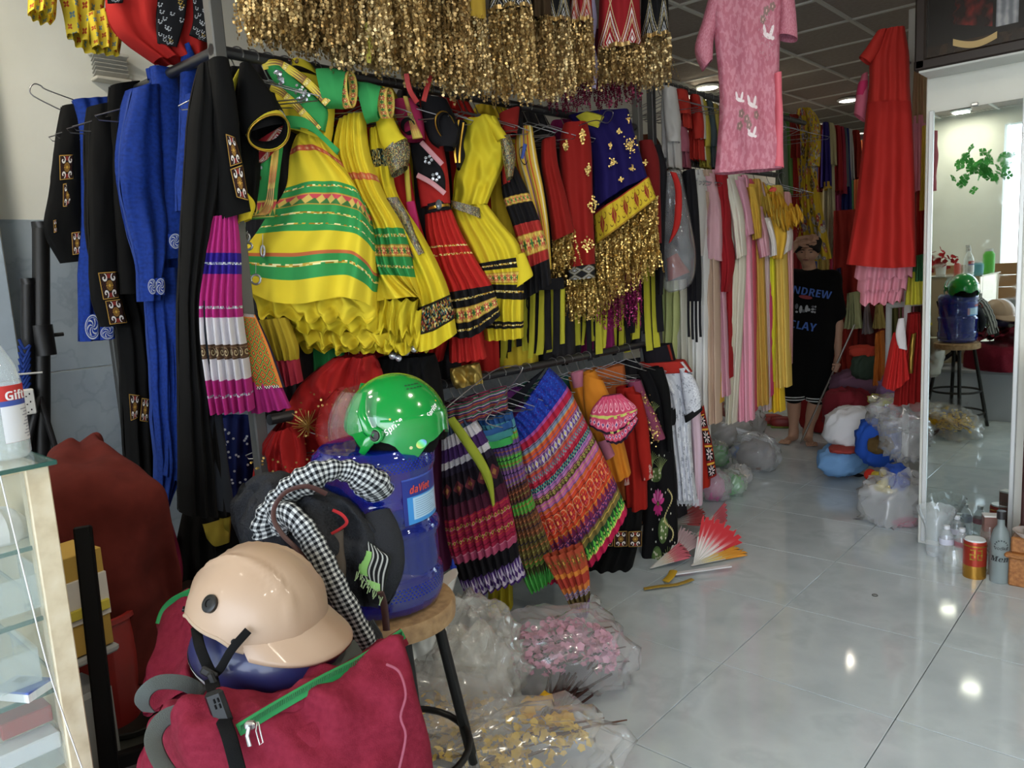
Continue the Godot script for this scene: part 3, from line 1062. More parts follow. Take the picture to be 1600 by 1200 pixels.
	for i in 2 * 9:
		var lay := i / 9
		var f := (i % 9) / 8.0
		for k in np:
			var phi := lerpf(-1.25, 1.25, k / float(np - 1))
			var p := dome_pt(th, phi, deg_to_rad(80.0 + 5.0 * absf(phi)), 1.0)
			var out := f * 0.058 * pow(max(0.0, cos(phi * 1.12)), 0.7)
			p += th.fw * out * 0.95 - th.up * (out * 0.42 + 0.012 * f) + th.sd * sin(phi) * out * 0.25
			mb.v(p - (th.up * 0.006 if lay == 1 else Vector3.ZERO))
	for i in 8:
		for k in np - 1:
			var q := i * np + k
			mb.quad(q, q + np, q + np + 1, q + 1)
			var p := q + 9 * np
			mb.quad(p, p + 1, p + np + 1, p + np)
	for k in np - 1:
		var q := 8 * np + k
		mb.quad(q, q + 9 * np, q + 9 * np + 1, q + 1)
	put(mb, "peak", tan_m, tn)
	# rolled rubber edge
	var edge := []
	for k in 41:
		var phi := deg_to_rad(lerpf(70, 290, k / 40.0))
		var deg: float = absf(rad_to_deg(wrapf(phi, -PI, PI)))
		edge.append(dome_pt(th, phi, deg_to_rad(table_rim([[0, 84], [40, 88], [70, 92], [95, 84], [130, 82], [165, 94], [180, 96]], deg)), 0.985))
	mb = MB.new()
	tube(mb, edge, 0.0042, 8)
	put(mb, "rim_edge", M(hx("b39a80"), 0.7), tn)
	mb = MB.new()
	knob(mb, th, deg_to_rad(106), deg_to_rad(62), 0.0155, 0.006)
	put(mb, "vent_plug", M(Color(0.035, 0.035, 0.035), 0.4), tn, "round black vent plug")
	for v in [[78, 84], [150, 84]]:
		mb = MB.new()
		knob(mb, th, deg_to_rad(v[0]), deg_to_rad(v[1]), 0.005, 0.004)
		put(mb, "rivet", M(Color(0.07, 0.06, 0.06), 0.3, 0.6), tn)
	var strap := M(Color(0.035, 0.036, 0.04), 0.75, 0, {"nrm": weave_n})
	ribbon(tn, "chin_strap", px_path([306, 980, 1.32, 312, 1010, 1.285, 324, 1040, 1.275, 334, 1058, 1.27]), 0.017, strap, 0.15)
	ribbon(tn, "chin_strap", px_path([388, 985, 1.27, 362, 1015, 1.255, 344, 1045, 1.26, 332, 1056, 1.265]), 0.014, strap, 0.15)
	ribbon(tn, "chin_strap", px_path([330, 1060, 1.26, 336, 1085, 1.22, 345, 1115, 1.185, 358, 1150, 1.15, 374, 1210, 1.13]), 0.022, strap, 0.12)
	mb = MB.new()
	box(mb, W(327, 1052, 1.255), Vector3(0.03, 0.014, 0.008), CB * Basis(Vector3.BACK, -0.5), 0.003)
	box(mb, W(332, 1062, 1.25), Vector3(0.012, 0.026, 0.008), CB * Basis(Vector3.BACK, 0.4), 0.003)
	put(mb, "slider", black, tn)
	var bk := MB.new()
	box(bk, W(342, 1106, 1.18), Vector3(0.03, 0.056, 0.012), CB * Basis(Vector3.BACK, 0.35), 0.005)
	var bkl := put(bk, "buckle", M(Color(0.05, 0.052, 0.058), 0.35), tn)
	mb = MB.new()
	for q in [[335, 1096], [341, 1094], [337, 1105], [344, 1103]]:
		box(mb, W(q[0], q[1], 1.1735), Vector3(0.0022, 0.007, 0.002), CB * Basis(Vector3.BACK, 0.35))
	put(mb, "buckle_slot", M(Color(0.01, 0.01, 0.01), 0.8), bkl)
	# ---------------- clothes heaped on the stool
	var jk := thing("black_jacket", "crumpled black jacket heaped over the side of the stool", "jacket", S + Vector3(-0.1, 0, 0.1))
	var jm := M(hx("2b2d32"), 0.95, 0, {"nrm": weave_n})
	mb = MB.new()
	cloth(mb, [[382, 756, 1.80, 440, 742, 1.84, 520, 758, 1.82, 560, 790, 1.80], [366, 790, 1.74, 440, 780, 1.70, 540, 800, 1.70, 590, 830, 1.76], [370, 830, 1.74, 440, 850, 1.68, 540, 850, 1.66, 622, 880, 1.74], [400, 880, 1.74, 470, 900, 1.70, 560, 905, 1.68, 618, 925, 1.74], [480, 930, 1.76, 520, 945, 1.74, 570, 950, 1.74, 604, 952, 1.76]], null, {"th": 0.03, "cr": 0.045, "fq": 7.0, "nr": 44, "nc": 44, "sd": 9.0, "pl": 5, "pa": 0.014})
	put(mb, "body", jm, jk)
	mb = MB.new()
	tube(mb, smooth_path(px_path([590, 800, 1.72, 600, 840, 1.7, 604, 890, 1.69, 590, 940, 1.7]), 5), [0.03, 0.032, 0.035, 0.038, 0.04, 0.042, 0.043, 0.043, 0.042, 0.042, 0.04, 0.039, 0.036, 0.03, 0.028, 0.02], 12, 0.6)
	put(mb, "sleeve", jm, jk)
	ribbon(jk, "red_piping", px_path([520, 797, 1.635, 534, 804, 1.625, 542, 816, 1.625, 532, 826, 1.63, 514, 836, 1.63]), 0.007, M(hx("c2282c"), 0.8), 0.5)
	mb = MB.new()
	cloth(mb, [[512, 836, 1.645, 536, 828, 1.645], [510, 850, 1.642, 536, 850, 1.642], [518, 880, 1.64, 540, 880, 1.64], [526, 908, 1.65, 540, 905, 1.65]], null, {"th": 0.014, "cr": 0.008})
	put(mb, "lining", M(hx("5a5048"), 0.9), jk)
	var sc := thing("checked_scarf", "black and white checked scarf slung over the black jacket", "scarf", S + Vector3(-0.1, 0.05, 0.12))
	var ck := img(256, 512, hx("d9dcda"))
	var cell := func(n: float, r: Rect2, x: float, y: float): return null
	paint(ck, func(x, y):
		var a := fposmod(x * 12.0, 1.0) < 0.5
		var b := fposmod(y * 40.0, 1.0) < 0.5
		if a and b: return hx("14161a")
		if a or b: return hx("7b7f82")
		return null)
	var scm := cfab(tx(ck), 0.95)
	var s_a := smooth_path(px_path([592, 770, 1.74, 575, 752, 1.69, 540, 735, 1.66, 505, 738, 1.63, 470, 756, 1.62, 436, 778, 1.62, 420, 806, 1.63, 424, 830, 1.64]), 6)
	mb = MB.new()
	var rs := []
	for k in s_a.size(): rs.append(0.034 + 0.007 * sin(k * 0.35) + 0.004 * sin(k * 1.7))
	tube(mb, s_a, rs, 16, 0.62, CB.z)
	put(mb, "folded_end", scm, sc)
	var s_b := smooth_path(px_path([428, 826, 1.64, 440, 806, 1.60, 462, 812, 1.575, 482, 838, 1.57, 500, 870, 1.565, 520, 910, 1.565, 545, 955, 1.57, 572, 1004, 1.58]), 6)
	mb = MB.new()
	rs = []
	for k in s_b.size():
		var f := float(k) / s_b.size()
		rs.append(0.03 + 0.016 * sin(f * 2.6) + 0.003 * sin(k * 1.3))
	tube(mb, s_b, rs, 16, 0.5, CB.z)
	put(mb, "hanging_end", scm, sc)
	mb = MB.new()
	for k in 16:
		var f := k / 15.0
		var a := W(lerpf(546, 582, f), lerpf(985, 968, f), 1.565)
		tube(mb, [a, a + CB * Vector3(0.018, -0.03, 0.0), a + CB * Vector3(0.022 + 0.004 * sin(k * 3.0), -0.062, 0.0)], 0.0022, 5)
	put(mb, "tassels", M(hx("3c3e40"), 0.95), sc, "", "stuff")
	var ss := thing("striped_scarf_end", "frayed black white and green striped scarf end over black jacket", "scarf", S + Vector3(-0.02, 0, 0.12))
	var si := img(64, 64, hx("1a1c1e"))
	for k in 6: si.fill_rect(Rect2i(k * 11, 0, 4, 64), hx("b9bdba"))
	si.fill_rect(Rect2i(0, 12, 20, 34), hx("8fcf6b"))
	si.fill_rect(Rect2i(10, 50, 40, 14), hx("9fdc7c"))
	mb = MB.new()
	cloth(mb, [[570, 842, 1.655, 596, 862, 1.655], [568, 866, 1.645, 610, 872, 1.65], [560, 890, 1.64, 604, 900, 1.645], [575, 915, 1.64, 600, 930, 1.645]], null, {"th": 0.008, "cr": 0.006, "nr": 14, "nc": 14})
	put(mb, "cloth", cfab(tx(si), 0.95), ss)
	mb = MB.new()
	for k in 22:
		var f := k / 21.0
		var a := W(lerpf(558, 598, f), lerpf(893, 932, f) + 6 * sin(k * 2.1), 1.637)
		tube(mb, [a, a + CB * Vector3(-0.004 + 0.004 * sin(k * 5.0), -0.014 - 0.004 * cos(k * 3.0), 0)], 0.0012, 4)
	put(mb, "fray", M(hx("b5d39a"), 0.95), ss, "", "stuff")
	var bs := MB.new()
	tube(bs, smooth_path(px_path([510, 772, 1.60, 480, 760, 1.57, 448, 768, 1.555, 430, 790, 1.55, 428, 812, 1.545, 442, 836, 1.54, 462, 856, 1.54, 480, 880, 1.56, 500, 930, 1.62]), 5), 0.0055, 8, 0.35, CB.z)
	tube(bs, smooth_path(px_path([594, 925, 1.63, 600, 945, 1.66, 604, 985, 1.68]), 4), 0.008, 8, 0.3, CB.z)
	solo(bs, "leather_strap", M(hx("4a2722"), 0.5), "thin brown leather strap looped over the checked scarf", "strap")
	# ---------------- glass display case
	var K := Vector3(-0.19, 1.22, 1.447)
	var pine_t := noise_tex(0.012, [[0.0, hx("c9b692")], [0.5, hx("ddcdaa")], [1.0, hx("e6d9bb")]], 512, 5, false, 41)
	var pine := M(Color.WHITE, 0.65, 0, {"tex": pine_t, "tri": 2.5})
	var glass := M(Color(0.80, 0.90, 0.87), 0.03, 0, {"alpha": 0.10})
	var glass_e := M(Color(0.12, 0.36, 0.32), 0.1, 0, {"alpha": 0.75})
	var dc := thing("display_case", "glass display case with pale pine corner posts and glass shelves", "display case", Vector3(-0.5, 0, 1.85))
	for q in [[K.x - 0.018, K.z + 0.018], [K.x - 0.018, 2.28], [-0.85, K.z + 0.018], [-0.85, 2.28]]:
		mb = MB.new()
		box(mb, Vector3(q[0], 0.60, q[1]), Vector3(0.036, 1.22, 0.036), Basis(), 0.002)
		put(mb, "post", pine, dc)
	mb = MB.new()
	box(mb, Vector3(-0.52, 0.33, 1.87), Vector3(0.66, 0.66, 0.82), Basis(), 0.003)
	put(mb, "base_cabinet", pine, dc)
	mb = MB.new()
	box(mb, Vector3(-0.53, 0.94, K.z + 0.008), Vector3(0.62, 0.54, 0.01))
	put(mb, "back_board", M(hx("cbb994"), 0.7), dc)
	for q in [[1.216, 0.0], [1.07, 0.02], [0.943, 0.02], [0.808, 0.02]]:
		var gp := MB.new()
		box(gp, Vector3(-0.515 - q[1], q[0], 1.87), Vector3(0.68 - 2 * q[1], 0.007, 0.86 - 2 * q[1]))
		var shelf := put(gp, "glass_shelf", glass, dc)
		mb = MB.new()
		box(mb, Vector3(-0.515 + 0.34 - 2 * q[1] - 0.001, q[0], 1.87), Vector3(0.004, 0.0072, 0.86 - 2 * q[1]))
		box(mb, Vector3(-0.515 - q[1], q[0], 1.87 - 0.43 + q[1]), Vector3(0.68 - 2 * q[1], 0.0072, 0.004))
		put(mb, "glass_edge", glass_e, shelf)
	mb = MB.new()
	box(mb, Vector3(K.x - 0.006, 0.93, 1.875), Vector3(0.004, 0.55, 0.78))
	put(mb, "side_pane", glass, dc)
	var acr := M(Color(0.85, 0.9, 0.9), 0.05, 0, {"alpha": 0.22})
	var tray_at := [[0.96, 1.55, "upper"], [0.83, 1.58, "middle"], [0.665, 1.56, "lower"]]
	for q in tray_at:
		var tr := thing("acrylic_tray", "clear acrylic tray on the %s shelf of the display case" % q[2], "tray", Vector3(-0.29, q[0], q[1]))
		for w in [[0, 0.002, 0, 0.15, 0.004, 0.16], [0, 0.03, -0.08, 0.15, 0.06, 0.004], [0, 0.03, 0.08, 0.15, 0.06, 0.004], [0.075, 0.03, 0, 0.004, 0.06, 0.16], [-0.075, 0.03, 0, 0.004, 0.06, 0.16]]:
			mb = MB.new()
			box(mb, Vector3(-0.29 + w[0], q[0] + 0.004 + w[1], q[1] + w[2]), Vector3(w[3], w[4], w[5]))
			put(mb, "panel", acr, tr)
	var wb := MB.new()
	blob(wb, onx(2, 838, -0.3) , Vector3(0.05, 0.05, 0.04), Basis(), 0.25, 2.5, 4.0, 20, 1.0, 1.075)
	solo(wb, "foam_ornament", M(hx("d8d6d2"), 0.8), "lumpy white ornament on the top shelf of the display case", "ornament")
	var blt := thing("card_box", "small blue and white card box on a glass shelf", "box", Vector3(-0.24, 0.81, 1.55))
	var bb := Basis(Vector3.UP, 0.5)
	mb = MB.new()
	box(mb, onx(35, 1078, -0.235), Vector3(0.075, 0.016, 0.05), bb, 0.001)
	put(mb, "tray_part", M(hx("e4e6e6"), 0.6), blt)
	mb = MB.new()
	box(mb, onx(35, 1070, -0.235), Vector3(0.076, 0.004, 0.051), bb, 0.0005)
	put(mb, "sleeve", M(hx("4a63b4"), 0.4), blt, "blue printed sleeve")
	mb = MB.new()
	box(mb, onx(33, 1062, -0.235), Vector3(0.02, 0.001, 0.018), bb)
	put(mb, "emblem", M(hx("20242c"), 0.4), blt)
	mb = MB.new()
	box(mb, onx(36, 1122, -0.27), Vector3(0.05, 0.03, 0.08), Basis(), 0.002)
	solo(mb, "red_box", M(hx("a8201f"), 0.5), "small red box behind the acrylic tray in display case", "box")
	mb = MB.new()
	box(mb, onx(24, 1175, -0.235), Vector3(0.05, 0.03, 0.13), Basis(), 0.003)
	solo(mb, "white_box", M(hx("dfe6ea"), 0.5), "long white box on the floor of the display case", "box")
	mb = MB.new()
	for k in 5:
		tube(mb, [onx(38 + 7 * k, 948 - 2 * k, -0.27), onx(60 + 6 * k, 940 - 4 * k, -0.26)], 0.004, 6)
	solo(mb, "loose_hair_clips", M(hx("3a2f2c"), 0.5), "dark tangle of small clips on a glass shelf", "clips", "", "stuff")
	mb = MB.new()
	tube(mb, smooth_path([onx(-4, 726, -0.18), onx(14, 800, -0.18), onx(45, 925, -0.18), onx(80, 1060, -0.18), onx(130, 1205, -0.165)], 5), 0.0014, 6)
	solo(mb, "white_string", M(hx("e6e6e4"), 0.6), "thin white string hanging across the glass case", "string")
	# clear bottle with a label on top of the case
	var bc: Vector3 = ony(8, 715, 1.2205)
	var cb := thing("cleaner_bottle", "clear plastic spray bottle with red and blue label on glass case", "bottle", bc)
	mb = MB.new()
	lathe(mb, [[0.0, 0.0], [0.036, 0.0], [0.041, 0.008], [0.041, 0.05], [0.039, 0.06], [0.041, 0.07], [0.041, 0.13], [0.036, 0.16], [0.022, 0.19], [0.014, 0.205], [0.0135, 0.225]], bc, Basis(), 30)
	put(mb, "shell", M(Color(0.9, 0.94, 0.94), 0.05, 0, {"alpha": 0.2}), cb)
	mb = MB.new()
	lathe(mb, [[0.0, 0.003], [0.038, 0.003], [0.0385, 0.07], [0.0, 0.07]], bc, Basis(), 26)
	put(mb, "liquid", M(Color(0.85, 0.9, 0.86), 0.05, 0, {"alpha": 0.2}), cb)
	var bl := img(128, 128, hx("e3e6ea"))
	bl.fill_rect(Rect2i(0, 0, 128, 34), hx("d5302c"))
	bl.fill_rect(Rect2i(0, 34, 128, 12), hx("3a54b0"))
	for k in 10: bl.fill_rect(Rect2i(64 + (k * 13) % 20, 56 + k * 7, 40, 2), hx("8a90a0"))
	var bv := CP - bc
	var bz := atan2(bv.z, bv.x)
	var wrap := func(t: float, h: float, out := 0.0) -> Vector3: return bc + Vector3(cos(bz - t) * (0.0415 + out), h, sin(bz - t) * (0.0415 + out))
	lab = MB.new()
	for i in 2:
		for k in 17: lab.v(wrap.call(lerpf(0.1, 1.7, k / 16.0), [0.128, 0.03][i]), Vector2(k / 16.0, i))
	for k in 16: lab.quad(k, k + 17, k + 18, k + 1)
	put(lab, "paper_label", M(Color.WHITE, 0.4, 0, {"tex": tx(bl)}), cb)
	letters("Gift", 0.015, func(q: Vector2, z: float): return wrap.call(0.75 + q.x / 0.0415, 0.110 + q.y, 0.0006 + z), M(hx("f4f4f4"), 0.5), cb)
	mb = MB.new()
	lathe(mb, [[0.0, 0.0], [0.0165, 0.0], [0.0165, 0.024], [0.011, 0.03], [0.011, 0.045], [0.0, 0.045]], bc + Vector3(0, 0.215, 0), Basis(), 20)
	box(mb, bc + Vector3(-0.012, 0.262, 0.012), Vector3(0.05, 0.018, 0.018), Basis(Vector3.UP, 0.8), 0.004)
	tube(mb, [bc + Vector3(-0.02, 0.255, 0.02), bc + Vector3(-0.026, 0.225, 0.028), bc + Vector3(-0.022, 0.205, 0.026)], 0.005, 8)
	put(mb, "spray_head", M(hx("e8e8e6"), 0.5), cb)

func left_corner() -> void:
	var dark := M(Color(0.03, 0.03, 0.032), 0.5)
	var pole_t: Node3D
	# two black tripod poles standing against the wall
	for q in [[45, 440, 700, "thinner black pole tied with blue cord beside the tripod", 0.022, "pole"], [66, 352, 760, "black telescopic tripod stand pole against the tiled wall", 0.028, "tripod stand"]]:
		var a := onx(q[0] - 2, q[1], -1.86)
		var b := onx(q[0], q[2], -1.86)
		var foot := b + (b - a).normalized() * ((b.y - 0.02) / ((a.y - b.y) / a.distance_to(b)))
		var t := thing(q[5].replace(" ", "_"), q[3], q[5], Vector3(foot.x, 0, foot.z))
		if q[4] < 0.025: pole_t = t
		var mb := MB.new()
		tube(mb, [a, foot], q[4], 14)
		put(mb, "pole", dark, t)
		mb = MB.new()
		tube(mb, [a + Vector3(0, 0.012, 0), a - Vector3(0, 0.01, 0)], q[4] * 1.06, 14)
		put(mb, "end_cap", M(Color(0.05, 0.05, 0.052), 0.4), t)
		if q[4] > 0.025:
			mb = MB.new()
			var c := onx(66, 525, -1.86)
			tube(mb, [c + Vector3(0, 0.04, 0), c - Vector3(0, 0.07, 0)], q[4] * 1.35, 14)
			tube(mb, [c, c + Vector3(0.0, 0, -0.07)], 0.007, 8)
			put(mb, "clamp_collar", dark, t)
			for dz in [-0.16, 0.2]:
				mb = MB.new()
				tube(mb, [onx(62, 620, -1.84) , Vector3(foot.x + 0.12, 0.0, foot.z + dz * 1.6)], 0.011, 8)
				put(mb, "leg", M(Color(0.12, 0.12, 0.125), 0.5), t)
			mb = MB.new()
			lathe(mb, [[0.0, 0.0], [0.075, 0.0], [0.07, 0.42], [0.04, 0.46], [0.0, 0.46]], Vector3(foot.x, 0.32, foot.z), Basis(), 20)
			put(mb, "hub", dark, t)
	var mb := MB.new()
	for k in 7:
		var f := k / 6.0
		tube(mb, smooth_path([onx(30, 530 + 60 * f, -1.83), onx(38, 545 + 62 * f, -1.825), onx(47, 540 + 58 * f, -1.83), onx(36, 566 + 50 * f, -1.823)], 4), 0.005, 6)
	put(mb, "blue_lashing", M(hx("1e3a8c"), 0.7), pole_t)
	mb = MB.new()
	tube(mb, [onx(28, 585, -1.82), onx(66, 582, -1.82)], 0.004, 6)
	solo(mb, "cable_tie", M(hx("c8c8c4"), 0.5), "white cable tie binding the two black poles", "cable tie")
	var ps := thing("power_strip", "white power strip with round and flat sockets on black poles", "power strip", onx(40, 645, -1.81))
	var pc: Vector3 = onx(40, 628, -1.815)
	mb = MB.new()
	box(mb, pc, Vector3(0.03, 0.09, 0.055), Basis(), 0.004)
	put(mb, "body", M(hx("dcdad2"), 0.5), ps)
	for k in 3:
		mb = MB.new()
		for dz in [-0.011, 0.011]: box(mb, pc + Vector3(0.0152, 0.028 - 0.028 * k, dz), Vector3(0.002, 0.006, 0.004))
		box(mb, pc + Vector3(0.0152, 0.02 - 0.028 * k, 0), Vector3(0.002, 0.004, 0.005))
		put(mb, "socket", M(Color(0.04, 0.04, 0.04), 0.6), ps)
	# dark red cloth heap
	var heap := M(hx("6a231c"), 0.95, 0, {"tex": noise_tex(0.02, [[0, hx("d0c8c4")], [1, hx("ffffff")]], 256, 4, false, 51), "tri": 3.0})
	mb = MB.new()
	cloth(mb, [[66, 738, 1.98, 104, 686, 2.15, 128, 690, 2.2, 156, 672, 2.22, 180, 700, 2.22, 214, 742, 2.15], [60, 780, 1.85, 110, 760, 1.95, 160, 750, 2.0, 210, 770, 2.05, 245, 800, 2.1], [70, 900, 1.85, 120, 880, 1.95, 170, 880, 2.0, 220, 900, 2.1, 260, 910, 2.1], [90, 1090, 1.9, 130, 1080, 1.95, 170, 1080, 2.0, 220, 1080, 2.1, 260, 1080, 2.15]], null, {"th": [0.012, 0.05, 0.08, 0.08], "cr": 0.06, "fq": 2.5, "nr": 40, "nc": 40, "cap": 3})
	solo(mb, "red_cloth_heap", heap, "big heap of dull brick-red cloth against the grey tiles", "cloth heap")
	mb = MB.new()
	box(mb, Vector3(-1.25, 0.29, 1.0), Vector3(0.7, 0.58, 0.5), Basis(), 0.01)
	solo(mb, "storage_chest", M(hx("33251f"), 0.8), "low dark chest under the brick-red cloth heap", "chest")
	var ct := thing("carton", "yellow and white printed carton behind the pine post", "carton", W(120, 960, 1.72) + Vector3(0, -0.12, 0))
	mb = MB.new()
	var cb := Basis(Vector3.UP, 0.15)
	box(mb, W(112, 935, 1.74), Vector3(0.12, 0.23, 0.1), cb, 0.002)
	put(mb, "box", M(hx("b7913c"), 0.8), ct)
	mb = MB.new()
	box(mb, W(112, 930, 1.735), Vector3(0.123, 0.1, 0.103), cb, 0.001)
	put(mb, "printed_band", M(hx("cfcac0"), 0.7), ct)
	mb = MB.new()
	box(mb, W(113, 948, 1.73), Vector3(0.125, 0.022, 0.105), cb, 0.001)
	put(mb, "warning_tape", M(hx("c9b82e"), 0.6), ct)
	var cw := thing("crate_stack", "grey plastic crate standing below the carton", "crate", W(120, 1100, 1.74) + Vector3(0, -0.3, 0))
	mb = MB.new()
	box(mb, W(118, 1110, 1.76) - Vector3(0, 0.17, 0), Vector3(0.13, 0.45, 0.12), cb, 0.01)
	put(mb, "body", M(hx("8d908e"), 0.6), cw)
	mb = MB.new()
	box(mb, W(118, 1018, 1.76), Vector3(0.145, 0.02, 0.13), cb, 0.006)
	put(mb, "rim", M(hx("a4a6a4"), 0.6), cw)
	var bu := W(160, 1030, 1.95)
	var bk := thing("red_bucket", "red plastic bucket standing behind the black post", "bucket", Vector3(bu.x, 0.33, bu.z))
	mb = MB.new()
	lathe(mb, [[0.0, 0.0], [0.07, 0.0], [0.085, 0.30], [0.095, 0.305], [0.095, 0.318], [0.083, 0.318], [0.078, 0.28], [0.062, 0.012], [0.0, 0.012]], Vector3(bu.x, bu.y - 0.19, bu.z), Basis(), 30)
	put(mb, "body", M(hx("9c2019"), 0.4), bk)
	mb = MB.new()
	var hp := []
	for k in 13: hp.append(Vector3(bu.x, bu.y + 0.12, bu.z) + Vector3(cos(PI * k / 12) * 0.095, -sin(PI * k / 12) * 0.08, 0.03))
	tube(mb, hp, 0.0025, 6)
	put(mb, "handle", M(hx("c8c8c8"), 0.4, 0.8), bk)
	mb = MB.new()
	bar(mb, W(129, 822, 1.62), W(178, 1260, 1.56), 0.034, 0.034, Vector3.UP, 0.004)
	bar(mb, W(165, 1195, 1.57), W(300, 1150, 1.8), 0.03, 0.03, Vector3.UP, 0.003)
	solo(mb, "black_frame_post", M(Color(0.022, 0.022, 0.024), 0.7), "square black frame post between pine case and crimson bag", "post")
	# small oval mat and wrappers in the gap
	mb = MB.new()
	lathe(mb, [[0.0, 0.0], [0.07, 0.0], [0.085, 0.018], [0.08, 0.02], [0.066, 0.005], [0, 0.005]], W(208, 1130, 1.95), Basis(), 24)
	solo(mb, "dark_dish", M(hx("2c302a"), 0.5), "shallow dark dish in the gap beside the black post", "dish")
	mb = MB.new()
	lathe(mb, [[0.0, 0.0], [0.14, 0.0], [0.13, 0.36], [0.0, 0.36]], Vector3(W(208, 1130, 1.95).x, W(208, 1130, 1.95).y - 0.37, W(208, 1130, 1.95).z), Basis(), 20)
	solo(mb, "grey_drum", M(hx("5a5a50"), 0.7), "short grey drum under the shallow dark dish", "drum")

var T := {}
var velvet_n: Texture2D
const YEL := "ead024"
const GRN := "2f9c4e"
func patterns() -> void:
	var gold := [hx("d9b23a"), hx("f1dc7a"), hx("a97c1c"), hx("fff3b0")]
	var silv := [hx("d8dadc"), hx("9aa0a8"), hx("f2f4f6"), hx("b8c8d8")]
	var i: Image
	velvet_n = noise_tex(0.12, [], 256, 3, true, 61, 2.5)
	var flor := func(im: Image, a: float, b: float, n: int):
		band(im, a, b, hx("e3c556"))
		rosettes(im, a, b, n, hx("d9434a"), hx("f3e08a"))
		cells(im, a, b, n, func(x, y):
			var p := Vector2(fposmod(x + 0.5, 1.0) - 0.5, y - 0.5)
			return hx("3b7a3c") if p.length() < 0.2 + 0.08 * cos(6 * p.angle()) else null)
		band(im, a, a + 0.006, hx("b98f2c"))
		band(im, b - 0.006, b, hx("b98f2c"))
	var tri_trim := func(im: Image, a: float, b: float, n: int):
		band(im, a, b, hx("e0bd58"))
		zig(im, a + (b - a) * 0.1, a + (b - a) * 0.62, n, hx("dc4a55"), false)
		zig(im, a + (b - a) * 0.42, b - (b - a) * 0.08, n, hx("3f7d3c"), true)
		band(im, a, a + 0.005, hx("c99b2f"))
		band(im, b - 0.005, b, hx("c99b2f"))
	# yellow and green tiered skirt
	i = img(256, 512, hx(YEL))
	band(i, 0.09, 0.13, hx("d8573c"))
	rosettes(i, 0.09, 0.13, 10, hx("e88a6a"), hx("f0d080"))
	band(i, 0.335, 0.61, hx(GRN))
	glit(i, 0.355, 0.366, gold)
	tri_trim.call(i, 0.40, 0.465, 12)
	glit(i, 0.505, 0.517, gold)
	glit(i, 0.565, 0.575, gold, 0.6)
	band(i, 0.725, 0.745, hx("cf6a3a"))
	band(i, 0.745, 0.86, hx(GRN))
	glit(i, 0.785, 0.80, gold)
	T.yg = tx(i)
	i = img(256, 256, hx(GRN))
	glit(i, 0.0, 0.05, gold)
	tri_trim.call(i, 0.72, 0.98, 7)
	for k in 3: dab(i, 60 + 70 * k, 90 + 20 * (k % 2), 7, 7, hx("5a3a1c"))
	for k in 9: dab(i, 120 + rng.randf_range(-30, 30), 60 + rng.randf_range(-25, 25), 6, 5, silv[k % 4])
	T.apron = tx(i)
	i = img(256, 512, hx(YEL))
	band(i, 0.30, 0.335, hx("dd6a42"))
	rosettes(i, 0.30, 0.335, 12, hx("f0a07a"), hx("e8d070"))
	band(i, 0.60, 0.84, hx(GRN))
	glit(i, 0.63, 0.645, gold)
	flor.call(i, 0.68, 0.74, 9)
	glit(i, 0.785, 0.797, gold)
	T.yg2 = tx(i)
	i = img(256, 512, hx("e0c91c"))
	band(i, 0.10, 0.17, hx("2a2416"))
	glit(i, 0.10, 0.17, [hx("b89b3a"), hx("2a2416"), hx("d8c880"), hx("2d6a70"), hx("1c1810")], 0.9)
	band(i, 0.80, 0.91, hx("241f14"))
	glit(i, 0.81, 0.90, [hx("b89b3a"), hx("241f14"), hx("d8c880"), hx("2d6a70"), hx("1c1810"), hx("a0392c")], 0.85)
	T.yseq = tx(i)
	i = img(256, 512, hx("c8231f"))
	glit(i, 0.27, 0.284, gold)
	glit(i, 0.335, 0.35, gold)
	band(i, 0.64, 1.0, hx("17161a"))
	glit(i, 0.70, 0.716, gold)
	flor.call(i, 0.765, 0.865, 7)
	glit(i, 0.91, 0.926, gold)
	T.redskirt = tx(i)
	i = img(256, 512, hx("d9c31c"))
	band(i, 0.44, 0.50, hx("18171a"))
	glit(i, 0.465, 0.478, gold)
	flor.call(i, 0.525, 0.60, 7)
	band(i, 0.61, 0.71, hx("18171a"))
	glit(i, 0.65, 0.665, gold)
	band(i, 0.86, 0.905, hx("18171a"))
	glit(i, 0.877, 0.887, gold)
	T.yblack = tx(i)
	i = img(256, 512, hx("17161a"))
	flor.call(i, 0.22, 0.29, 7)
	band(i, 0.45, 0.78, hx("b8312c"))
	flor.call(i, 0.54, 0.70, 4)
	T.bflor = tx(i)
	# magenta, navy and white skirt
	i = img(256, 512, hx("c02a84"))
	band(i, 0.19, 0.30, hx("33209a"))
	glit(i, 0.24, 0.253, silv)
	glit(i, 0.455, 0.468, silv)
	band(i, 0.51, 0.82, hx("d9d6dc"))
	band(i, 0.645, 0.72, hx("5a4030"))
	scroll(i, 0.655, 0.71, 12, hx("d8c79a"), hx("8a6a50"))
	glit(i, 0.885, 0.897, silv)
	T.magenta = tx(i)
	i = img(128, 256, hx("d86f24"))
	band(i, 0.0, 0.06, hx("2a2238"))
	checks(i, 0.0, 0.06, 14, hx("e8e0d0"))
	band(i, 0.94, 1.0, hx("2a2238"))
	checks(i, 0.94, 1.0, 14, hx("e8e0d0"))
	i.fill_rect(Rect2i(106, 0, 22, 256), hx("e07a2a"))
	i.fill_rect(Rect2i(118, 0, 10, 256), hx("2a2238"))
	for y in range(20, 238):
		for x in range(4, 104):
			var q := absi((x % 34) - 17) + absi((y % 44) - 22)
			if q % 17 < 5: i.set_pixel(x, y, hx("7fae3a"))
			elif q % 17 < 8: i.set_pixel(x, y, hx("8a2a20"))
			elif q % 17 > 13: i.set_pixel(x, y, hx("2a2030"))
	T.orange_panel = tx(i)
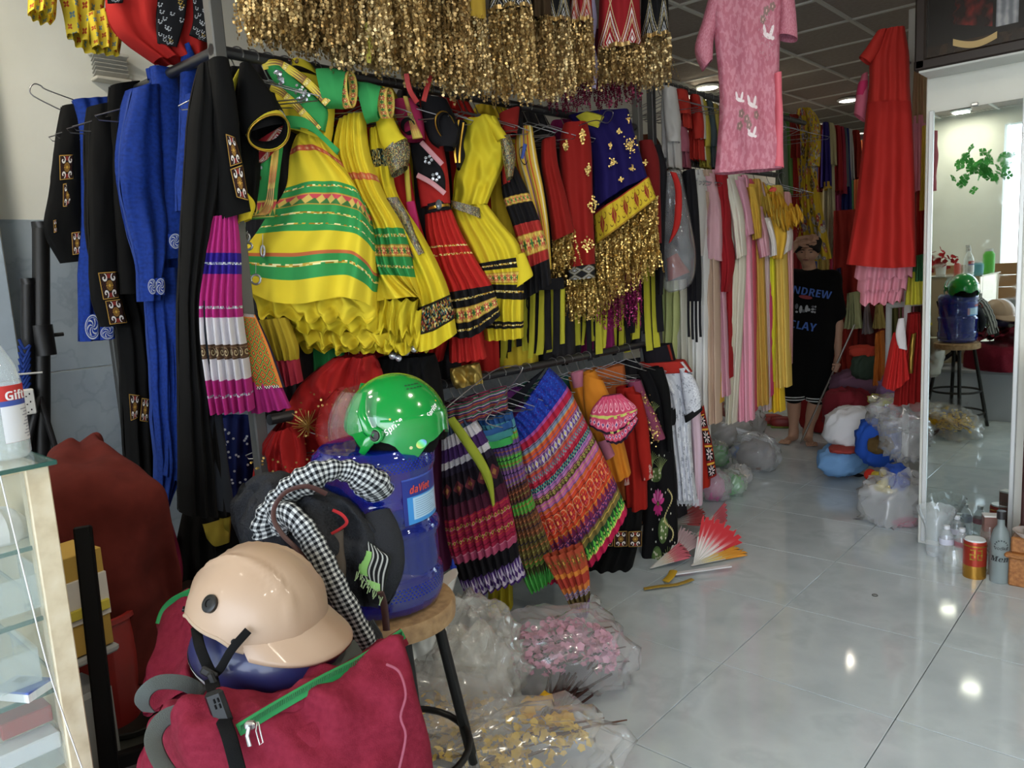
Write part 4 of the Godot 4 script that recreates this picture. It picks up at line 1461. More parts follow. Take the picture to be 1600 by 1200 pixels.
	# pleated, embroidered mountain skirts
	i = img(512, 768, hx("c2203c"))
	var st := [[0.0, 0.135, "1a35a0"], [0.135, 0.15, "b04a9a"], [0.15, 0.195, "c01f40"], [0.195, 0.225, "7a8ca8"], [0.225, 0.27, "e0562e"], [0.27, 0.335, "6a4a8a"], [0.335, 0.36, "d04c34"], [0.36, 0.385, "5aa0a0"], [0.385, 0.415, "c8203c"], [0.415, 0.445, "58a898"], [0.445, 0.475, "c070b0"], [0.475, 0.515, "5a4a2c"], [0.515, 0.56, "c868a0"], [0.56, 0.585, "d8622c"], [0.585, 0.73, "dc4420"], [0.73, 0.775, "d8562a"], [0.775, 0.82, "6a2a50"], [0.82, 0.865, "7a6a34"], [0.865, 0.935, "58c038"], [0.935, 1.0, "c41a4a"]]
	for s in st: band(i, s[0], s[1], hx(s[2]))
	for k in 26:
		var y := 0.2 + 0.66 * k / 26.0
		band(i, y, y + 0.004, [hx("5a2030"), hx("d8b040"), hx("3a5aa0"), hx("e07090")][k % 4])
	glit(i, 0.0, 0.13, [hx("1a35a0"), hx("2a55c8"), hx("3a1a80"), hx("2040b0")], 0.5)
	diam(i, 0.275, 0.33, 26, hx("c0b8d8"), hx("d8c040"))
	checks(i, 0.36, 0.385, 40, hx("c83050"))
	checks(i, 0.415, 0.445, 40, hx("203a60"))
	diam(i, 0.477, 0.513, 30, hx("98a838"), hx("a03a50"))
	rosettes(i, 0.61, 0.71, 14, hx("b81f34"), hx("f0a050"), hx("e89a70"))
	zig(i, 0.73, 0.775, 22, hx("7a2050"), true)
	diam(i, 0.775, 0.82, 30, hx("4a2a70"), hx("c05070"))
	zig(i, 0.865, 0.915, 26, hx("1f4a28"), false)
	diam(i, 0.88, 0.925, 26, hx("2a5a30"), hx("e0d868"))
	zig(i, 0.915, 0.94, 52, hx("e0d868"), true)
	weave(i, 0.10)
	T.mount = tx(i)
	i = img(256, 512, hx("1a1620"))
	st = [[0.0, 0.08, "3a4a68"], [0.08, 0.14, "d0ccd4"], [0.14, 0.2, "4a2a68"], [0.2, 0.24, "c8c4cc"], [0.24, 0.28, "2a2438"], [0.28, 0.44, "1c1420"], [0.44, 0.52, "521c34"], [0.52, 0.74, "a81c44"], [0.74, 0.78, "b84a70"], [0.78, 0.88, "18161c"], [0.88, 0.98, "cfc4dc"], [0.98, 1.0, "4a2a78"]]
	for s in st: band(i, s[0], s[1], hx(s[2]))
	diam(i, 0.31, 0.41, 5, hx("6a2a34"), hx("a06a3a"))
	for k in 9: band(i, 0.53 + 0.026 * k, 0.535 + 0.026 * k, [hx("c8502c"), hx("7a1430"), hx("c87a90")][k % 3])
	diam(i, 0.56, 0.59, 22, hx("b8a040"), hx("5a1a20"))
	diam(i, 0.65, 0.68, 22, hx("b8a040"), hx("5a1a20"))
	zig(i, 0.88, 0.93, 24, hx("4a2a78"), false)
	diam(i, 0.915, 0.965, 20, hx("4a2a78"), hx("4a2a78"))
	weave(i, 0.1)
	T.plum = tx(i)
	i = img(256, 512, hx("3a3a68"))
	st = [[0.0, 0.06, "2a5aa0"], [0.06, 0.12, "58a8b8"], [0.12, 0.16, "5cc048"], [0.16, 0.24, "6a4a98"], [0.24, 0.30, "58b840"], [0.30, 0.4, "8a5aa0"], [0.4, 0.5, "6a3a2c"], [0.5, 0.56, "4fae3c"], [0.56, 0.7, "7a4a30"], [0.7, 0.82, "6a5a2c"], [0.82, 0.9, "54802c"], [0.9, 1.0, "4cb848"]]
	for s in st: band(i, s[0], s[1], hx(s[2]))
	for k in 30: band(i, 0.1 + 0.026 * k, 0.106 + 0.026 * k, [hx("2a2440"), hx("c06a40"), hx("8a8a40")][k % 3])
	zig(i, 0.86, 0.93, 16, hx("3a3420"), false)
	weave(i, 0.1)
	T.lime = tx(i)
	i = img(256, 384, hx("a83a24"))
	st = [[0.0, 0.3, "b0442a"], [0.3, 0.36, "d8802c"], [0.36, 0.5, "b83a2c"], [0.5, 0.58, "d87a34"], [0.58, 0.66, "a8a0c0"], [0.66, 0.78, "6a5a30"], [0.78, 0.88, "6a2a80"], [0.88, 1.0, "5a1a8a"]]
	for s in st: band(i, s[0], s[1], hx(s[2]))
	rosettes(i, 0.05, 0.28, 8, hx("6a5a20"), hx("d8a040"))
	diam(i, 0.58, 0.66, 20, hx("6a2a80"), hx("d8c040"))
	diam(i, 0.78, 0.88, 20, hx("d0c0e0"), hx("5a1a8a"))
	weave(i, 0.1)
	T.rust = tx(i)
	# brocades, prints
	i = img(512, 512, hx("b85f76"))
	var f2 := FastNoiseLite.new()
	f2.seed = 5
	f2.frequency = 0.028
	f2.domain_warp_enabled = true
	f2.domain_warp_amplitude = 30.0
	paint(i, func(x, y):
		var v := f2.get_noise_2d(x * 512, y * 640)
		return hx("c67a8e") if v > 0.08 else (hx("be6a81") if v > -0.02 else null))
	T.brocade_raw = i.duplicate()
	var dove := func(im: Image, x: float, y: float, s: float):
		dab(im, x, y, 20 * s, 4 * s, hx("ecdde2"), 0.15)
		dab(im, x - 13 * s, y - 8 * s, 6 * s, 10 * s, hx("e6d4da"), -0.7)
		dab(im, x + 18 * s, y - 6 * s, 6 * s, 12 * s, hx("ecdde2"), 0.8)
		dab(im, x + 24 * s, y + 3 * s, 9 * s, 3 * s, hx("ecdde2"))
	for q in [[330, 60, 1.5], [390, 170, 1.7], [150, 330, 1.3], [250, 345, 1.6], [250, 420, 1.4]]: dove.call(i, q[0], q[1], q[2])
	for q in [[420, 30], [440, 70], [410, 100], [370, 110], [350, 130], [170, 365], [210, 380], [160, 395], [230, 395], [290, 370]]:
		for k in 5: dab(i, q[0] + 14 * cos(TAU * k / 5), q[1] + 7 * sin(TAU * k / 5), 9, 5, hx("8a6a66"))
		dab(i, q[0], q[1], 4, 4, hx("d8b0a8"))
	for k in 60: dab(i, rng.randf_range(320, 450), rng.randf_range(120, 230), 2, 2, hx("b89aa0"))
	T.aodai = tx(i)
	T.pinkbro = tx(T.brocade_raw)
	i = img(256, 512, hx("c9a51c"))
	for k in 150:
		var c: Color = [hx("7a6a78"), hx("a83a34"), hx("8a7a8c"), hx("6a5a30"), hx("b8b0a8"), hx("c8704a")][k % 6]
		var x := rng.randf() * 256
		var y := rng.randf() * 512
		for m in 5: dab(i, x + 8 * cos(TAU * m / 5 + k), y + 8 * sin(TAU * m / 5 + k), 6, 5, c)
		dab(i, x, y, 3, 3, hx("e8d8a0"))
	T.yfloral = tx(i)
	i = img(256, 256, hx("9e1c24"))
	var geo := func(im: Image, bg: Color, fg: Color):
		paint(im, func(x, y):
			var p := Vector2(fposmod(x * 2.0, 1.0) - 0.5, fposmod(y * 1.6, 1.0) - 0.5)
			var t := absf(p.x) + absf(p.y)
			if t < 0.07: return fg
			if t > 0.12 and t < 0.17: return fg
			if t > 0.26 and t < 0.33 and fposmod(p.x * 14, 1.0) < 0.7: return hx("c9b98a")
			if t > 0.37 and t < 0.43: return fg
			if t > 0.49 and t < 0.53: return hx("c9b98a")
			return bg)
	geo.call(i, hx("9e1c24"), hx("ddd6d2"))
	T.geored = tx(i)
	i = img(128, 128, hx("1a191c"))
	geo.call(i, hx("1a191c"), hx("c8cacc"))
	T.geoblack = tx(i)
	# embroidered badges
	i = img(128, 160, hx("17130f"))
	paint(i, func(x, y):
		var p := Vector2(absf(x - 0.5), absf(y - 0.5))
		if p.x > 0.46 or p.y > 0.47: return hx("b98a34")
		if p.x > 0.43 or p.y > 0.445: return null
		var a := fposmod(Vector2(p.x - 0.26, p.y - 0.3).angle() / TAU + Vector2(p.x - 0.26, p.y - 0.3).length() * 5.0, 1.0)
		var r := Vector2(p.x - 0.26, p.y - 0.3).length()
		if r < 0.17 and a < 0.42: return hx("e2ddd6")
		var c := Vector2(p.x, p.y).length()
		if c < 0.06: return hx("d8a83a")
		if c < 0.2 and fposmod(Vector2(p.x, p.y).angle() * 3.0, 1.0) < 0.5: return hx("c08a30")
		if fposmod((x + y) * 9, 1.0) < 0.12 or (p.x < 0.1 and p.y > 0.28): return hx("8a2a22")
		return null)
	T.badge = tx(i)
	i = img(128, 128, hx("1436a0"))
	paint(i, func(x, y):
		var p := Vector2(x - 0.5, y - 0.5)
		var r := p.length()
		if r > 0.43 and r < 0.48: return silv[rng.randi() % 4]
		if r > 0.36 and r < 0.39: return hx("a8b4d0")
		if r < 0.34 and fposmod(p.angle() / TAU * 6.0 + r * 4.0, 1.0) < 0.35: return silv[rng.randi() % 4]
		return null)
	T.medal = tx(i)
	i = img(256, 128, hx("2a2416"))
	glit(i, 0.0, 1.0, [hx("8a7a3a"), hx("2a2416"), hx("c8b870"), hx("3a6a68"), hx("7a3a30"), hx("1a160e")], 0.9)
	T.seqtrim = tx(i)
	i = img(256, 64, hx("e3c556"))
	flor.call(i, 0.0, 1.0, 4)
	T.floraltrim = tx(i)
	i = img(256, 64, hx(YEL))
	zig(i, 0.1, 0.8, 10, hx("8a5a20"), true)
	glit(i, 0.85, 1.0, gold)
	T.goldzig = tx(i)

func badge(parent: Node, q: Array, P, lift: float, tex := "badge", called := "embroidered_badge") -> void:
	var mb := MB.new()
	cloth(mb, [[q[0], q[1], q[2], q[3]], [q[4], q[5], q[6], q[7]]], P, {"th": 0.0025, "cr": 0.0, "nr": 6, "nc": 6, "lift": lift, "cap": 3})
	put(mb, called, cfab(T[tex], 0.7), parent)

func robes() -> void:
	var blk := M(Color(0.05, 0.05, 0.052), 0.95)
	var blu := M(hx("10379c"), 0.8, 0, {"rim": 0.5, "tex": noise_tex(0.05, [[0, hx("a8a8b0")], [0.5, hx("e0e0e4")], [1, hx("ffffff")]], 256, 3, false, 77), "tri": 5.0})
	var grp := "velvet robes on the rail by the wall"
	# far black jacket with badges down the sleeve
	var P := pl(Vector3(-1.72, 2, 0.8), 90)
	var t := thing("velvet_robe", "short black velvet jacket at the wall end of the robe rail", "robe", at_rows([[62, 372, 185, 372]], P), grp)
	garm(t, "body", [[95, 168, 168, 166], [105, 230, 172, 230], [112, 330, 178, 330], [115, 392, 182, 388]], P, blk, {"th": 0.03, "pl": 3, "pa": 0.01})
	garm(t, "sleeve", [[92, 168, 130, 165], [82, 220, 126, 225], [72, 300, 124, 300], [64, 360, 122, 360], [92, 412, 128, 408]], P, blk, {"th": 0.035, "lift": 0.03})
	for q in [[82, 247, 105, 246, 83, 285, 104, 283], [88, 291, 102, 289, 88, 326, 101, 325], [101, 366, 116, 364, 103, 400, 117, 398], [73, 347, 78, 346, 74, 366, 79, 364]]: badge(t, q, P, 0.066)
	P = pl(Vector3(-1.65, 2, 0.8), 90)
	t = thing("velvet_robe", "blue velvet robe half hidden between two black robes by the wall", "robe", at_rows([[120, 535, 176, 530]], P), grp)
	garm(t, "body", [[113, 156, 172, 153], [124, 200, 178, 200], [128, 330, 180, 330], [122, 430, 178, 430], [124, 534, 176, 530]], P, blu, {"th": 0.035, "pl": 3, "pa": 0.012})
	for q in [[124, 492, 148, 490, 125, 531, 149, 530], [148, 510, 172, 507, 149, 531, 172, 529]]: badge(t, q, P, 0.045, "medal", "silver_medallion")
	P = pl(Vector3(-1.55, 2, 0.8), 90)
	t = thing("velvet_robe", "long black velvet robe with gold badges beside the brick-red heap", "robe", at_rows([[202, 795, 245, 797]], P), grp)
	garm(t, "body", [[136, 168, 190, 160], [132, 230, 196, 230], [140, 400, 205, 400], [176, 480, 225, 480], [188, 560, 235, 560], [194, 680, 244, 680], [203, 796, 246, 797]], P, blk, {"th": 0.05, "pl": 3, "pa": 0.014, "nr": 36})
	garm(t, "sleeve", [[134, 190, 172, 188], [130, 280, 176, 280], [132, 400, 178, 400], [136, 470, 182, 466], [150, 511, 183, 508]], P, blk, {"th": 0.04, "lift": 0.045})
	for q in [[137, 428, 167, 426, 145, 469, 169, 466], [148, 471, 173, 468, 155, 507, 182, 504], [174, 330, 190, 329, 176, 372, 189, 370], [174, 376, 192, 374, 176, 416, 190, 413], [190, 614, 208, 616, 193, 655, 204, 650], [210, 620, 222, 622, 207, 655, 220, 657], [230, 702, 243, 701, 230, 740, 243, 739]]: badge(t, q, P, 0.09 if q[1] < 600 and q[1] > 425 else 0.062)
	P = pl(Vector3(-1.48, 2, 0.8), 90)
	t = thing("velvet_robe", "black velvet robe showing only its shoulder behind the long blue robe", "robe", at_rows([[178, 460, 215, 460]], P), grp)
	garm(t, "body", [[172, 134, 216, 128], [170, 200, 212, 200], [176, 320, 205, 320], [185, 460, 215, 460]], P, blk, {"th": 0.04})
	P = pl(Vector3(-1.3, 2, 0.8), 90)
	t = thing("velvet_robe", "long royal blue velvet robe with silver medallions on the cuffs", "robe", at_rows([[246, 798, 282, 796]], P), grp)
	garm(t, "body", [[196, 142, 285, 118], [186, 180, 290, 180], [180, 260, 290, 260], [196, 360, 285, 360], [222, 440, 280, 440], [230, 520, 280, 520], [238, 640, 279, 640], [244, 720, 281, 720], [246, 797, 250, 798]], P, blu, {"th": 0.05, "pl": 4, "pa": 0.02, "nr": 40, "knife": 0.6})
	garm(t, "body_fold", [[230, 420, 276, 420], [248, 560, 279, 560], [250, 690, 280, 690], [246, 740, 281, 757]], P, blu, {"th": 0.04, "pl": 2, "pa": 0.02, "lift": 0.03})
	garm(t, "sleeve", [[193, 146, 232, 140], [178, 220, 236, 220], [176, 290, 240, 290], [190, 360, 246, 360], [203, 430, 236, 428], [207, 472, 235, 470]], P, blu, {"th": 0.045, "lift": 0.06, "pl": 2, "pa": 0.01})
	garm(t, "sleeve", [[222, 110, 262, 120], [228, 180, 272, 180], [234, 260, 276, 260], [236, 340, 281, 340], [236, 408, 281, 403]], P, blu, {"th": 0.04, "lift": 0.055})
	garm(t, "collar", [[218, 112, 260, 120], [222, 128, 262, 136]], P, blu, {"th": 0.02, "lift": 0.04})
	for q in [[237, 370, 257, 368, 240, 392, 256, 393], [255, 366, 281, 364, 256, 393, 280, 394], [205, 438, 219, 437, 207, 462, 220, 461], [217, 437, 233, 436, 219, 462, 233, 462]]: badge(t, q, P, 0.118, "medal", "silver_medallion")
	P = pl(Vector3(-1.12, 2, 0.8), 90)
	t = thing("velvet_robe", "short royal blue velvet jacket with one raised pointed shoulder", "robe", at_rows([[283, 258, 318, 257]], P), grp)
	garm(t, "body", [[286, 70, 290, 69], [283, 110, 306, 106], [282, 180, 306, 178], [278, 260, 300, 260], [276, 330, 288, 330]], P, blu, {"th": 0.03})
	garm(t, "sleeve", [[284, 150, 302, 150], [284, 205, 304, 205], [283, 228, 318, 215], [292, 256, 318, 257]], P, blu, {"th": 0.035, "lift": 0.02})
	badge(t, [296, 224, 315, 222, 298, 252, 316, 254], P, 0.058, "medal", "silver_medallion")
	P = pl(Vector3(-0.86, 2, 0.75), 80)
	t = thing("velvet_robe", "long black velvet robe with badged sleeve beside the magenta skirt", "robe", at_rows([[282, 800, 360, 800]], P), grp)
	garm(t, "body", [[312, 100, 330, 98], [298, 160, 352, 160], [290, 240, 356, 240], [284, 340, 340, 340], [280, 480, 312, 480], [280, 640, 330, 640], [280, 800, 350, 800]], P, blk, {"th": [0.03, 0.06, 0.06, 0.06, 0.06, 0.07, 0.07], "pl": 4, "pa": 0.014, "nr": 36})
	garm(t, "side_panel", [[304, 470, 314, 470], [312, 620, 338, 620], [322, 790, 361, 797]], P, M(hx("22262e"), 0.9), {"th": 0.03, "lift": 0.025})
	garm(t, "sleeve", [[318, 100, 344, 104], [322, 170, 356, 166], [328, 250, 366, 250], [330, 315, 376, 312], [334, 346, 379, 334]], P, blk, {"th": 0.045, "lift": 0.05})
	for q in [[335, 219, 349, 224, 342, 268, 360, 262], [342, 272, 361, 265, 352, 314, 370, 319]]: badge(t, q, P, 0.098)
	# clothes hanging below in the dark: blue skirt, yellow striped trousers, crimson trousers
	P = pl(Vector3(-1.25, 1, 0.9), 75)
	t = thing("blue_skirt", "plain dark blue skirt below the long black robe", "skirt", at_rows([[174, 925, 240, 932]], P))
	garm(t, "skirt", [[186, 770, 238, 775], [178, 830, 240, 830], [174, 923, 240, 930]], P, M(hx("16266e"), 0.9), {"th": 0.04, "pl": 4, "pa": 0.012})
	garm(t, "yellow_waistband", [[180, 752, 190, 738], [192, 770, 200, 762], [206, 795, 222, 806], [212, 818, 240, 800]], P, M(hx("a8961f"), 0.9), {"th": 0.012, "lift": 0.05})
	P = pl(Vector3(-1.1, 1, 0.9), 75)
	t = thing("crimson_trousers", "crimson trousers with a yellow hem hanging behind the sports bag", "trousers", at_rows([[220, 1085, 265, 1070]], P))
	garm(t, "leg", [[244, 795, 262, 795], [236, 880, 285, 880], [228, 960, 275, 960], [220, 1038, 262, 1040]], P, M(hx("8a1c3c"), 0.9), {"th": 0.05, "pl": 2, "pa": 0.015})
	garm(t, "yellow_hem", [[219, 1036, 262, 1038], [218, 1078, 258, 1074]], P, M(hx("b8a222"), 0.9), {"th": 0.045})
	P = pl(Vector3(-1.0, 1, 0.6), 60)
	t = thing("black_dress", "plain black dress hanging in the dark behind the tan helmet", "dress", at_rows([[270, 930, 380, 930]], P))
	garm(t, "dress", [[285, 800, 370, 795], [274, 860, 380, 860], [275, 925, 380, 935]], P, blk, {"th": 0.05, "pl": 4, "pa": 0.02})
	garm(t, "collar_frill", [[318, 808, 336, 806, 362, 800], [325, 828, 340, 840, 360, 838]], P, M(hx("8a7a20"), 0.9), {"th": 0.015, "lift": 0.06, "cr": 0.02})
	P = pl(Vector3(-1.05, 1, 0.5), 60)
	t = thing("blue_dotted_skirt", "dark blue skirt with silver dots below the magenta skirt", "skirt", at_rows([[330, 800, 400, 800]], P))
	garm(t, "skirt", [[335, 650, 402, 650], [332, 720, 398, 720], [330, 800, 400, 800]], P, M(hx("0e1a52"), 0.9), {"th": 0.04, "pl": 4, "pa": 0.012})
	var mb := MB.new()
	for k in 26:
		var c: Vector3 = hit(340 + rng.randf() * 50, 665 + rng.randf() * 100, P) + P[1] * 0.052
		sequin(mb, c, 0.0045, P[1])
	put(mb, "silver_dots", M(hx("b8c0cc"), 0.4, 0.5), t, "", "stuff")

func rk(u: float, yaw: float, dv := 0.0) -> Array:
	return pl(onx(u, 78 + 0.195 * (u - 347) + dv, -0.9), yaw)
func wavy(u0: float, v0: float, u1: float, v1: float, n: int, amp: float) -> Array:
	var o := []
	for k in n + 1:
		var f := float(k) / n
		o.append(lerpf(u0, u1, f))
		o.append(lerpf(v0, v1, f) + (amp if k % 2 else -amp))
	return o
# open cuff: a band of cloth round a sleeve mouth, axis given in the camera's frame
func cuff(parent: Node, c: Vector3, axis: Vector3, rx: float, ry: float, h: float, mat: Material, called := "cuff", roll := 0.0) -> MeshInstance3D:
	var ax := (CB * axis).normalized()
	var x := CB.x.rotated(CB.z, roll)
	x = (x - ax * x.dot(ax)).normalized()
	var y := ax.cross(x)
	var mb := MB.new()
	var n := 30
	for lay in 4:
		for k in n + 1:
			var t := TAU * k / n
			var s := 1.0 if lay < 2 else 0.93
			var along: float = [0.0, h, h, 0.0][lay]
			mb.v(c + ax * along + (x * cos(t) * rx + y * sin(t) * ry) * s * (1.0 + 0.04 * sin(3 * t)), Vector2(float(k) / n * 3.0, 1.0 if lay % 3 == 0 else 0.0))
	for lay in 3:
		for k in n:
			var q := lay * (n + 1) + k
			mb.quad(q, q + 1, q + n + 2, q + n + 1)
	return put(mb, called, mat, parent)
func fringe(parent: Node, edge_px: Array, P, length: float, n: int, depth: float, mat: Material, layers := 2, vary := 0.3, r := 0.0045, step := 0.0085) -> void:
	var e := []
	for k in range(0, edge_px.size(), 2): e.append(hit(edge_px[k], edge_px[k + 1], P))
	var mb := MB.new()
	strands(mb, e, length, n, depth, r, vary, layers, step, P[1])
	put(mb, "sequin_fringe", mat, parent, "", "stuff")

func upper_rack() -> void:
	var steel := M(Color(0.30, 0.30, 0.31), 0.4, 0.7)
	var yel := M(hx(YEL), 0.85)
	var yel2 := M(hx("dcc61c"), 0.85)
	var grn := M(hx(GRN), 0.85)
	var blk := M(hx("17161a"), 0.9)
	var red := M(hx("c8231f"), 0.85)
	var vel := M(Color(0.05, 0.05, 0.052), 0.95)
	var seq := cfab(T.seqtrim, 0.4, {"uv": Vector3(1, 1, 1)})
	var flo := cfab(T.floraltrim, 0.7)
	var goldm := M(hx("c9952c"), 0.28, 0.85)
	var silver := M(hx("b8bcc4"), 0.3, 0.8)
	# ---- rack frame: rails and posts
	var fr := thing("garment_rack", "tall grey steel garment rack with two rails along the wall", "rack", Vector3(-0.9, 0, -0.4))
	for q in [[2.17, 0.68, -1.55], [1.075, 0.62, -1.6], [2.95, 0.7, -1.6]]:
		var mb := MB.new()
		tube(mb, [Vector3(-0.9, q[0], q[1]), Vector3(-0.9, q[0], q[2])], 0.017, 14)
		put(mb, "rail", steel, fr)
	for z in [0.66, -1.58]:
		var mb := MB.new()
		box(mb, Vector3(-0.9, 1.5, z), Vector3(0.04, 3.0, 0.04), Basis(), 0.004)
		put(mb, "post", M(Color(0.42, 0.42, 0.41), 0.5, 0.3), fr)
	var rb := thing("robe_rail", "short steel rail for velvet robes reaching to the wall", "rail", Vector3(-1.5, 2.17, 0.66))
	var mbr := MB.new()
	tube(mbr, [Vector3(-0.92, 2.17, 0.66), Vector3(-2.05, 2.17, 0.66)], 0.016, 12)
	put(mbr, "rail", steel, rb)
	mbr = MB.new()
	box(mbr, Vector3(-1.92, 1.1, 0.66), Vector3(0.035, 2.2, 0.035), Basis(), 0.004)
	put(mbr, "post", M(Color(0.30, 0.31, 0.31), 0.5, 0.3), rb)
	# ---- black velvet dress with yellow cuff
	var P := rk(368, 52)
	var t := thing("black_velvet_dress", "black velvet dress with wide yellow braided cuff and knotted yellow sash", "dress", at_rows([[350, 330, 398, 330]], P))
	garm(t, "body", [[356, 112, 396, 112], [346, 170, 405, 170], [344, 260, 408, 260], [350, 335, 400, 332]], P, vel, {"th": 0.06, "pl": 3, "pa": 0.01})
	garm(t, "sleeve", [[382, 116, 402, 114], [378, 150, 424, 146], [376, 188, 446, 180], [388, 222, 452, 202]], P, vel, {"th": 0.06, "lift": 0.06})
	var cp: Vector3 = hit(420, 208, P) + P[1] * 0.10
	cuff(t, cp + CB * Vector3(-0.005, 0.012, -0.03), Vector3(0.42, -0.62, 0.66), 0.062, 0.05, 0.05, M(hx("d8c428"), 0.8), "cuff", 0.55)
	cuff(t, cp + CB * Vector3(-0.004, 0.011, -0.029), Vector3(0.42, -0.62, 0.66), 0.0575, 0.0462, 0.047, vel, "cuff_lining", 0.55)
	cuff(t, cp + CB * Vector3(-0.004, 0.011, -0.03), Vector3(0.42, -0.62, 0.66), 0.064, 0.052, 0.008, silver, "braid", 0.55)
	cuff(t, cp + CB * Vector3(0.016, -0.019, 0.003), Vector3(0.42, -0.62, 0.66), 0.064, 0.052, 0.006, goldm, "braid", 0.55)
	garm(t, "yellow_trim", [[378, 118, 384, 117], [364, 150, 374, 150], [356, 185, 366, 185], [353, 215, 359, 216]], P, M(hx("c9bd28"), 0.8), {"th": 0.006, "lift": 0.066, "nc": 6})
	garm(t, "sash_knot", [[376, 308, 392, 305], [378, 330, 404, 322], [378, 352, 398, 345]], P, yel, {"th": 0.025, "lift": 0.07, "cr": 0.02})
	# ---- magenta, navy, white pleated skirt
	P = rk(348, 55)
	t = thing("magenta_skirt", "pleated magenta, navy and white skirt beside the black velvet robe", "skirt", at_rows([[330, 640, 400, 640]], P))
	garm(t, "skirt", [[334, 345, 378, 342], [322, 400, 384, 400], [312, 480, 386, 480], [318, 560, 396, 560], [330, 632, 404, 628]], P, cfab(T.magenta), {"th": [0.03, 0.05, 0.07, 0.08, 0.08], "pl": 7, "pa": 0.022, "nr": 40, "nc": 40, "lift": 0.12, "knife": 0.8})
	garm(t, "embroidered_panel", [[384, 488, 405, 490], [390, 540, 428, 540], [402, 602, 448, 598]], P, cfab(T.orange_panel), {"th": 0.012, "lift": 0.10})
	garm(t, "back_tier", [[392, 590, 440, 592], [396, 640, 457, 630]], P, M(hx("b02478"), 0.9), {"th": 0.03, "pl": 4, "pa": 0.015, "lift": 0.07})
	# ---- mustard and pink skirt behind it
	P = rk(400, 48)
	t = thing("yellow_pink_skirt", "mustard skirt with a rose-red hem behind the magenta skirt", "skirt", at_rows([[425, 605, 472, 600]], P))
	garm(t, "skirt", [[405, 500, 450, 495], [412, 540, 466, 535], [422, 562, 468, 560]], P, M(hx("b59a1e"), 0.9), {"th": 0.05, "pl": 5, "pa": 0.015})
	garm(t, "hem_band", [[422, 562, 468, 560], [432, 606, 474, 595]], P, M(hx("a8283c"), 0.9), {"th": 0.05, "pl": 5, "pa": 0.015})
	# ---- big yellow and green dress
	P = rk(470, 44)
	t = thing("yellow_green_dress", "bright yellow and green tiered dress with sequinned sash and coin pendants", "dress", at_rows([[385, 460, 590, 480]], P))
	var skirt := garm(t, "skirt", [[466, 214, 490, 210, 516, 222], [458, 240, 500, 236, 535, 256], [448, 300, 512, 292, 562, 300, 574, 322], [416, 350, 500, 345, 565, 352, 588, 375], [386, 400, 470, 402, 560, 398, 592, 432], [385, 450, 470, 472, 550, 462, 590, 478]], P, cfab(T.yg), {"th": [0.06, 0.09, 0.12, 0.14, 0.16, 0.17], "pl": 4, "pa": 0.025, "nr": 44, "nc": 36, "sd": 2.0})
	for k in 4:
		var u0: float = [390, 404, 432, 446][k]
		var u1: float = [592, 600, 612, 644][k]
		var v: float = [452, 478, 505, 520][k]
		garm(skirt, "ruffle", [wavy(u0, v, u1, v + 16, 8, 3), wavy(u0 + 12, v + 24, u1, v + 32, 12, 5), wavy(u0 + 18, v + 42 - 4 * k, u1, v + 46 - 6 * k, 14, 6)], P, yel if k % 2 == 0 else yel2, {"th": 0.14 - 0.012 * k, "pl": 6 + k, "pa": 0.034, "p0": 0.4, "nr": 16, "nc": 70, "lift": -0.02 - 0.03 * k, "cr": 0.01, "wob": 0.6})
	garm(t, "bodice", [[448, 112, 500, 122], [430, 140, 522, 160], [440, 175, 522, 190], [455, 205, 516, 225]], P, yel, {"th": [0.04, 0.07, 0.08, 0.07], "cr": 0.012})
	garm(t, "green_yoke", [[426, 118, 452, 116], [440, 140, 490, 150], [470, 175, 518, 178], [500, 208, 514, 212]], P, grn, {"th": 0.03, "lift": 0.07, "cr": 0.012})
	for q in [[[424, 116, 450, 114, 490, 140, 522, 172], 0.02], [[436, 148, 456, 158, 484, 186, 508, 212], 0.018]]:
		var pts := []
		for k in range(0, q[0].size(), 2): pts.append(hit(q[0][k], q[0][k + 1], P) + P[1] * 0.1)
		ribbon(t, "gold_braid", pts, q[1] * 1.3, cfab(T.goldzig, 0.5, {"uv": Vector3(1, 3, 1)}), 0.2, P[1])
	garm(t, "collar", [[452, 100, 470, 96, 488, 102], [446, 112, 470, 108, 500, 120]], P, yel, {"th": 0.045, "cr": 0.004})
	for q in [[450, 106], [459, 101], [469, 103]]:
		var mb := MB.new()
		lathe(mb, [[0, 0], [0.006, 0.0], [0.004, 0.003], [0, 0.004]], hit(q[0], q[1], P) + P[1] * 0.05, Basis(P[1].cross(Vector3.UP), P[1], Vector3.UP), 12)
		put(mb, "button", M(hx("4a1f14"), 0.3), t)
	var slv := garm(t, "sleeve", [[502, 116, 516, 176], [526, 114, 536, 176], [548, 118, 542, 176]], P, grn, {"th": [0.05, 0.06, 0.05], "lift": 0.06, "cr": 0.01})
	cuff(slv, hit(543, 147, P) + P[1] * 0.06, Vector3(0.93, -0.05, 0.36), 0.03, 0.055, 0.03, flo)
	garm(t, "belt", [[456, 192, 490, 196, 514, 218, 540, 242], [460, 208, 492, 212, 512, 226, 536, 250]], P, grn, {"th": 0.02, "lift": 0.10})
	garm(t, "apron", [[404, 250, 458, 236], [402, 300, 452, 292], [400, 348, 445, 345]], P, cfab(T.apron), {"th": 0.02, "lift": 0.13, "cr": 0.01})
	garm(t, "sequin_sash", [[408, 246, 474, 208], [408, 262, 466, 230], [411, 276, 440, 262]], P, cfab(T.geored), {"th": 0.012, "lift": 0.17})
	var trim := garm(t, "apron_trim", [[446, 243, 456, 240], [440, 300, 450, 298], [428, 336, 440, 340], [398, 350, 400, 338]], P, flo, {"th": 0.005, "lift": 0.155, "nc": 6})
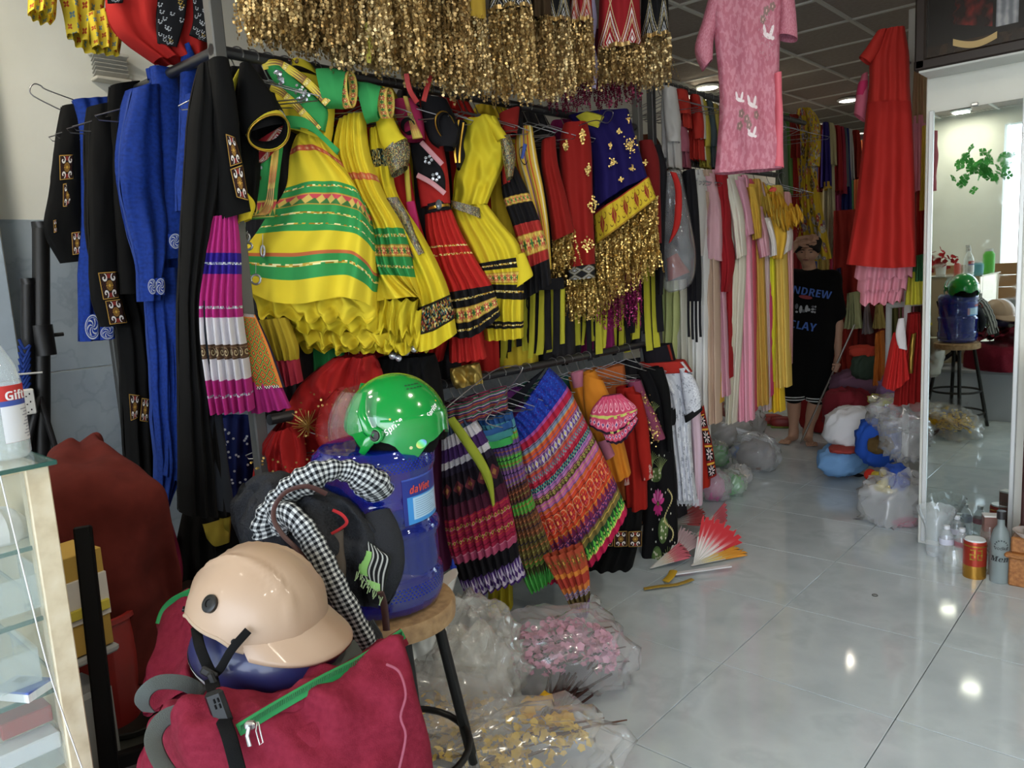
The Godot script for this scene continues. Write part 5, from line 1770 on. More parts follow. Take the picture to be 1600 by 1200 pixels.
	for q in [[390, 385, 5, 7], [414, 388, 8, 6], [436, 395, 3, 9], [426, 436, 8, 8], [411, 375, 7, 7]]:
		var mb := MB.new()
		var c: Vector3 = hit(q[0], q[1], P) + P[1] * 0.19
		var ring := []
		var s := 2.15 / F
		for k in 17: ring.append(c + CB * Vector3(cos(TAU * k / 16) * q[2] * s, sin(TAU * k / 16) * q[3] * s, 0))
		tube(mb, ring, 0.0036, 6)
		tube(mb, [c + CB * Vector3(0, q[3] * s, 0), c + CB * Vector3(0, q[3] * s + 0.035, 0)], 0.0008, 5)
		put(mb, "coin_pendant", silver, t)
	for q in [[448, 127, 8], [487, 157, 10], [486, 168, 8], [453, 139, 6], [432, 265, 7]]:
		var mb := MB.new()
		for k in 14: sequin(mb, hit(q[0] + rng.randfn() * q[2] * 0.5, q[1] + rng.randfn() * q[2] * 0.4, P) + P[1] * 0.115, 0.005, (P[1] + Vector3(rng.randfn(), rng.randfn(), rng.randfn()) * 0.3).normalized())
		put(mb, "sequin_flower", silver, t, "", "stuff")
	# ---- second yellow and green dress
	P = rk(520, 44)
	t = thing("yellow_green_dress", "yellow dress with green puff sleeve and low green hem bands", "dress", at_rows([[590, 460, 655, 500]], P))
	skirt = garm(t, "skirt", [[530, 190, 570, 176], [522, 240, 578, 240], [540, 300, 600, 300], [566, 360, 632, 356], [580, 420, 650, 424], [586, 470, 655, 462, 662, 476]], P, cfab(T.yg2), {"th": [0.05, 0.08, 0.1, 0.12, 0.13, 0.14], "pl": 5, "pa": 0.028, "nr": 44, "nc": 36, "sd": 5.0})
	for k in 3: garm(skirt, "ruffle", [wavy(588, 466 + 14 * k, 656 + 8 * k, 468 + 14 * k, 8, 3), wavy(586, 494 + 14 * k, 650 + 12 * k, 506 + 12 * k, 12, 6), wavy(584, 512 + 14 * k, 650 + 12 * k, 522 + 12 * k, 12, 6)], P, yel2, {"th": 0.12, "pl": 4, "pa": 0.032, "p0": 0.4, "nr": 14, "nc": 50, "lift": -0.02 - 0.03 * k, "wob": 0.6})
	slv = garm(t, "sleeve", [[562, 136, 578, 200], [580, 138, 592, 196], [602, 144, 596, 192]], P, grn, {"th": [0.05, 0.06, 0.05], "lift": 0.07, "cr": 0.01})
	cuff(slv, hit(600, 168, P) + P[1] * 0.07, Vector3(0.93, -0.1, 0.36), 0.026, 0.047, 0.035, flo)
	# ---- third yellow dress with dark sequin trims
	P = rk(566, 42)
	t = thing("yellow_sequin_dress", "plain yellow dress with dark sequin cuffs and hem band", "dress", at_rows([[640, 540, 714, 520]], P))
	skirt = garm(t, "skirt", [[578, 205, 600, 200], [580, 260, 612, 255], [592, 310, 622, 305], [626, 400, 668, 380], [652, 470, 700, 450], [650, 545, 680, 540, 714, 520]], P, cfab(T.yseq), {"th": [0.05, 0.06, 0.08, 0.1, 0.12, 0.13], "pl": 3, "pa": 0.02, "nr": 40})
	slv = garm(t, "sleeve", [[592, 196, 618, 188], [598, 225, 630, 212], [606, 242, 640, 222]], P, yel2, {"th": 0.05, "lift": 0.06})
	garm(slv, "sequin_cuff", [[604, 243, 636, 218], [610, 262, 644, 236], [616, 280, 640, 264]], P, seq, {"th": 0.055, "lift": 0.06, "cr": 0.012})
	garm(t, "sequin_braid", [[608, 314, 628, 312], [630, 345, 645, 342], [640, 380, 656, 372], [650, 404, 668, 396]], P, seq, {"th": 0.008, "lift": 0.10, "nc": 8})
	# ---- crimson and pink jackets
	P = rk(600, 42)
	t = thing("pink_jacket", "rose-pink short jacket with flowered edging among yellow dresses", "jacket", at_rows([[645, 230, 665, 225]], P))
	garm(t, "body", [[616, 158, 646, 157], [618, 180, 660, 180], [632, 220, 664, 218]], P, M(hx("c02a5c"), 0.9), {"th": 0.05})
	garm(t, "flowered_edge", [[633, 156, 640, 156], [640, 185, 648, 184], [648, 222, 664, 220]], P, flo, {"th": 0.006, "lift": 0.055, "nc": 6})
	cuff(t, hit(638, 200, P) + P[1] * 0.06, Vector3(0.6, -0.6, 0.5), 0.022, 0.028, 0.02, blk)
	P = rk(622, 42)
	t = thing("crimson_pink_tunic", "crimson tunic with pink and yellow hanging sash", "tunic", at_rows([[640, 380, 660, 370]], P))
	garm(t, "body", [[608, 270, 640, 255], [612, 300, 646, 300], [630, 345, 656, 345], [645, 390, 668, 385]], P, M(hx("a8181a"), 0.9), {"th": 0.04})
	garm(t, "yellow_sash", [[634, 265, 642, 262], [638, 320, 646, 320]], P, M(hx("c8b43c"), 0.7), {"th": 0.008, "lift": 0.05, "nc": 6})
	garm(t, "pink_sash", [[637, 318, 650, 316], [642, 345, 656, 345], [650, 375, 660, 372]], P, M(hx("c0286a"), 0.9), {"th": 0.012, "lift": 0.05})
	# ---- red and black dress with gold ribbons
	P = rk(645, 42)
	t = thing("red_black_dress", "red pleated dress with black gold-striped sleeve, apron and belt", "dress", at_rows([[696, 520, 781, 496]], P))
	skirt = garm(t, "skirt", [[664, 336, 706, 328], [666, 370, 722, 366], [676, 420, 748, 412], [690, 462, 770, 448], [700, 522, 740, 522, 782, 492]], P, cfab(T.redskirt), {"th": [0.05, 0.08, 0.10, 0.12, 0.13], "pl": 6, "pa": 0.022, "nr": 40, "nc": 40, "knife": 0.8})
	garm(skirt, "under_skirt", [[700, 515, 752, 512], [700, 566, 760, 560]], P, red, {"th": 0.1, "pl": 5, "pa": 0.02, "lift": -0.05})
	garm(skirt, "under_skirt", [[652, 530, 700, 528], [640, 560, 690, 566]], P, red, {"th": 0.08, "pl": 6, "pa": 0.025, "lift": -0.06})
	garm(t, "bodice", [[655, 158, 685, 157], [660, 200, 692, 220], [650, 260, 700, 270], [658, 325, 704, 318]], P, M(hx("b3201e"), 0.9), {"th": 0.05, "cr": 0.01})
	garm(t, "apron", [[644, 230, 664, 226], [648, 258, 694, 270], [655, 280, 698, 300]], P, blk, {"th": 0.015, "lift": 0.055})
	for q in [[[662, 228, 678, 245, 694, 262]], [[656, 278, 678, 290, 698, 306]]]:
		var pts := []
		for k in range(0, q[0].size(), 2): pts.append(hit(q[0][k], q[0][k + 1], P) + P[1] * 0.085)
		ribbon(t, "beaded_edge", pts, 0.018, M(hx("cf8a94"), 0.5), 0.25, P[1])
	for q in [[673, 255], [684, 281]]:
		var mb := MB.new()
		for k in 16: sequin(mb, hit(q[0] + 5 * cos(k * 1.26), q[1] + 5 * sin(k * 1.26), P) + P[1] * 0.085, 0.006, (P[1] + Vector3(rng.randfn(), rng.randfn(), 0) * 0.2).normalized())
		put(mb, "sequin_flower", silver, t, "", "stuff")
	garm(t, "belt", [[664, 322, 700, 314], [666, 336, 706, 328]], P, blk, {"th": 0.06, "lift": 0.0})
	garm(t, "belt_ribbon", [[665, 327, 703, 319], [666, 331, 704, 323]], P, goldm, {"th": 0.064, "nc": 16, "nr": 3})
	slv = garm(t, "sleeve", [[660, 160, 700, 162], [664, 195, 714, 190], [674, 225, 720, 215], [688, 236, 712, 236]], P, blk, {"th": 0.06, "lift": 0.06, "cr": 0.008})
	cuff(slv, hit(700, 207, P) + P[1] * 0.09, Vector3(0.55, -0.35, 0.7), 0.035, 0.06, 0.022, blk, "cuff", 0.5)
	for dd in [0.002, 0.016]: cuff(slv, hit(700, 207, P) + P[1] * (0.09 + dd), Vector3(0.55, -0.35, 0.7), 0.036, 0.061, 0.005, goldm, "gold_ribbon", 0.5)
	var mb0 := MB.new()
	var pc: Vector3 = hit(690, 324, P) + P[1] * 0.12
	blob(mb0, pc, Vector3(0.012, 0.018, 0.006), CB, 0.0, 1.0, 0.0, 14)
	put(mb0, "glass_drop", M(hx("5a6068"), 0.08, 0.2), t)
	# ---- fourth yellow dress
	P = rk(700, 40)
	t = thing("yellow_black_dress", "yellow dress with black and flowered hem bands and sequin belt", "dress", at_rows([[757, 530, 820, 528]], P))
	skirt = garm(t, "skirt", [[706, 325, 760, 318], [712, 350, 785, 350], [735, 400, 812, 385], [756, 440, 818, 440], [752, 480, 818, 485], [757, 530, 818, 526]], P, cfab(T.yblack), {"th": [0.06, 0.09, 0.11, 0.12, 0.12, 0.12], "pl": 5, "pa": 0.022, "nr": 40, "nc": 36})
	garm(skirt, "side_flounce", [[805, 400, 820, 395], [808, 435, 832, 425], [806, 450, 832, 432]], P, yel2, {"th": 0.03, "lift": 0.06})
	garm(t, "bodice", [[722, 190, 778, 188], [722, 220, 788, 215], [714, 260, 788, 250], [708, 300, 770, 300], [706, 326, 762, 320]], P, yel2, {"th": 0.07, "cr": 0.04, "pl": 3, "pa": 0.016})
	garm(t, "sequin_belt", [[708, 316, 752, 328], [712, 328, 754, 344]], P, seq, {"th": 0.015, "lift": 0.09})
	slv = garm(t, "sleeve", [[752, 186, 772, 188], [765, 205, 790, 210], [778, 226, 796, 222]], P, yel2, {"th": 0.06, "lift": 0.04})
	garm(slv, "sequin_cuff", [[782, 222, 798, 216], [786, 250, 806, 245], [792, 284, 802, 278]], P, seq, {"th": 0.05, "lift": 0.05, "cr": 0.01})
	garm(t, "black_gold_cuff", [[718, 195, 733, 200], [712, 225, 728, 230], [714, 250, 730, 250], [718, 270, 722, 268]], P, blk, {"th": 0.04, "lift": 0.09})
	for q in [[722, 198, 716, 235, 718, 262], [729, 202, 724, 236, 723, 262]]:
		var pts := []
		for k in range(0, 6, 2): pts.append(hit(q[k], q[k + 1], P) + P[1] * 0.134)
		ribbon(t, "gold_ribbon", pts, 0.009, goldm, 0.25, P[1])
	# ---- black dress with flowered bands
	P = rk(745, 40)
	t = thing("black_flowered_dress", "black dress with broad red and flowered bands next to yellow dress", "dress", at_rows([[815, 465, 862, 440]], P))
	garm(t, "skirt", [[782, 270, 806, 260], [786, 310, 826, 300], [800, 350, 842, 340], [812, 400, 855, 385], [815, 470, 862, 442]], P, cfab(T.bflor), {"th": [0.05, 0.07, 0.09, 0.1, 0.1], "pl": 5, "pa": 0.02})
	garm(t, "red_yoke", [[782, 252, 800, 246], [784, 292, 804, 284]], P, M(hx("b82a26"), 0.9), {"th": 0.045, "lift": 0.01})
	garm(t, "shoulder", [[780, 180, 812, 168], [784, 212, 808, 210]], P, M(hx("a82420"), 0.9), {"th": 0.05})
	P = rk(772, 40)
	t = thing("black_waistcoat", "black cropped waistcoat shoulder above the orange striped tunic", "waistcoat", at_rows([[800, 215, 818, 210]], P))
	garm(t, "body", [[796, 170, 814, 166], [796, 190, 817, 186], [798, 214, 816, 212]], P, blk, {"th": 0.05})
	# ---- orange and yellow striped tunic with looped armhole
	P = rk(785, 40)
	t = thing("orange_striped_tunic", "yellow and orange striped tunic with black-edged armhole", "tunic", at_rows([[840, 420, 862, 420]], P))
	var oi := img(64, 128, hx("e0b83c"))
	for k in 5: oi.fill_rect(Rect2i(k * 13, 0, 4, 128), [hx("d8542a"), hx("e8e0b8"), hx("8a5a9a")][k % 3])
	garm(t, "body", [[806, 200, 832, 198], [806, 250, 840, 250], [820, 300, 850, 300], [836, 360, 858, 360], [842, 425, 862, 420]], P, cfab(tx(oi)), {"th": 0.05, "pl": 3, "pa": 0.012})
	cuff(t, hit(818, 246, P) + P[1] * 0.05, Vector3(0.15, -0.1, 0.95), 0.017, 0.036, 0.008, blk, "armhole_edging", 0.2)
	garm(t, "blue_ribbon", [[818, 228, 824, 230], [814, 250, 818, 252]], P, M(hx("3a5ac0"), 0.6), {"th": 0.003, "lift": 0.065, "nc": 4, "nr": 4})
	# ---- red velvet tunics
	var rv := M(hx("94140f"), 0.8, 0, {"rim": 0.4})
	var gf := M(hx("c8a456"), 0.32, 0.85)
	P = rk(815, 38)
	t = thing("red_velvet_tunic", "slim red velvet tunic with short gold fringe", "tunic", at_rows([[864, 378, 900, 362]], P))
	garm(t, "body", [[846, 222, 868, 214], [846, 260, 872, 256], [856, 320, 886, 310], [863, 378, 898, 362]], P, rv, {"th": 0.05, "pl": 2, "pa": 0.012})
	fringe(t, [863, 376, 898, 360], P, 0.17, 34, 0.03, gf)
	P = rk(838, 38)
	t = thing("red_velvet_tunic", "wide red velvet tunic with gold star flowers and fringe", "tunic", at_rows([[885, 452, 930, 450]], P))
	garm(t, "body", [[880, 195, 918, 192], [874, 230, 924, 225], [878, 300, 926, 300], [884, 360, 928, 360], [886, 418, 930, 412]], P, rv, {"th": 0.06, "pl": 2, "pa": 0.012})
	garm(t, "patterned_hem", [[886, 418, 930, 412], [887, 438, 930, 434]], P, cfab(T.geoblack), {"th": 0.062})
	fringe(t, [886, 438, 930, 434], P, 0.20, 44, 0.04, gf)
	for q in [[926, 322, 12], [917, 382, 14], [910, 218, 10], [884, 232, 7], [918, 268, 8]]:
		var mb := MB.new()
		for k in 40:
			var a := rng.randf() * TAU
			var r: float = q[2] * sqrt(rng.randf()) * (0.5 + 0.5 * absf(cos(a * 2.0)))
			sequin(mb, hit(q[0] + r * cos(a) * 0.7, q[1] + r * sin(a) * 1.2, P) + P[1] * 0.072, 0.0042, (P[1] + Vector3(rng.randfn(), rng.randfn(), 0) * 0.25).normalized())
		put(mb, "gold_star_flower", gf, t, "", "stuff")
	# ---- navy velvet cape with gold stars
	P = rk(875, 36)
	t = thing("navy_velvet_cape", "navy velvet cape with gold stars, yellow border and long gold fringe", "cape", at_rows([[930, 385, 1030, 320]], P))
	var nv := M(hx("140a52"), 0.8, 0, {"rim": 0.5})
	garm(t, "body", [[888, 182, 930, 176, 982, 172], [922, 240, 960, 232, 996, 225], [926, 330, 968, 300, 1012, 278]], P, nv, {"th": [0.05, 0.07, 0.09], "pl": 3, "pa": 0.02})
	garm(t, "yellow_border", [[926, 336, 972, 306, 1014, 276], [930, 384, 980, 346, 1026, 310]], P, M(Color.WHITE, 0.7, 0, {"tex": T_border()}), {"th": 0.092, "pl": 3, "pa": 0.02, "p0": 1.0, "sd": 3.0})
	garm(t, "yellow_lining", [[900, 186, 918, 178], [912, 196, 940, 184], [934, 204, 944, 186]], P, M(hx("c8bc2a"), 0.8), {"th": 0.01, "lift": 0.06, "nc": 8})
	fringe(t, [930, 382, 980, 344, 1026, 308], P, 0.34, 120, 0.05, gf, 3, 0.35)
	for q in [[983, 232, 17, 8], [957, 258, 10, 5], [980, 192, 6, 4], [966, 212, 6, 4], [953, 232, 6, 4], [986, 268, 6, 4], [969, 284, 6, 4], [1006, 258, 5, 4]]:
		var mb := MB.new()
		for k in int(q[2] * 5):
			var a := rng.randf() * TAU
			var r: float = q[2] * (0.25 + 0.75 * rng.randf()) * (0.55 + 0.45 * cos(a * q[3]))
			sequin(mb, hit(q[0] + r * cos(a) * 0.8, q[1] + r * sin(a) * 1.15, P) + P[1] * 0.095, 0.0036, (P[1] + Vector3(rng.randfn(), rng.randfn(), 0) * 0.25).normalized())
		put(mb, "gold_star", gf, t, "", "stuff")
	# ---- behind it: more fringes, purple sequins, strips
	P = rk(900, 36)
	var mag := M(hx("8a1450"), 0.3, 0.6)
	t = thing("fuchsia_sequin_skirt", "skirt of fuchsia sequin strands peeping below the gold fringe", "skirt", hit(960, 520, P))
	garm(t, "waistband", [[925, 390, 1000, 380], [925, 420, 1000, 410]], P, M(hx("5a0f38"), 0.8), {"th": 0.03, "lift": -0.06})
	fringe(t, [930, 418, 1000, 408], P, 0.32, 60, 0.03, mag, 2, 0.45)
	P = rk(850, 36)
	t = thing("gold_fringe_skirt", "gold sequin fringe skirt below the black flowered dress", "skirt", hit(830, 470, P))
	garm(t, "waistband", [[818, 390, 900, 385], [818, 406, 900, 400]], P, M(hx("3a2a14"), 0.8), {"th": 0.03, "lift": -0.03})
	fringe(t, [822, 404, 900, 400], P, 0.28, 44, 0.03, gf, 2, 0.45)
	var yst := M(hx("b3ad22"), 0.8)
	for s in [[818, 760, 880, 500, 560, "left", "black and yellow strip skirt under the black flowered dress", 16], [905, 880, 950, 470, 560, "mid", "black and yellow strip skirt under the gold fringes", 12], [975, 950, 1032, 430, 545, "right", "black and yellow strip skirt below the navy velvet cape", 13]]:
		P = rk(s[0] - 15, 34)
		t = thing("strip_skirt", s[6], "skirt", hit((s[1] + s[2]) / 2.0, s[4], P), "skirts made of hanging strips")
		garm(t, "waistband", [[s[1], s[3] - 60, s[2], s[3] - 66], [s[1], s[3] - 42, s[2], s[3] - 48]], P, blk, {"th": 0.04, "lift": -0.06})
		for k in s[7]:
			var f: float = (k + 0.5) / s[7]
			var u := lerpf(s[1], s[2], f)
			var ln: float = s[4] + rng.randf_range(-20, 18) - 10.0 * f
			var wd := rng.randf_range(3.5, 6.0)
			var dx := rng.randf_range(-6, 6)
			garm(t, "strip", [[u - wd, s[3] - 48, u + wd, s[3] - 50], [u - wd + dx * 0.4, (s[3] + ln) / 2, u + wd + dx * 0.4, (s[3] + ln) / 2], [u - wd + dx, ln, u + wd + dx, ln - 2]], P, yst if k % 2 else blk, {"th": 0.003, "lift": -0.06 + 0.02 * sin(k * 2.3), "nr": 8, "nc": 3, "cr": 0.008})
	P = rk(820, 36)
	for q in [[606, "blue", "2a52b0"], [612, "orange", "c8642a"]]: pass
	# ---- dark red, black and bagged costumes at the end of the rail
	P = rk(925, 30)
	t = thing("dark_red_tunic", "dark red velvet tunic behind the end of the navy cape", "tunic", at_rows([[1020, 330, 1032, 330]], P))
	garm(t, "body", [[998, 222, 1020, 220], [1002, 250, 1030, 250], [1012, 300, 1032, 300], [1022, 380, 1034, 380]], P, M(hx("7a1414"), 0.8, 0, {"rim": 0.3}), {"th": 0.05})
	P = rk(945, 30)
	t = thing("black_tunic", "narrow black tunic beside the bagged costume", "tunic", at_rows([[1022, 330, 1042, 330]], P))
	garm(t, "body", [[1016, 232, 1032, 226], [1022, 270, 1042, 265], [1028, 320, 1040, 320], [1028, 460, 1036, 460]], P, blk, {"th": 0.05})
	P = rk(965, 25)
	t = thing("bagged_costume", "black and red costume in a clear plastic bag with red ribbon", "costume", at_rows([[1035, 455, 1080, 450]], P))
	garm(t, "costume", [[1042, 276, 1062, 272], [1036, 330, 1072, 330], [1034, 400, 1080, 400], [1040, 440, 1076, 435]], P, M(hx("242428"), 0.9), {"th": 0.05, "cr": 0.02})
	garm(t, "red_part", [[1042, 405, 1060, 395], [1044, 440, 1078, 425]], P, M(hx("8a2418"), 0.9), {"th": 0.05, "lift": 0.012})
	garm(t, "plastic_bag", [[1040, 268, 1064, 266], [1032, 320, 1076, 325], [1029, 390, 1087, 390], [1030, 440, 1084, 436], [1045, 457, 1070, 452]], P, M(Color(0.85, 0.85, 0.87), 0.12, 0, {"alpha": 0.22}), {"th": 0.085, "cr": 0.03, "fq": 6.0, "nc": 30, "nr": 30, "cap": 3})
	garm(t, "red_ribbon", [[1050, 272, 1060, 274], [1058, 300, 1068, 300], [1056, 350, 1066, 350], [1048, 381, 1052, 378]], P, M(hx("b8201c"), 0.8), {"th": 0.008, "lift": 0.11, "nc": 8})
	P = rk(985, 25)
	t = thing("black_strip_outfit", "long black outfit ending in hanging strips beside white gowns", "outfit", at_rows([[1070, 530, 1096, 530]], P))
	garm(t, "body", [[1066, 270, 1086, 264], [1066, 330, 1092, 330], [1072, 420, 1096, 420], [1074, 470, 1096, 470]], P, blk, {"th": 0.05, "pl": 3, "pa": 0.01})
	for k in 4: garm(t, "strip", [[1074 + 6 * k, 460, 1078 + 6 * k, 460], [1074 + 6 * k, 500, 1078 + 6 * k, 500], [1075 + 6 * k, 526 + 4 * (k % 3), 1079 + 6 * k, 526 + 4 * (k % 3)]], P, blk, {"th": 0.003, "nr": 6, "nc": 3, "lift": 0.02})
	# more costumes hung behind, on the wall side of the rails
	var D := [[380, "2c2a2e", "black costume hung behind the magenta skirt"], [430, "2f9c4e", "green costume hung behind the yellow tiered dress"], [490, "b8231f", "red costume hung behind yellow ruffles"], [550, "d9c31c", "yellow costume hung behind the second yellow dress"], [610, "2c2a2e", "black costume hung behind the sequin dress"], [670, "c8231f", "scarlet costume hung behind the red pleated skirt"], [730, "d2b624", "golden costume hung behind the black hem bands"], [790, "2c2a2e", "black costume hung behind the red velvet tunics"], [850, "8a1c5c", "plum costume hung behind the gold fringes"], [910, "2c2a2e", "black costume hung behind the navy cape"], [965, "6a3a24", "brown costume hung at the rail end"]]
	for q in D:
		P = pl(onx(q[0], 78 + 0.195 * (q[0] - 347), -1.14), 40)
		var v0: float = 92 + 0.195 * (q[0] - 347)
		t = thing("rear_costume", q[2], "costume", at_rows([[q[0], v0 + 380, q[0] + 110, v0 + 370]], P), "costumes behind the upper rail")
		garm(t, "costume", [[q[0] + 12, v0, q[0] + 60, v0], [q[0], v0 + 50, q[0] + 86, v0 + 60], [q[0] + 4, v0 + 200, q[0] + 100, v0 + 200], [q[0] + 14, 650 - 0.2 * (q[0] - 400), q[0] + 112, 640 - 0.2 * (q[0] - 400)]], P, M(hx(q[1]), 0.9), {"th": 0.06, "pl": 5, "pa": 0.02, "cr": 0.015})
	var E2 := [[400, "2a2a34"], [470, "a8181a"], [560, "2c2a2e"], [640, "8a3a6a"], [720, "6a2a7a"], [800, "2f6a5a"], [880, "c8642a"], [950, "2c2a2e"]]
	var E3 := ["navy skirt hung behind the satin costume", "red skirt hung behind the tulle gown", "black skirt hung behind the green helmet", "mauve skirt hung behind the low hangers", "purple skirt hung behind the plum skirt", "teal skirt hung behind the orange skirt", "orange skirt hung behind the orange velvet dress", "black skirt hung behind the lotus dress"]
	for k in E2.size():
		var u: float = E2[k][0]
		var v0 := 607 - 0.226 * (u - 685) + 20
		P = pl(onx(u, v0 - 20, -1.14), 40)
		t = thing("rear_skirt", E3[k], "skirt", at_rows([[u, v0 + 250, u + 120, v0 + 230]], P), "skirts behind the low rail")
		garm(t, "skirt", [[u + 8, v0, u + 96, v0 - 14], [u, v0 + 120, u + 110, v0 + 100], [u + 6, v0 + 255, u + 124, v0 + 235]], P, M(hx(E2[k][1]), 0.9), {"th": 0.06, "pl": 6, "pa": 0.02})
var border_tex: Texture2D
func T_border() -> Texture2D:
	if border_tex: return border_tex
	var i := img(384, 128, hx("d2b41e"))
	cells(i, 0.08, 0.92, 6, func(x, y):
		var p := Vector2(x - 0.5, y - 0.5)
		if x < 0.05: return hx("b0801c")
		if absf(x - 0.5) > 0.3 and absf(y - 0.5) < 0.34 and absf(p.y) < absf(absf(p.x) - 0.3) * 2.4: return hx("9a2a20")
		var r := Vector2(fposmod(x * 2, 1.0) - 0.5, fposmod(y * 2.0, 1.0) - 0.5)
		return hx("7a5a14") if r.length() > 0.2 and r.length() < 0.3 and absf(x - 0.5) < 0.34 and fposmod(r.angle() / TAU + 0.2, 1.0) < 0.7 else null)
	band(i, 0.0, 0.05, hx("a8281e"))
	band(i, 0.94, 1.0, hx("a8801c"))
	border_tex = tx(i)
	return border_tex

# ---------- the top row of gold fringed costumes, hung from the highest rail
func gold_row() -> void:
	var gf := [M(hx("c0a064"), 0.36, 0.8), M(hx("b09058"), 0.4, 0.8), M(hx("ccb078"), 0.34, 0.8)]
	var tops := [M(hx("6a1c1c"), 0.8), M(hx("3a2a18"), 0.8), cfab(T.geoblack), cfab(T.geored), M(hx("7a1c44"), 0.8), M(hx("b8942a"), 0.8)]
	# u of hook, left, right, top of fringe, its bottom, top material, words
	var L := [
		[372, 376, 462, -70, 84, 1, "gold fringe skirt at the window end of the top row"],
		[410, 430, 540, -80, 100, 0, "thick gold sequin skirt above the yellow collar"],
		[455, 500, 600, -80, 122, 1, "gold sequin skirt above the green puff sleeve"],
		[500, 560, 660, -60, 128, 5, "gold sequin skirt above the pink jacket"],
		[545, 620, 730, -50, 150, 1, "gold sequin skirt above the black gold-striped sleeve"],
		[600, 690, 760, 42, 166, 5, "yellow printed top with gold fringe in the top row"],
		[650, 764, 832, 24, 174, 2, "black and silver top with gold fringe in the top row"],
		[700, 815, 862, 40, 170, 1, "dark brown top with gold fringe in the top row"],
		[745, 846, 892, 44, 164, 2, "black patterned top with narrow gold fringe in the top row"],
		[780, 886, 926, 44, 152, 3, "narrow red patterned top with gold fringe in the top row"],
		[815, 934, 1002, 82, 142, 3, "wide red top with white diamond pattern and gold fringe"],
		[860, 1000, 1046, 66, 150, 2, "red sleeve with black and white cuff and gold beads"]]
	for k in L.size():
		var q: Array = L[k]
		var P := pl(onx(q[0], 60 + 0.195 * (q[0] - 347), -0.84), 38)
		var t := thing("fringed_costume", q[6], "costume", hit((q[1] + q[2]) / 2.0, q[4], P), "gold fringed costumes on the top rail")
		var topv: float = min(q[3] - 60, -60)
		garm(t, "top", [[q[1] + 6, topv - 40, q[2] - 6, topv - 50], [q[1] + 2, lerpf(topv, q[3], 0.5), q[2] - 2, lerpf(topv, q[3], 0.5) - 6], [q[1], q[3], q[2], q[3] - 8]], P, tops[q[5]], {"th": 0.07, "pl": 3, "pa": 0.012})
		if q[5] in [2, 3]:
			garm(t, "gold_braid", [[q[1], q[3] - 4, q[2], q[3] - 12], [q[1], q[3] + 3, q[2], q[3] - 6]], P, gf[0], {"th": 0.074, "pl": 3, "pa": 0.012, "p0": 1.0, "nr": 3})
		var a := hit((q[1] + q[2]) / 2.0, q[3], P)
		var b := hit((q[1] + q[2]) / 2.0, q[4], P)
		var dense: float = 2.1 if k < 5 else 1.5
		fringe(t, [q[1], q[3], q[2], q[3] - 8], P, a.distance_to(b), int((q[2] - q[1]) * dense), 0.07, gf[k % 3], 2, 0.28, 0.005, 0.0095)
		if k < 5: # the cloth skirt that carries the strands
			garm(t, "skirt_lining", [[q[1] + 4, q[3], q[2] - 4, q[3] - 8], [q[1] + 6, q[4] - 34, q[2] - 6, q[4] - 36]], P, M(hx("4a3414"), 0.8), {"th": 0.03, "pl": 4, "pa": 0.02, "lift": -0.05})
	# dark red tops behind the fringes
	var P2 := pl(onx(830, 160, -0.95), 36)
	var t2 := thing("fuchsia_fringe_skirt", "dark fuchsia sequin skirt behind the gold fringes of the top row", "skirt", hit(900, 170, P2))
	garm(t2, "waistband", [[850, 60, 1000, 40], [850, 100, 1000, 80]], P2, M(hx("4a1028"), 0.8), {"th": 0.04})
	fringe(t2, [850, 96, 1000, 80], P2, 0.24, 110, 0.04, M(hx("7a1238"), 0.35, 0.6), 2, 0.4)
	# loose ribbons
	for r in [[[925, -10, 930, 30, 926, 70, 932, 100, 928, 138], "b8aed8", "lilac ribbon hanging between red fringed tops"], [[903, 40, 900, 80, 902, 110], "d8d0c8", "cream ribbon hanging over gold fringe"], [[736, 10, 724, 40, 732, 70], "3a6ac0", "blue ribbon caught in the gold fringe"], [[572, 35, 578, 70, 575, 98], "c8c040", "yellow ribbon among the gold fringes"], [[635, 115, 640, 140, 652, 160], "a81c1c", "short red ribbon tied on the upper rail"], [[676, 110, 668, 135, 662, 158], "a81c1c", "red ribbon end hanging beside the short one"]]:
		var pts := []
		for k in range(0, r[0].size(), 2): pts.append(onx(r[0][k], r[0][k + 1], -0.62))
		var mb := MB.new()
		tube(mb, smooth_path(pts, 5), 0.008, 8, 0.18, (CP - pts[1]).normalized())
		solo(mb, "ribbon", M(hx(r[1]), 0.6), r[2], "ribbon")
	# folded printed clothes on the top left shelf
	var yp := img(256, 256, hx("d2b624"))
	for k in 26:
		var x := (k % 5) * 52 + 20 + 20 * ((k / 5) % 2)
		var y := (k / 5) * 48 + 20
		for m in 4: dab(yp, x + 9 * cos(TAU * m / 4 + 0.8), y + 9 * sin(TAU * m / 4 + 0.8), 7, 5, [hx("a83a1c"), hx("5a7a8a")][k % 2], TAU * m / 4 + 0.8)
	var ym := cfab(tx(yp))
	var P3 := pl(Vector3(-1.35, 2.4, 0.6), 80)
	for q in [[[44, -20, 90, -20], [43, 22, 84, 34], "yellow printed skirt edge nearest the white pillar"], [[84, -30, 168, -30], [106, 52, 150, 84], "wide yellow printed skirt with stacked scalloped tiers"]]:
		var t := thing("yellow_print_skirt", q[2], "skirt", at_rows([q[1]], P3))
		garm(t, "skirt", [q[0], [lerpf(q[0][0], q[1][0], 0.6), 10, lerpf(q[0][2], q[1][2], 0.4), 24], q[1]], P3, ym, {"th": 0.05, "pl": 3, "pa": 0.02})
		if q[0][0] > 80: garm(t, "tier", [[130, 30, 184, 20], [136, 62, 186, 60], [140, 80, 182, 92]], P3, ym, {"th": 0.04, "pl": 3, "pa": 0.015, "lift": 0.05})
	var P4 := pl(Vector3(-1.15, 2.4, 0.6), 72)
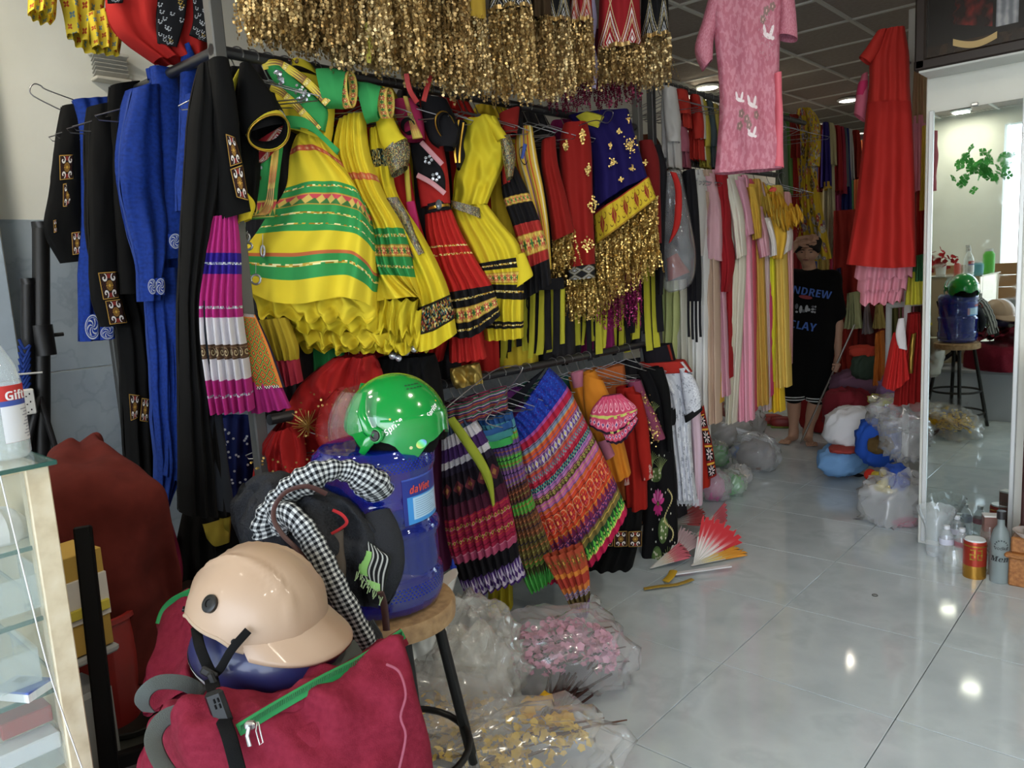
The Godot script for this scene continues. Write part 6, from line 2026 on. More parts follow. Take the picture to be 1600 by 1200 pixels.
	var t4 := thing("red_black_costume", "red costume with black silver-embroidered panels above the velvet robes", "costume", at_rows([[180, 70, 320, 90]], P4))
	garm(t4, "skirt", [[166, -40, 330, -40], [166, 20, 328, 30], [186, 60, 325, 70], [240, 98, 318, 92]], P4, M(hx("b8201c"), 0.9), {"th": 0.06, "pl": 4, "pa": 0.015})
	var emb := img(128, 256, hx("1a1a1e"))
	for k in 30: 
		var x := rng.randf() * 128
		var y := rng.randf() * 256
		for m in 5: dab(emb, x + 8 * cos(m * 0.9), y + 8 * sin(m * 0.9), 3.5, 2.5, [hx("c4c8cc"), hx("b8963a")][int(k % 4 == 0)])
	for q in [[[246, -20, 290, -20], [240, 40, 284, 40], [242, 78, 272, 84]], [[294, -20, 318, -20], [296, 40, 326, 44], [290, 66, 320, 78]], [[164, -20, 192, -20], [166, 18, 190, 16]]]:
		garm(t4, "embroidered_panel", q, P4, cfab(tx(emb)), {"th": 0.008, "lift": 0.075})

func lr(u: float, yaw: float) -> Array:
	return pl(onx(u, 607 - 0.226 * (u - 685), -0.9), yaw)
func lower_rack() -> void:
	var blk := M(Color(0.05, 0.05, 0.052), 0.95)
	var gf := M(hx("c8a456"), 0.32, 0.85)
	var P: Array
	var t: Node3D
	# crumpled red tulle costumes behind the bottle
	var tul := M(hx("a81414"), 0.7, 0, {"rim": 0.4})
	for q in [[510, [[520, 560, 585, 555], [470, 600, 600, 590], [440, 660, 620, 660], [415, 730, 640, 735], [400, 780, 640, 790]], "crumpled red tulle gown behind the green helmet", 0.05], [440, [[428, 668, 462, 660], [404, 700, 476, 690], [392, 750, 480, 750], [380, 830, 470, 840]], "red satin costume hanging from the rail beside the checked scarf", 0.04], [600, [[590, 560, 680, 552], [580, 600, 690, 590], [590, 680, 700, 680]], "black lace costume in shade behind the green helmet", 0.02]]:
		P = lr(q[0], 50)
		t = thing("tulle_gown" if q[3] > 0.045 else "satin_costume", q[2], "costume", at_rows(q[1], P))
		garm(t, "gown", q[1], P, tul if q[3] > 0.03 else blk, {"th": 0.08, "pl": 6, "pa": 0.03, "cr": q[3] * 1.3, "fq": 8.0, "wob": 1.2, "nr": 34, "nc": 34})
		if q[3] > 0.03:
			var mb := MB.new()
			for k in 90:
				var a := rng.randf()
				var c: Vector3 = hit(q[1][1][0] + a * (q[1][1][2] - q[1][1][0]), q[1][1][1] + rng.randf() * 120, P) + P[1] * 0.14
				sequin(mb, c, 0.004, (P[1] + Vector3(rng.randfn(), rng.randfn(), rng.randfn()) * 0.5).normalized())
			put(mb, "gold_specks", gf, t, "", "stuff")
	P = lr(505, 50)
	t = thing("red_hoop_veil", "sheer red round veil with gold speckles left of the green helmet", "veil", hit(520, 690, P))
	var vm := M(hx("b01c18"), 0.5, 0, {"alpha": 0.55})
	garm(t, "veil", [[528, 600, 545, 596], [505, 630, 560, 620], [500, 670, 560, 660], [512, 690, 550, 690]], P, vm, {"th": 0.05, "lift": 0.14, "cr": 0.015})
	var mb := MB.new()
	var tw := hit(488, 655, P) + (P[1] as Vector3) * 0.12
	for k in 60:
		var d := Vector3(rng.randfn(), rng.randfn() * 1.6, rng.randfn()).normalized()
		tube(mb, [tw, tw + d * rng.randf_range(0.02, 0.07)], 0.0012, 4)
	solo(mb, "tinsel_tuft", gf, "gold tinsel tuft among the red costumes", "tinsel")
	# pleated mountain skirts
	var S := [
		[700, 42, "plum", [[690, 665, 734, 640], [690, 725, 764, 690], [692, 790, 788, 752], [700, 850, 804, 815], [718, 905, 812, 868], [728, 928, 822, 898]], 0.07, 9, "dark plum pleated skirt with striped waist and violet hem"],
		[742, 40, "lime", [[742, 652, 800, 640], [766, 700, 812, 690], [786, 760, 822, 745], [800, 830, 846, 815], [812, 890, 866, 872], [828, 924, 866, 896]], 0.06, 7, "blue and lime green pleated skirt tucked beside the orange one"],
		[800, 36, "mount", [[772, 676, 812, 640, 858, 574], [782, 706, 838, 668, 888, 606], [800, 770, 862, 734, 918, 664], [822, 838, 890, 800, 950, 728], [852, 908, 920, 876, 980, 796]], 0.1, 14, "wide orange and red pleated skirt with blue waistband and lime hem"],
		[790, 36, "rust", [[848, 870, 910, 850], [868, 905, 920, 890], [890, 944, 922, 930], [908, 970, 920, 956]], 0.03, 5, "rust and violet skirt corner reaching the floor below the orange skirt"]]
	for q in S:
		P = lr(q[0], q[1]) if q[2] != "rust" else pl(onx(880, 900, -0.58), 36)
		t = thing("pleated_skirt", q[6], "skirt", at_rows(q[3], P), "embroidered mountain skirts on the lower rail")
		var sk := garm(t, "skirt", q[3], P, cfab(T[q[2]]), {"th": q[4], "pl": q[5], "pa": 0.014, "p0": 0.5, "nr": 60, "nc": 70, "knife": 1.0, "cr": 0.012})
		if q[2] == "mount":
			garm(t, "waistband_lining", [[776, 672, 808, 634, 852, 576], [770, 660, 796, 624, 846, 582]], P, M(hx("14161e"), 0.9), {"th": 0.06, "lift": -0.05})
		if q[2] == "lime":
			for k in 3: garm(t, "rolled_waistband", [[722 + 8 * k, 648 + 9 * k, 760, 664 + 8 * k, 800, 650 + 12 * k], [724 + 8 * k, 658 + 9 * k, 762, 675 + 8 * k, 803, 660 + 12 * k]], P, M([hx("2a5a9a"), hx("3a8a8a"), hx("2f9c48")][k], 0.9), {"th": 0.03, "lift": 0.07 + 0.01 * k, "cr": 0.015})
	P = lr(690, 42)
	t = thing("striped_skirt_waist", "folded striped waistbands bunched on hangers above the plum skirt", "skirt", at_rows([[700, 640, 800, 660]], P))
	var wi := img(64, 128, hx("3a1c2c"))
	for k in 16: wi.fill_rect(Rect2i(0, k * 8, 64, 4), [hx("a83a5a"), hx("2a8a5a"), hx("c8c0c8"), hx("5a3a8a"), hx("c86a2c")][k % 5])
	for k in 3: garm(t, "fold", [[694 + 26 * k, 636 - 8 * k, 740 + 26 * k, 622 - 8 * k], [696 + 26 * k, 668 - 6 * k, 742 + 26 * k, 654 - 6 * k]], P, cfab(tx(wi)), {"th": 0.04, "lift": -0.03 * k, "cr": 0.015, "pl": 3, "pa": 0.01})
	garm(t, "lime_sash", [[700, 650, 712, 644], [728, 690, 742, 684], [758, 740, 768, 730], [770, 780, 774, 776]], P, M(hx("9aa828"), 0.8), {"th": 0.01, "lift": 0.09, "nc": 8})
	P = lr(760, 42)
	t = thing("yellow_hem_skirt", "yellow skirt hem showing below the violet hem", "skirt", at_rows([[762, 950, 802, 944]], P))
	garm(t, "skirt", [[764, 880, 800, 880], [762, 951, 802, 945]], P, M(hx("c2ae20"), 0.9), {"th": 0.05, "pl": 3, "pa": 0.02})
	# orange velvet with the pink bonnet
	P = lr(880, 34)
	t = thing("orange_velvet_dress", "orange velvet dress with pink embroidered collar and cuff", "dress", at_rows([[945, 758, 986, 740]], P))
	var orv := M(hx("d67c14"), 0.8, 0, {"rim": 0.4})
	garm(t, "body", [[888, 590, 930, 578], [900, 640, 956, 630], [925, 690, 972, 680], [944, 758, 986, 738]], P, orv, {"th": 0.06, "pl": 3, "pa": 0.016})
	garm(t, "sleeve", [[912, 580, 942, 590], [912, 620, 956, 625], [920, 670, 960, 665]], P, orv, {"th": 0.05, "lift": 0.06})
	garm(t, "embroidered_collar", [[892, 582, 912, 576], [896, 604, 914, 600]], P, cfab(T.pinkbro, 0.9, {"uv": Vector3(3, 3, 1)}), {"th": 0.03, "lift": 0.04})
	garm(t, "embroidered_cuff", [[934, 684, 950, 678], [946, 712, 961, 704]], P, cfab(T.pinkbro, 0.9, {"uv": Vector3(3, 3, 1)}), {"th": 0.03, "lift": 0.07})
	var bi := img(256, 128, hx("d8486e"))
	scroll(bi, 0.1, 0.5, 8, hx("f0a8b8"), hx("d8486e"))
	band(bi, 0.52, 0.6, hx("c8d060"))
	diam(bi, 0.62, 0.86, 12, hx("f0b0c0"), hx("3a3a8a"))
	band(bi, 0.9, 1.0, hx("2a1a2c"))
	t = thing("pink_bonnet", "pink embroidered bonnet with dark rim hanging on orange velvet dress", "hat", at_rows([[922, 655, 996, 640]], P))
	garm(t, "crown", [[942, 610, 970, 606], [926, 630, 992, 624], [922, 652, 958, 664, 994, 636]], P, cfab(tx(bi)), {"th": [0.015, 0.035, 0.045], "lift": 0.16, "pl": 6, "pa": 0.012, "cap": 1})
	garm(t, "frill", [[934, 646, 986, 630], [948, 676, 972, 676, 996, 644]], P, cfab(tx(bi)), {"th": 0.03, "lift": 0.17, "pl": 7, "pa": 0.012})
	# red robe
	P = lr(925, 32)
	var rr := M(hx("a8180f"), 0.85)
	t = thing("red_robe", "plain red robe with gold frogged sleeve beside the lotus dress", "robe", at_rows([[978, 795, 1012, 792]], P))
	garm(t, "body", [[962, 606, 990, 602], [966, 660, 1004, 650], [974, 720, 1010, 715], [978, 796, 1012, 792]], P, rr, {"th": 0.05, "pl": 2, "pa": 0.012})
	garm(t, "sleeve", [[976, 608, 1002, 612], [990, 660, 1012, 655], [996, 700, 1016, 695], [1003, 745, 1020, 738]], P, rr, {"th": 0.04, "lift": 0.06})
	for q in [[1004, 722, 1018, 716, 1006, 742, 1020, 737], [976, 720, 984, 720, 976, 750, 984, 748]]: badge(t, q, P, 0.10, "geored", "gold_frogging")
	# lotus dress
	P = lr(965, 30)
	var li := img(256, 768, hx("0c0b0d"))
	for q in [[60, 210, 20], [110, 470, 34]]:
		for k in 7:
			var a := -PI / 2 + (k - 3) * 0.42
			dab(li, q[0] + cos(a) * q[2] * 0.9, q[1] + sin(a) * q[2] * 0.9, q[2] * 0.62, q[2] * 0.26, [hx("d83a8a"), hx("e878b0")][k % 2], a)
		for k in 5:
			var a := PI / 2 + (k - 2) * 0.5
			dab(li, q[0] + cos(a) * q[2] * 0.7, q[1] + sin(a) * q[2] * 0.7, q[2] * 0.5, q[2] * 0.22, hx("d02a7c"), a)
		dab(li, q[0], q[1], q[2] * 0.22, q[2] * 0.18, hx("8a8a3c"))
	for q in [[90, 370, 50, 26], [150, 560, 36, 44], [110, 650, 34, 40]]:
		dab(li, q[0], q[1], q[2], q[3], hx("4a6230"))
		dab(li, q[0] + 4, q[1] - 4, q[2] * 0.8, q[3] * 0.75, hx("5f7a3e"))
		for k in 10: dab(li, q[0] + rng.randf_range(-1, 1) * q[2] * 0.7, q[1] + rng.randf_range(-1, 1) * q[3] * 0.7, 4, 4, hx("ded8b8"))
	for s in [[80, 130, 40], [130, 320, 60], [180, 640, 70], [60, 300, 40]]:
		for k in 9:
			for m in 40:
				var f := m / 40.0
				dab(li, s[0] + (k - 4) * 7 * f * f * 2.2, s[1] + (1 - f) * s[2] - f * 20 + absf(k - 4) * 6 * f * f, 1.6, 1.6, hx("8a9a58"))
	for k in 26: dab(li, 190 + 30 * sin(k * 0.35), 430 + k * 7, 5, 5, hx("c8b878"))
	for k in 30: dab(li, rng.randf() * 220 + 10, 180 + rng.randf() * 560, 4, 4, hx("d8d4c4"))
	t = thing("lotus_velvet_dress", "black velvet dress embroidered with pink lotus and green pads", "dress", at_rows([[1000, 905, 1058, 895]], P))
	garm(t, "body", [[996, 580, 1030, 572], [1010, 620, 1044, 610], [1010, 700, 1052, 690], [1006, 800, 1058, 790], [1000, 908, 1030, 908, 1060, 896]], P, cfab(tx(li), 0.9), {"th": 0.06, "pl": 2, "pa": 0.014, "nr": 36})
	garm(t, "sleeve", [[1010, 575, 1036, 572], [1030, 610, 1046, 606], [1038, 660, 1050, 656], [1042, 700, 1050, 698]], P, blk, {"th": 0.04, "lift": 0.05})
	P = lr(930, 30)
	t = thing("black_badged_dress", "black velvet dress with a row of square badges at the hem", "dress", at_rows([[910, 912, 985, 912]], P))
	garm(t, "skirt", [[955, 790, 1004, 785], [940, 830, 1002, 826], [915, 880, 990, 880], [906, 914, 980, 914]], P, blk, {"th": 0.07, "pl": 4, "pa": 0.02})
	for k in 3: badge(t, [940 + 22 * k, 820, 960 + 22 * k, 819, 940 + 22 * k, 843, 960 + 22 * k, 842], P, 0.10)
	# sheer sequinned blouse
	P = lr(955, 30)
	t = thing("sequin_blouse", "mauve blouse with gold sequin scroll sleeve above the lotus dress", "blouse", at_rows([[1010, 685, 1038, 680]], P))
	var mau := M(hx("8a3a58"), 0.7)
	garm(t, "sleeve", [[978, 592, 1002, 590], [996, 625, 1014, 620], [1010, 655, 1028, 648], [1022, 682, 1040, 678]], P, mau, {"th": 0.04, "lift": 0.08})
	garm(t, "body", [[975, 600, 1000, 596], [985, 640, 1010, 640], [1004, 680, 1024, 680]], P, blk, {"th": 0.04, "lift": 0.05})
	mb = MB.new()
	for k in 240:
		var f := rng.randf()
		var w := rng.randfn() * 5
		sequin(mb, hit(1001 + 26 * f + w, 610 + 66 * f + rng.randfn() * 5, P) + P[1] * 0.122, 0.0036, (P[1] + Vector3(rng.randfn(), rng.randfn(), rng.randfn()) * 0.3).normalized())
	put(mb, "gold_scroll", gf, t, "", "stuff")
	# white lace dress
	P = lr(1000, 28)
	var wl := img(256, 512, hx("d4d6de"))
	for k in 160:
		var c: Color = [hx("f2f3f6"), hx("aeb2bd"), hx("e8eaf0"), hx("8f949f")][k % 4]
		var x := rng.randf() * 256
		var y := rng.randf() * 512
		for m in 5: dab(wl, x + 6 * cos(TAU * m / 5), y + 6 * sin(TAU * m / 5), 4, 3, c, TAU * m / 5)
	var lace := cfab(tx(wl), 0.7)
	t = thing("white_lace_dress", "white lace dress with black-edged short sleeve", "dress", at_rows([[1058, 786, 1090, 785]], P))
	garm(t, "body", [[1012, 582, 1076, 572], [1040, 620, 1080, 612], [1048, 680, 1080, 670], [1056, 740, 1084, 735], [1058, 780, 1090, 778]], P, lace, {"th": 0.05, "pl": 4, "pa": 0.012})
	garm(t, "sleeve", [[1062, 574, 1082, 582], [1066, 610, 1094, 606], [1072, 645, 1096, 632]], P, lace, {"th": 0.045, "lift": 0.06})
	garm(t, "sleeve_edge", [[1069, 645, 1095, 627], [1071, 656, 1098, 636]], P, M(hx("141416"), 0.8), {"th": 0.05, "lift": 0.06})
	garm(t, "cuff", [[1046, 636, 1056, 634], [1044, 650, 1057, 650], [1048, 660, 1056, 658]], P, M(hx("141416"), 0.8), {"th": 0.03, "lift": 0.06})
	mb = MB.new()
	for k in 18:
		var c := hit(1058 + 33.0 * k / 17, 780, P)
		tube(mb, [c, c - Vector3(0, 0.03 + 0.008 * sin(k * 2.0), 0)], 0.003, 5)
	put(mb, "tassels", M(hx("d8dadf"), 0.8), t, "", "stuff")
	P = lr(1030, 26)
	t = thing("pale_pink_dress", "plain pale pink dress between white lace and red border", "dress", at_rows([[1078, 785, 1096, 780]], P))
	garm(t, "body", [[1072, 640, 1094, 636], [1078, 700, 1098, 700], [1080, 788, 1098, 786]], P, M(hx("d9b9c8"), 0.85), {"th": 0.05, "pl": 2, "pa": 0.01})
	P = lr(1045, 26)
	var gi := img(96, 384, hx("8a1a14"))
	for k in 4:
		var y := 20 + k * 92
		gi.fill_rect(Rect2i(6, y - 14, 84, 10), hx("d8a82c"))
		gi.fill_rect(Rect2i(8, y, 80, 66), hx("1a1618"))
		for m in 8: dab(gi, 48 + 22 * cos(TAU * m / 8), y + 33 + 22 * sin(TAU * m / 8), 14, 4, [hx("e8c8cc"), hx("e0d8d0")][m % 2], TAU * m / 8)
		dab(gi, 48, y + 33, 9, 9, hx("1a1618"))
		dab(gi, 82, y + 12, 8, 8, hx("d8602a"))
	t = thing("red_border_dress", "red dress with a star patterned black and yellow border", "dress", at_rows([[1095, 762, 1120, 758]], P))
	garm(t, "body", [[1084, 640, 1100, 632], [1090, 700, 1110, 700], [1088, 762, 1110, 758]], P, M(hx("b0200f"), 0.85), {"th": 0.05, "pl": 2, "pa": 0.01})
	garm(t, "star_border", [[1091, 645, 1101, 642], [1100, 690, 1113, 690], [1107, 745, 1120, 738]], P, cfab(tx(gi)), {"th": 0.012, "lift": 0.055, "nc": 8})
	# folded cloths on the rail end
	P = lr(1010, 30)
	var fc := [[[1004, 540, 1050, 534], [1008, 566, 1056, 560], "black folded cloth with red embroidered stripe on the lower rail end", "17131a"], [[1000, 564, 1070, 560], [1012, 580, 1082, 578], "red and white folded cloth on the lower rail end", "b8281f"]]
	for q in fc:
		mb = MB.new()
		cloth(mb, [q[0], q[1]], P, {"th": 0.05, "lift": 0.06, "cr": 0.01, "nr": 10, "cap": 3})
		var o := solo(mb, "folded_cloth", M(hx(q[3]), 0.9), q[2], "cloth")
		garm(o, "embroidered_stripe", [[q[0][2] - 9, q[0][3] + 2, q[0][2] - 3, q[0][3] + 1], [q[1][2] - 9, q[1][3] - 1, q[1][2] - 3, q[1][3] - 1]], P, M(hx("8a2418") if q[3] == "17131a" else hx("e4e0e0"), 0.9), {"th": 0.052, "lift": 0.06, "nc": 6, "nr": 6})
	# small blue glue bottle hanging by the plum skirt
	var bp: Vector3 = hit(711, 872, lr(700, 42)) + lr(700, 42)[1] * 0.1
	t = thing("blue_dropper_bottle", "small blue dropper bottle against the plum skirt", "bottle", bp)
	mb = MB.new()
	lathe(mb, [[0, -0.03], [0.012, -0.03], [0.013, -0.025], [0.013, 0.005], [0.005, 0.012]], bp, Basis(), 16)
	put(mb, "body", M(hx("1a3ac0"), 0.3), t)
	mb = MB.new()
	lathe(mb, [[0.006, 0.01], [0.006, 0.018], [0.002, 0.035], [0, 0.036]], bp, Basis(), 14)
	put(mb, "cap", M(hx("2248d8"), 0.3), t)

# ---------- small things between the rails
func between() -> void:
	var mb := MB.new()
	for q in [[546, 553, 540, 606], [561, 551, 560, 604]]: tube(mb, [hit(q[0], q[1] - 14, rk(566, 42)), hit(q[2], q[3], rk(566, 42))], 0.0014, 5)
	solo(mb, "hanging_loop", M(hx("dcdad4"), 0.6), "white string loop hanging above the green helmet", "string")
	var t := thing("crystal_pendants", "cluster of clear bead pendants below the yellow ruffles", "pendant", hit(640, 552, rk(566, 42)))
	for q in [[620, 556, 0.014], [629, 560, 0.012], [640, 550, 0.015], [652, 546, 0.013]]:
		mb = MB.new()
		blob(mb, hit(q[0], q[1] - 5, rk(566, 42)) + (rk(566, 42)[1] as Vector3) * 0.1, Vector3.ONE * q[2], Basis(), 0.0, 1.0, 0.0, 12)
		put(mb, "bead", M(Color(0.86, 0.88, 0.92), 0.06, 0.7), t)
	var P := lr(690, 42)
	t = thing("gold_lame_cloth", "crumpled gold sequin cloth lying over the low rail", "cloth", hit(730, 600, P))
	garm(t, "cloth", [[704, 574, 750, 566], [706, 592, 754, 584], [712, 606, 756, 596]], P, M(hx("a88a3c"), 0.35, 0.7), {"th": 0.03, "lift": 0.03, "cr": 0.03, "fq": 14.0})
	mb = MB.new()
	var ring := []
	for k in 17: ring.append(ony(1367, 930, 0.002) + Vector3(cos(TAU * k / 16) * 0.011, 0, sin(TAU * k / 16) * 0.011))
	tube(mb, ring, 0.0018, 6)
	solo(mb, "metal_ring", M(Color(0.35, 0.34, 0.33), 0.4, 0.8), "small dark ring lying on the open tiles", "ring")
	t = thing("wall_vent", "small white framed louvre on the wall above the robes", "vent", onx(170, 125, -2.1))
	var c := onx(172, 106, -2.12)
	for q in [[0.0, 0.05, 0.14, 0.014], [0.0, -0.05, 0.14, 0.014]]:
		mb = MB.new()
		box(mb, c + Vector3(0, q[1], 0), Vector3(0.06, q[3], q[2]), Basis(), 0.003)
		put(mb, "frame", M(hx("cfcabb"), 0.5), t)
	for k in 5:
		mb = MB.new()
		box(mb, c + Vector3(0, -0.032 + 0.016 * k, 0), Vector3(0.045, 0.003, 0.13), Basis(Vector3.BACK, 0.5))
		put(mb, "slat", M(hx("b8b6ac"), 0.5), t)

# ---------- the far part of the left wall: two more rails of long gowns
func fk(u: float, v: float, yaw := 20.0, x := -0.87) -> Array:
	return pl(onx(u, v, x), yaw)
func far_rack() -> void:
	var steel := M(Color(0.36, 0.36, 0.37), 0.4, 0.7)
	var fr := thing("gown_rack", "long steel rack of pastel gowns farther along the wall", "rack", Vector3(-0.87, 0, -3.3))
	for q in [[2.40, -1.70, -3.7], [2.02, -1.72, -3.2]]:
		var mb := MB.new()
		tube(mb, [Vector3(-0.87, q[0], q[1]), Vector3(-0.87, q[0], q[2])], 0.017, 12)
		put(mb, "rail", steel, fr)
	for z in [-1.70]:
		var mb := MB.new()
		box(mb, Vector3(-0.89, 1.25, z), Vector3(0.035, 2.5, 0.035), Basis(), 0.003)
		put(mb, "post", steel, fr)
	# short garments on the upper rail: hook u, colour, left/right, top, bottom
	var up := [
		[1040, "d0ccc8", 1034, 1062, 138, 262, "white satin blouse at the near end of the upper far rail"], [1052, "c83428", 1050, 1078, 142, 200, "red ruffled blouse on the upper far rail"], [1062, "a8586a", 1050, 1076, 190, 262, "dusty pink tunic under the red ruffles"], [1070, "c22e24", 1076, 1098, 150, 250, "second red blouse with long sleeve"], [1080, "d4cfc6", 1084, 1102, 152, 250, "white tunic beside the red blouses"], [1085, "b8a83a", 1092, 1108, 158, 262, "olive yellow tunic on the upper far rail"], [1092, "3e4a50", 1100, 1118, 160, 262, "slate grey tunic on the upper far rail"], [1100, "a08a38", 1110, 1126, 164, 262, "mustard tunic half behind the pink hanging dress"], [1108, "8a929a", 1118, 1150, 168, 262, "grey tunic hidden behind the pink hanging dress"]]
	for q in up:
		var P := fk(q[0], 128 + 0.255 * (q[0] - 1037))
		var c := hx(q[1])
		var t := thing("short_tunic", q[6], "tunic", at_rows([[q[2], q[5], q[3], q[5]]], P), "tunics on the upper far rail")
		garm(t, "body", [[q[2] + 3, q[4], q[3] - 4, q[4]], [q[2], lerpf(q[4], q[5], 0.4), q[3], lerpf(q[4], q[5], 0.4)], [q[2] + 2, q[5], q[3] + 4, q[5] + 2]], P, M(c, 0.85), {"th": 0.06, "pl": 3, "pa": 0.02, "cr": 0.02})
		garm(t, "sleeve", [[q[2] + 6, q[4] + 2, q[3] - 2, q[4] + 4], [q[2] + 8, lerpf(q[4], q[5], 0.4), q[3] + 4, lerpf(q[4], q[5], 0.4)], [q[2] + 12, lerpf(q[4], q[5], 0.72), q[3] + 4, lerpf(q[4], q[5], 0.70)]], P, M(c, 0.85), {"th": 0.05, "lift": 0.06, "cr": 0.02})
	# long gowns on the lower far rail: hook u, colour, top l/r/v, mid l/r/v, hem l/r/v, words
	var G := [
		[1052, "b9c07a", [1036, 1066, 300], [1032, 1066, 450], [1030, 1064, 560], "pale lime gown behind the bagged costume"],
		[1046, "8a4a78", [1006, 1032, 380], [1002, 1032, 460], [1000, 1030, 548], "mauve gown below the navy cape"],
		[1056, "c9c5b4", [1050, 1080, 300], [1052, 1082, 450], [1056, 1084, 580], "cream gown behind the black strip outfit"],
		[1062, "dcdad6", [1078, 1104, 276], [1076, 1112, 440], [1078, 1110, 694], "white lace gown reaching lowest among the pastel gowns"],
		[1068, "c7a890", [1092, 1116, 276], [1098, 1124, 420], [1100, 1128, 660], "pearl satin gown next to the white lace gown"],
		[1074, "c4962e", [1098, 1120, 300], [1096, 1124, 440], [1104, 1132, 628], "mustard gown with a sheer shimmering edge"],
		[1080, "d99cab", [1104, 1130, 276], [1110, 1134, 420], [1122, 1142, 618], "dusty pink gown left of the red brocade sleeve"],
		[1088, "b01c22", [1118, 1142, 274], [1126, 1146, 430], [1132, 1146, 590], "red gown with brocade sleeve among pastel gowns"],
		[1096, "dcd6c0", [1132, 1160, 282], [1138, 1166, 420], [1134, 1152, 660], "cream gown right of the red brocade sleeve"],
		[1106, "e79aae", [1148, 1172, 284], [1146, 1176, 420], [1150, 1180, 656], "rose pink gown reaching the plastic bags"],
		[1116, "d8566a", [1160, 1180, 290], [1162, 1182, 430], [1168, 1184, 642], "coral gown behind the rose pink gown"],
		[1124, "c79a3c", [1170, 1192, 290], [1172, 1196, 430], [1180, 1202, 632], "old gold gown beside the coral gown"],
		[1132, "c9b0ac", [1182, 1200, 296], [1184, 1204, 430], [1190, 1206, 640], "grey pink gown between gold gowns"],
		[1140, "e3dc28", [1190, 1208, 300], [1196, 1212, 440], [1198, 1212, 596], "neon yellow gown squeezed between golden gowns"],
		[1148, "d8b44c", [1196, 1226, 300], [1202, 1232, 420], [1206, 1238, 604], "broad golden yellow gown with frilled shoulders"],
		[1156, "dda0a0", [1214, 1238, 310], [1226, 1240, 440], [1232, 1238, 570], "pale salmon gown at the boy's shoulder"],
		[1150, "e4b81c", [1196, 1222, 440], [1200, 1224, 560], [1200, 1228, 642], "deep yellow gown with the lowest hem by the boy"],
		[1136, "e0447a", [1190, 1208, 440], [1196, 1208, 560], [1199, 1209, 618], "hot pink slip below the neon yellow gown"]]
	for q in G:
		var P := fk(q[0], 249 + 0.15 * (q[0] - 1049), 18)
		var c := hx(q[1])
		var m := M(c, 0.8)
		var t := thing("long_gown", q[5], "gown", at_rows([[q[4][0], q[4][2], q[4][1], q[4][2]]], P), "long pastel gowns on the far rail")
		garm(t, "gown", [[q[2][0] + 4, q[2][2] - 8, q[2][1] - 4, q[2][2] - 10], [q[2][0], q[2][2] + 14, q[2][1], q[2][2] + 12], [q[3][0], q[3][2], q[3][1], q[3][2]], [q[4][0], q[4][2], q[4][1], q[4][2] - 2]], P, m, {"th": 0.07, "pl": 3, "pa": 0.022, "nr": 26, "nc": 22, "knife": 0.5})
	# sleeves and frills that show in front of the gowns
	var sl := [
		[1064, "d4d2ce", [[1086, 280, 1106, 284], [1084, 330, 1108, 330], [1088, 400, 1104, 400]], "white sleeved blouse over the white lace gown"],
		[1082, "d6a2aa", [[1104, 280, 1122, 280], [1106, 330, 1132, 330], [1100, 400, 1134, 408]], "pale pink bell sleeve blouse with scalloped edge"],
		[1092, "a81a22", [[1122, 274, 1140, 272], [1128, 330, 1146, 330], [1126, 366, 1146, 364], [1130, 410, 1152, 405], [1131, 454, 1144, 454]], "red brocade long sleeve blouse"],
		[1100, "ddd8c6", [[1138, 284, 1152, 282], [1146, 340, 1166, 336], [1154, 406, 1170, 398]], "cream blouse sleeve over the rose gown"],
		[1110, "dc9cb0", [[1148, 284, 1168, 286], [1156, 330, 1176, 326], [1166, 372, 1182, 366]], "pink blouse sleeve over the coral gown"],
		[1120, "caa032", [[1168, 296, 1186, 296], [1174, 340, 1192, 336], [1180, 376, 1194, 372]], "mustard ruffled blouse beside the golden frills"],
		[1128, "d8a0ac", [[1178, 330, 1194, 330], [1186, 380, 1204, 370], [1190, 404, 1206, 398]], "pink blouse under the golden frills"],
		[1138, "dbd7d0", [[1196, 350, 1208, 346], [1204, 380, 1216, 376], [1204, 402, 1218, 398]], "white short sleeve under the golden frills"],
		[1144, "d9a92c", [[1198, 330, 1226, 326], [1204, 370, 1232, 366], [1210, 404, 1226, 404]], "golden blouse with gathered frill"],
		[1152, "dcd6cc", [[1226, 350, 1236, 348], [1230, 370, 1241, 366], [1226, 400, 1238, 390]], "cream sleeve at the end of the pastel gowns"]]
	for q in sl:
		var P := fk(q[0], 249 + 0.15 * (q[0] - 1049), 18)
		var t := thing("hanging_blouse", q[3], "blouse", at_rows(q[2], P), "blouses on the far rail")
		garm(t, "sleeve", q[2], P, M(hx(q[1]), 0.8), {"th": 0.06, "lift": 0.11, "cr": 0.022, "pl": 2, "pa": 0.015})
		garm(t, "shoulder", [[q[2][0][0] - 6, q[2][0][1] - 6, q[2][0][2], q[2][0][3] - 6], [q[2][0][0], q[2][0][1] + 16, q[2][0][2] + 2, q[2][0][3] + 16]], P, M(hx(q[1]), 0.8), {"th": 0.06, "lift": 0.07, "cr": 0.02})
	var frill := M(hx("d8a426"), 0.8)
	var Pf := fk(1146, 264, 18)
	var tf := thing("frilled_yellow_top", "golden yellow top with big gathered frills at the shoulders", "top", hit(1220, 350, Pf))
	for k in 9:
		var u := 1172 + 8.5 * k
		var v := 286 + 5.5 * k + 10 * sin(k * 2.2)
		garm(tf, "frill", [wavy(u - 10, v, u + 12, v + 4, 5, 3), wavy(u - 12, v + 18, u + 18, v + 16, 7, 4), wavy(u - 6, v + 34, u + 16, v + 26, 7, 4)], Pf, frill if k % 3 else M(hx("c9a83c"), 0.8), {"th": 0.04, "pl": 5, "pa": 0.03, "p0": 0.6, "lift": 0.14 + 0.02 * (k % 2), "nr": 12, "nc": 26, "cr": 0.02})
	var rose := MB.new()
	blob(rose, hit(1212, 300, Pf) + (Pf[1] as Vector3) * 0.19, Vector3(0.02, 0.013, 0.018), Basis(), 0.3, 3.0, 2.0, 16)
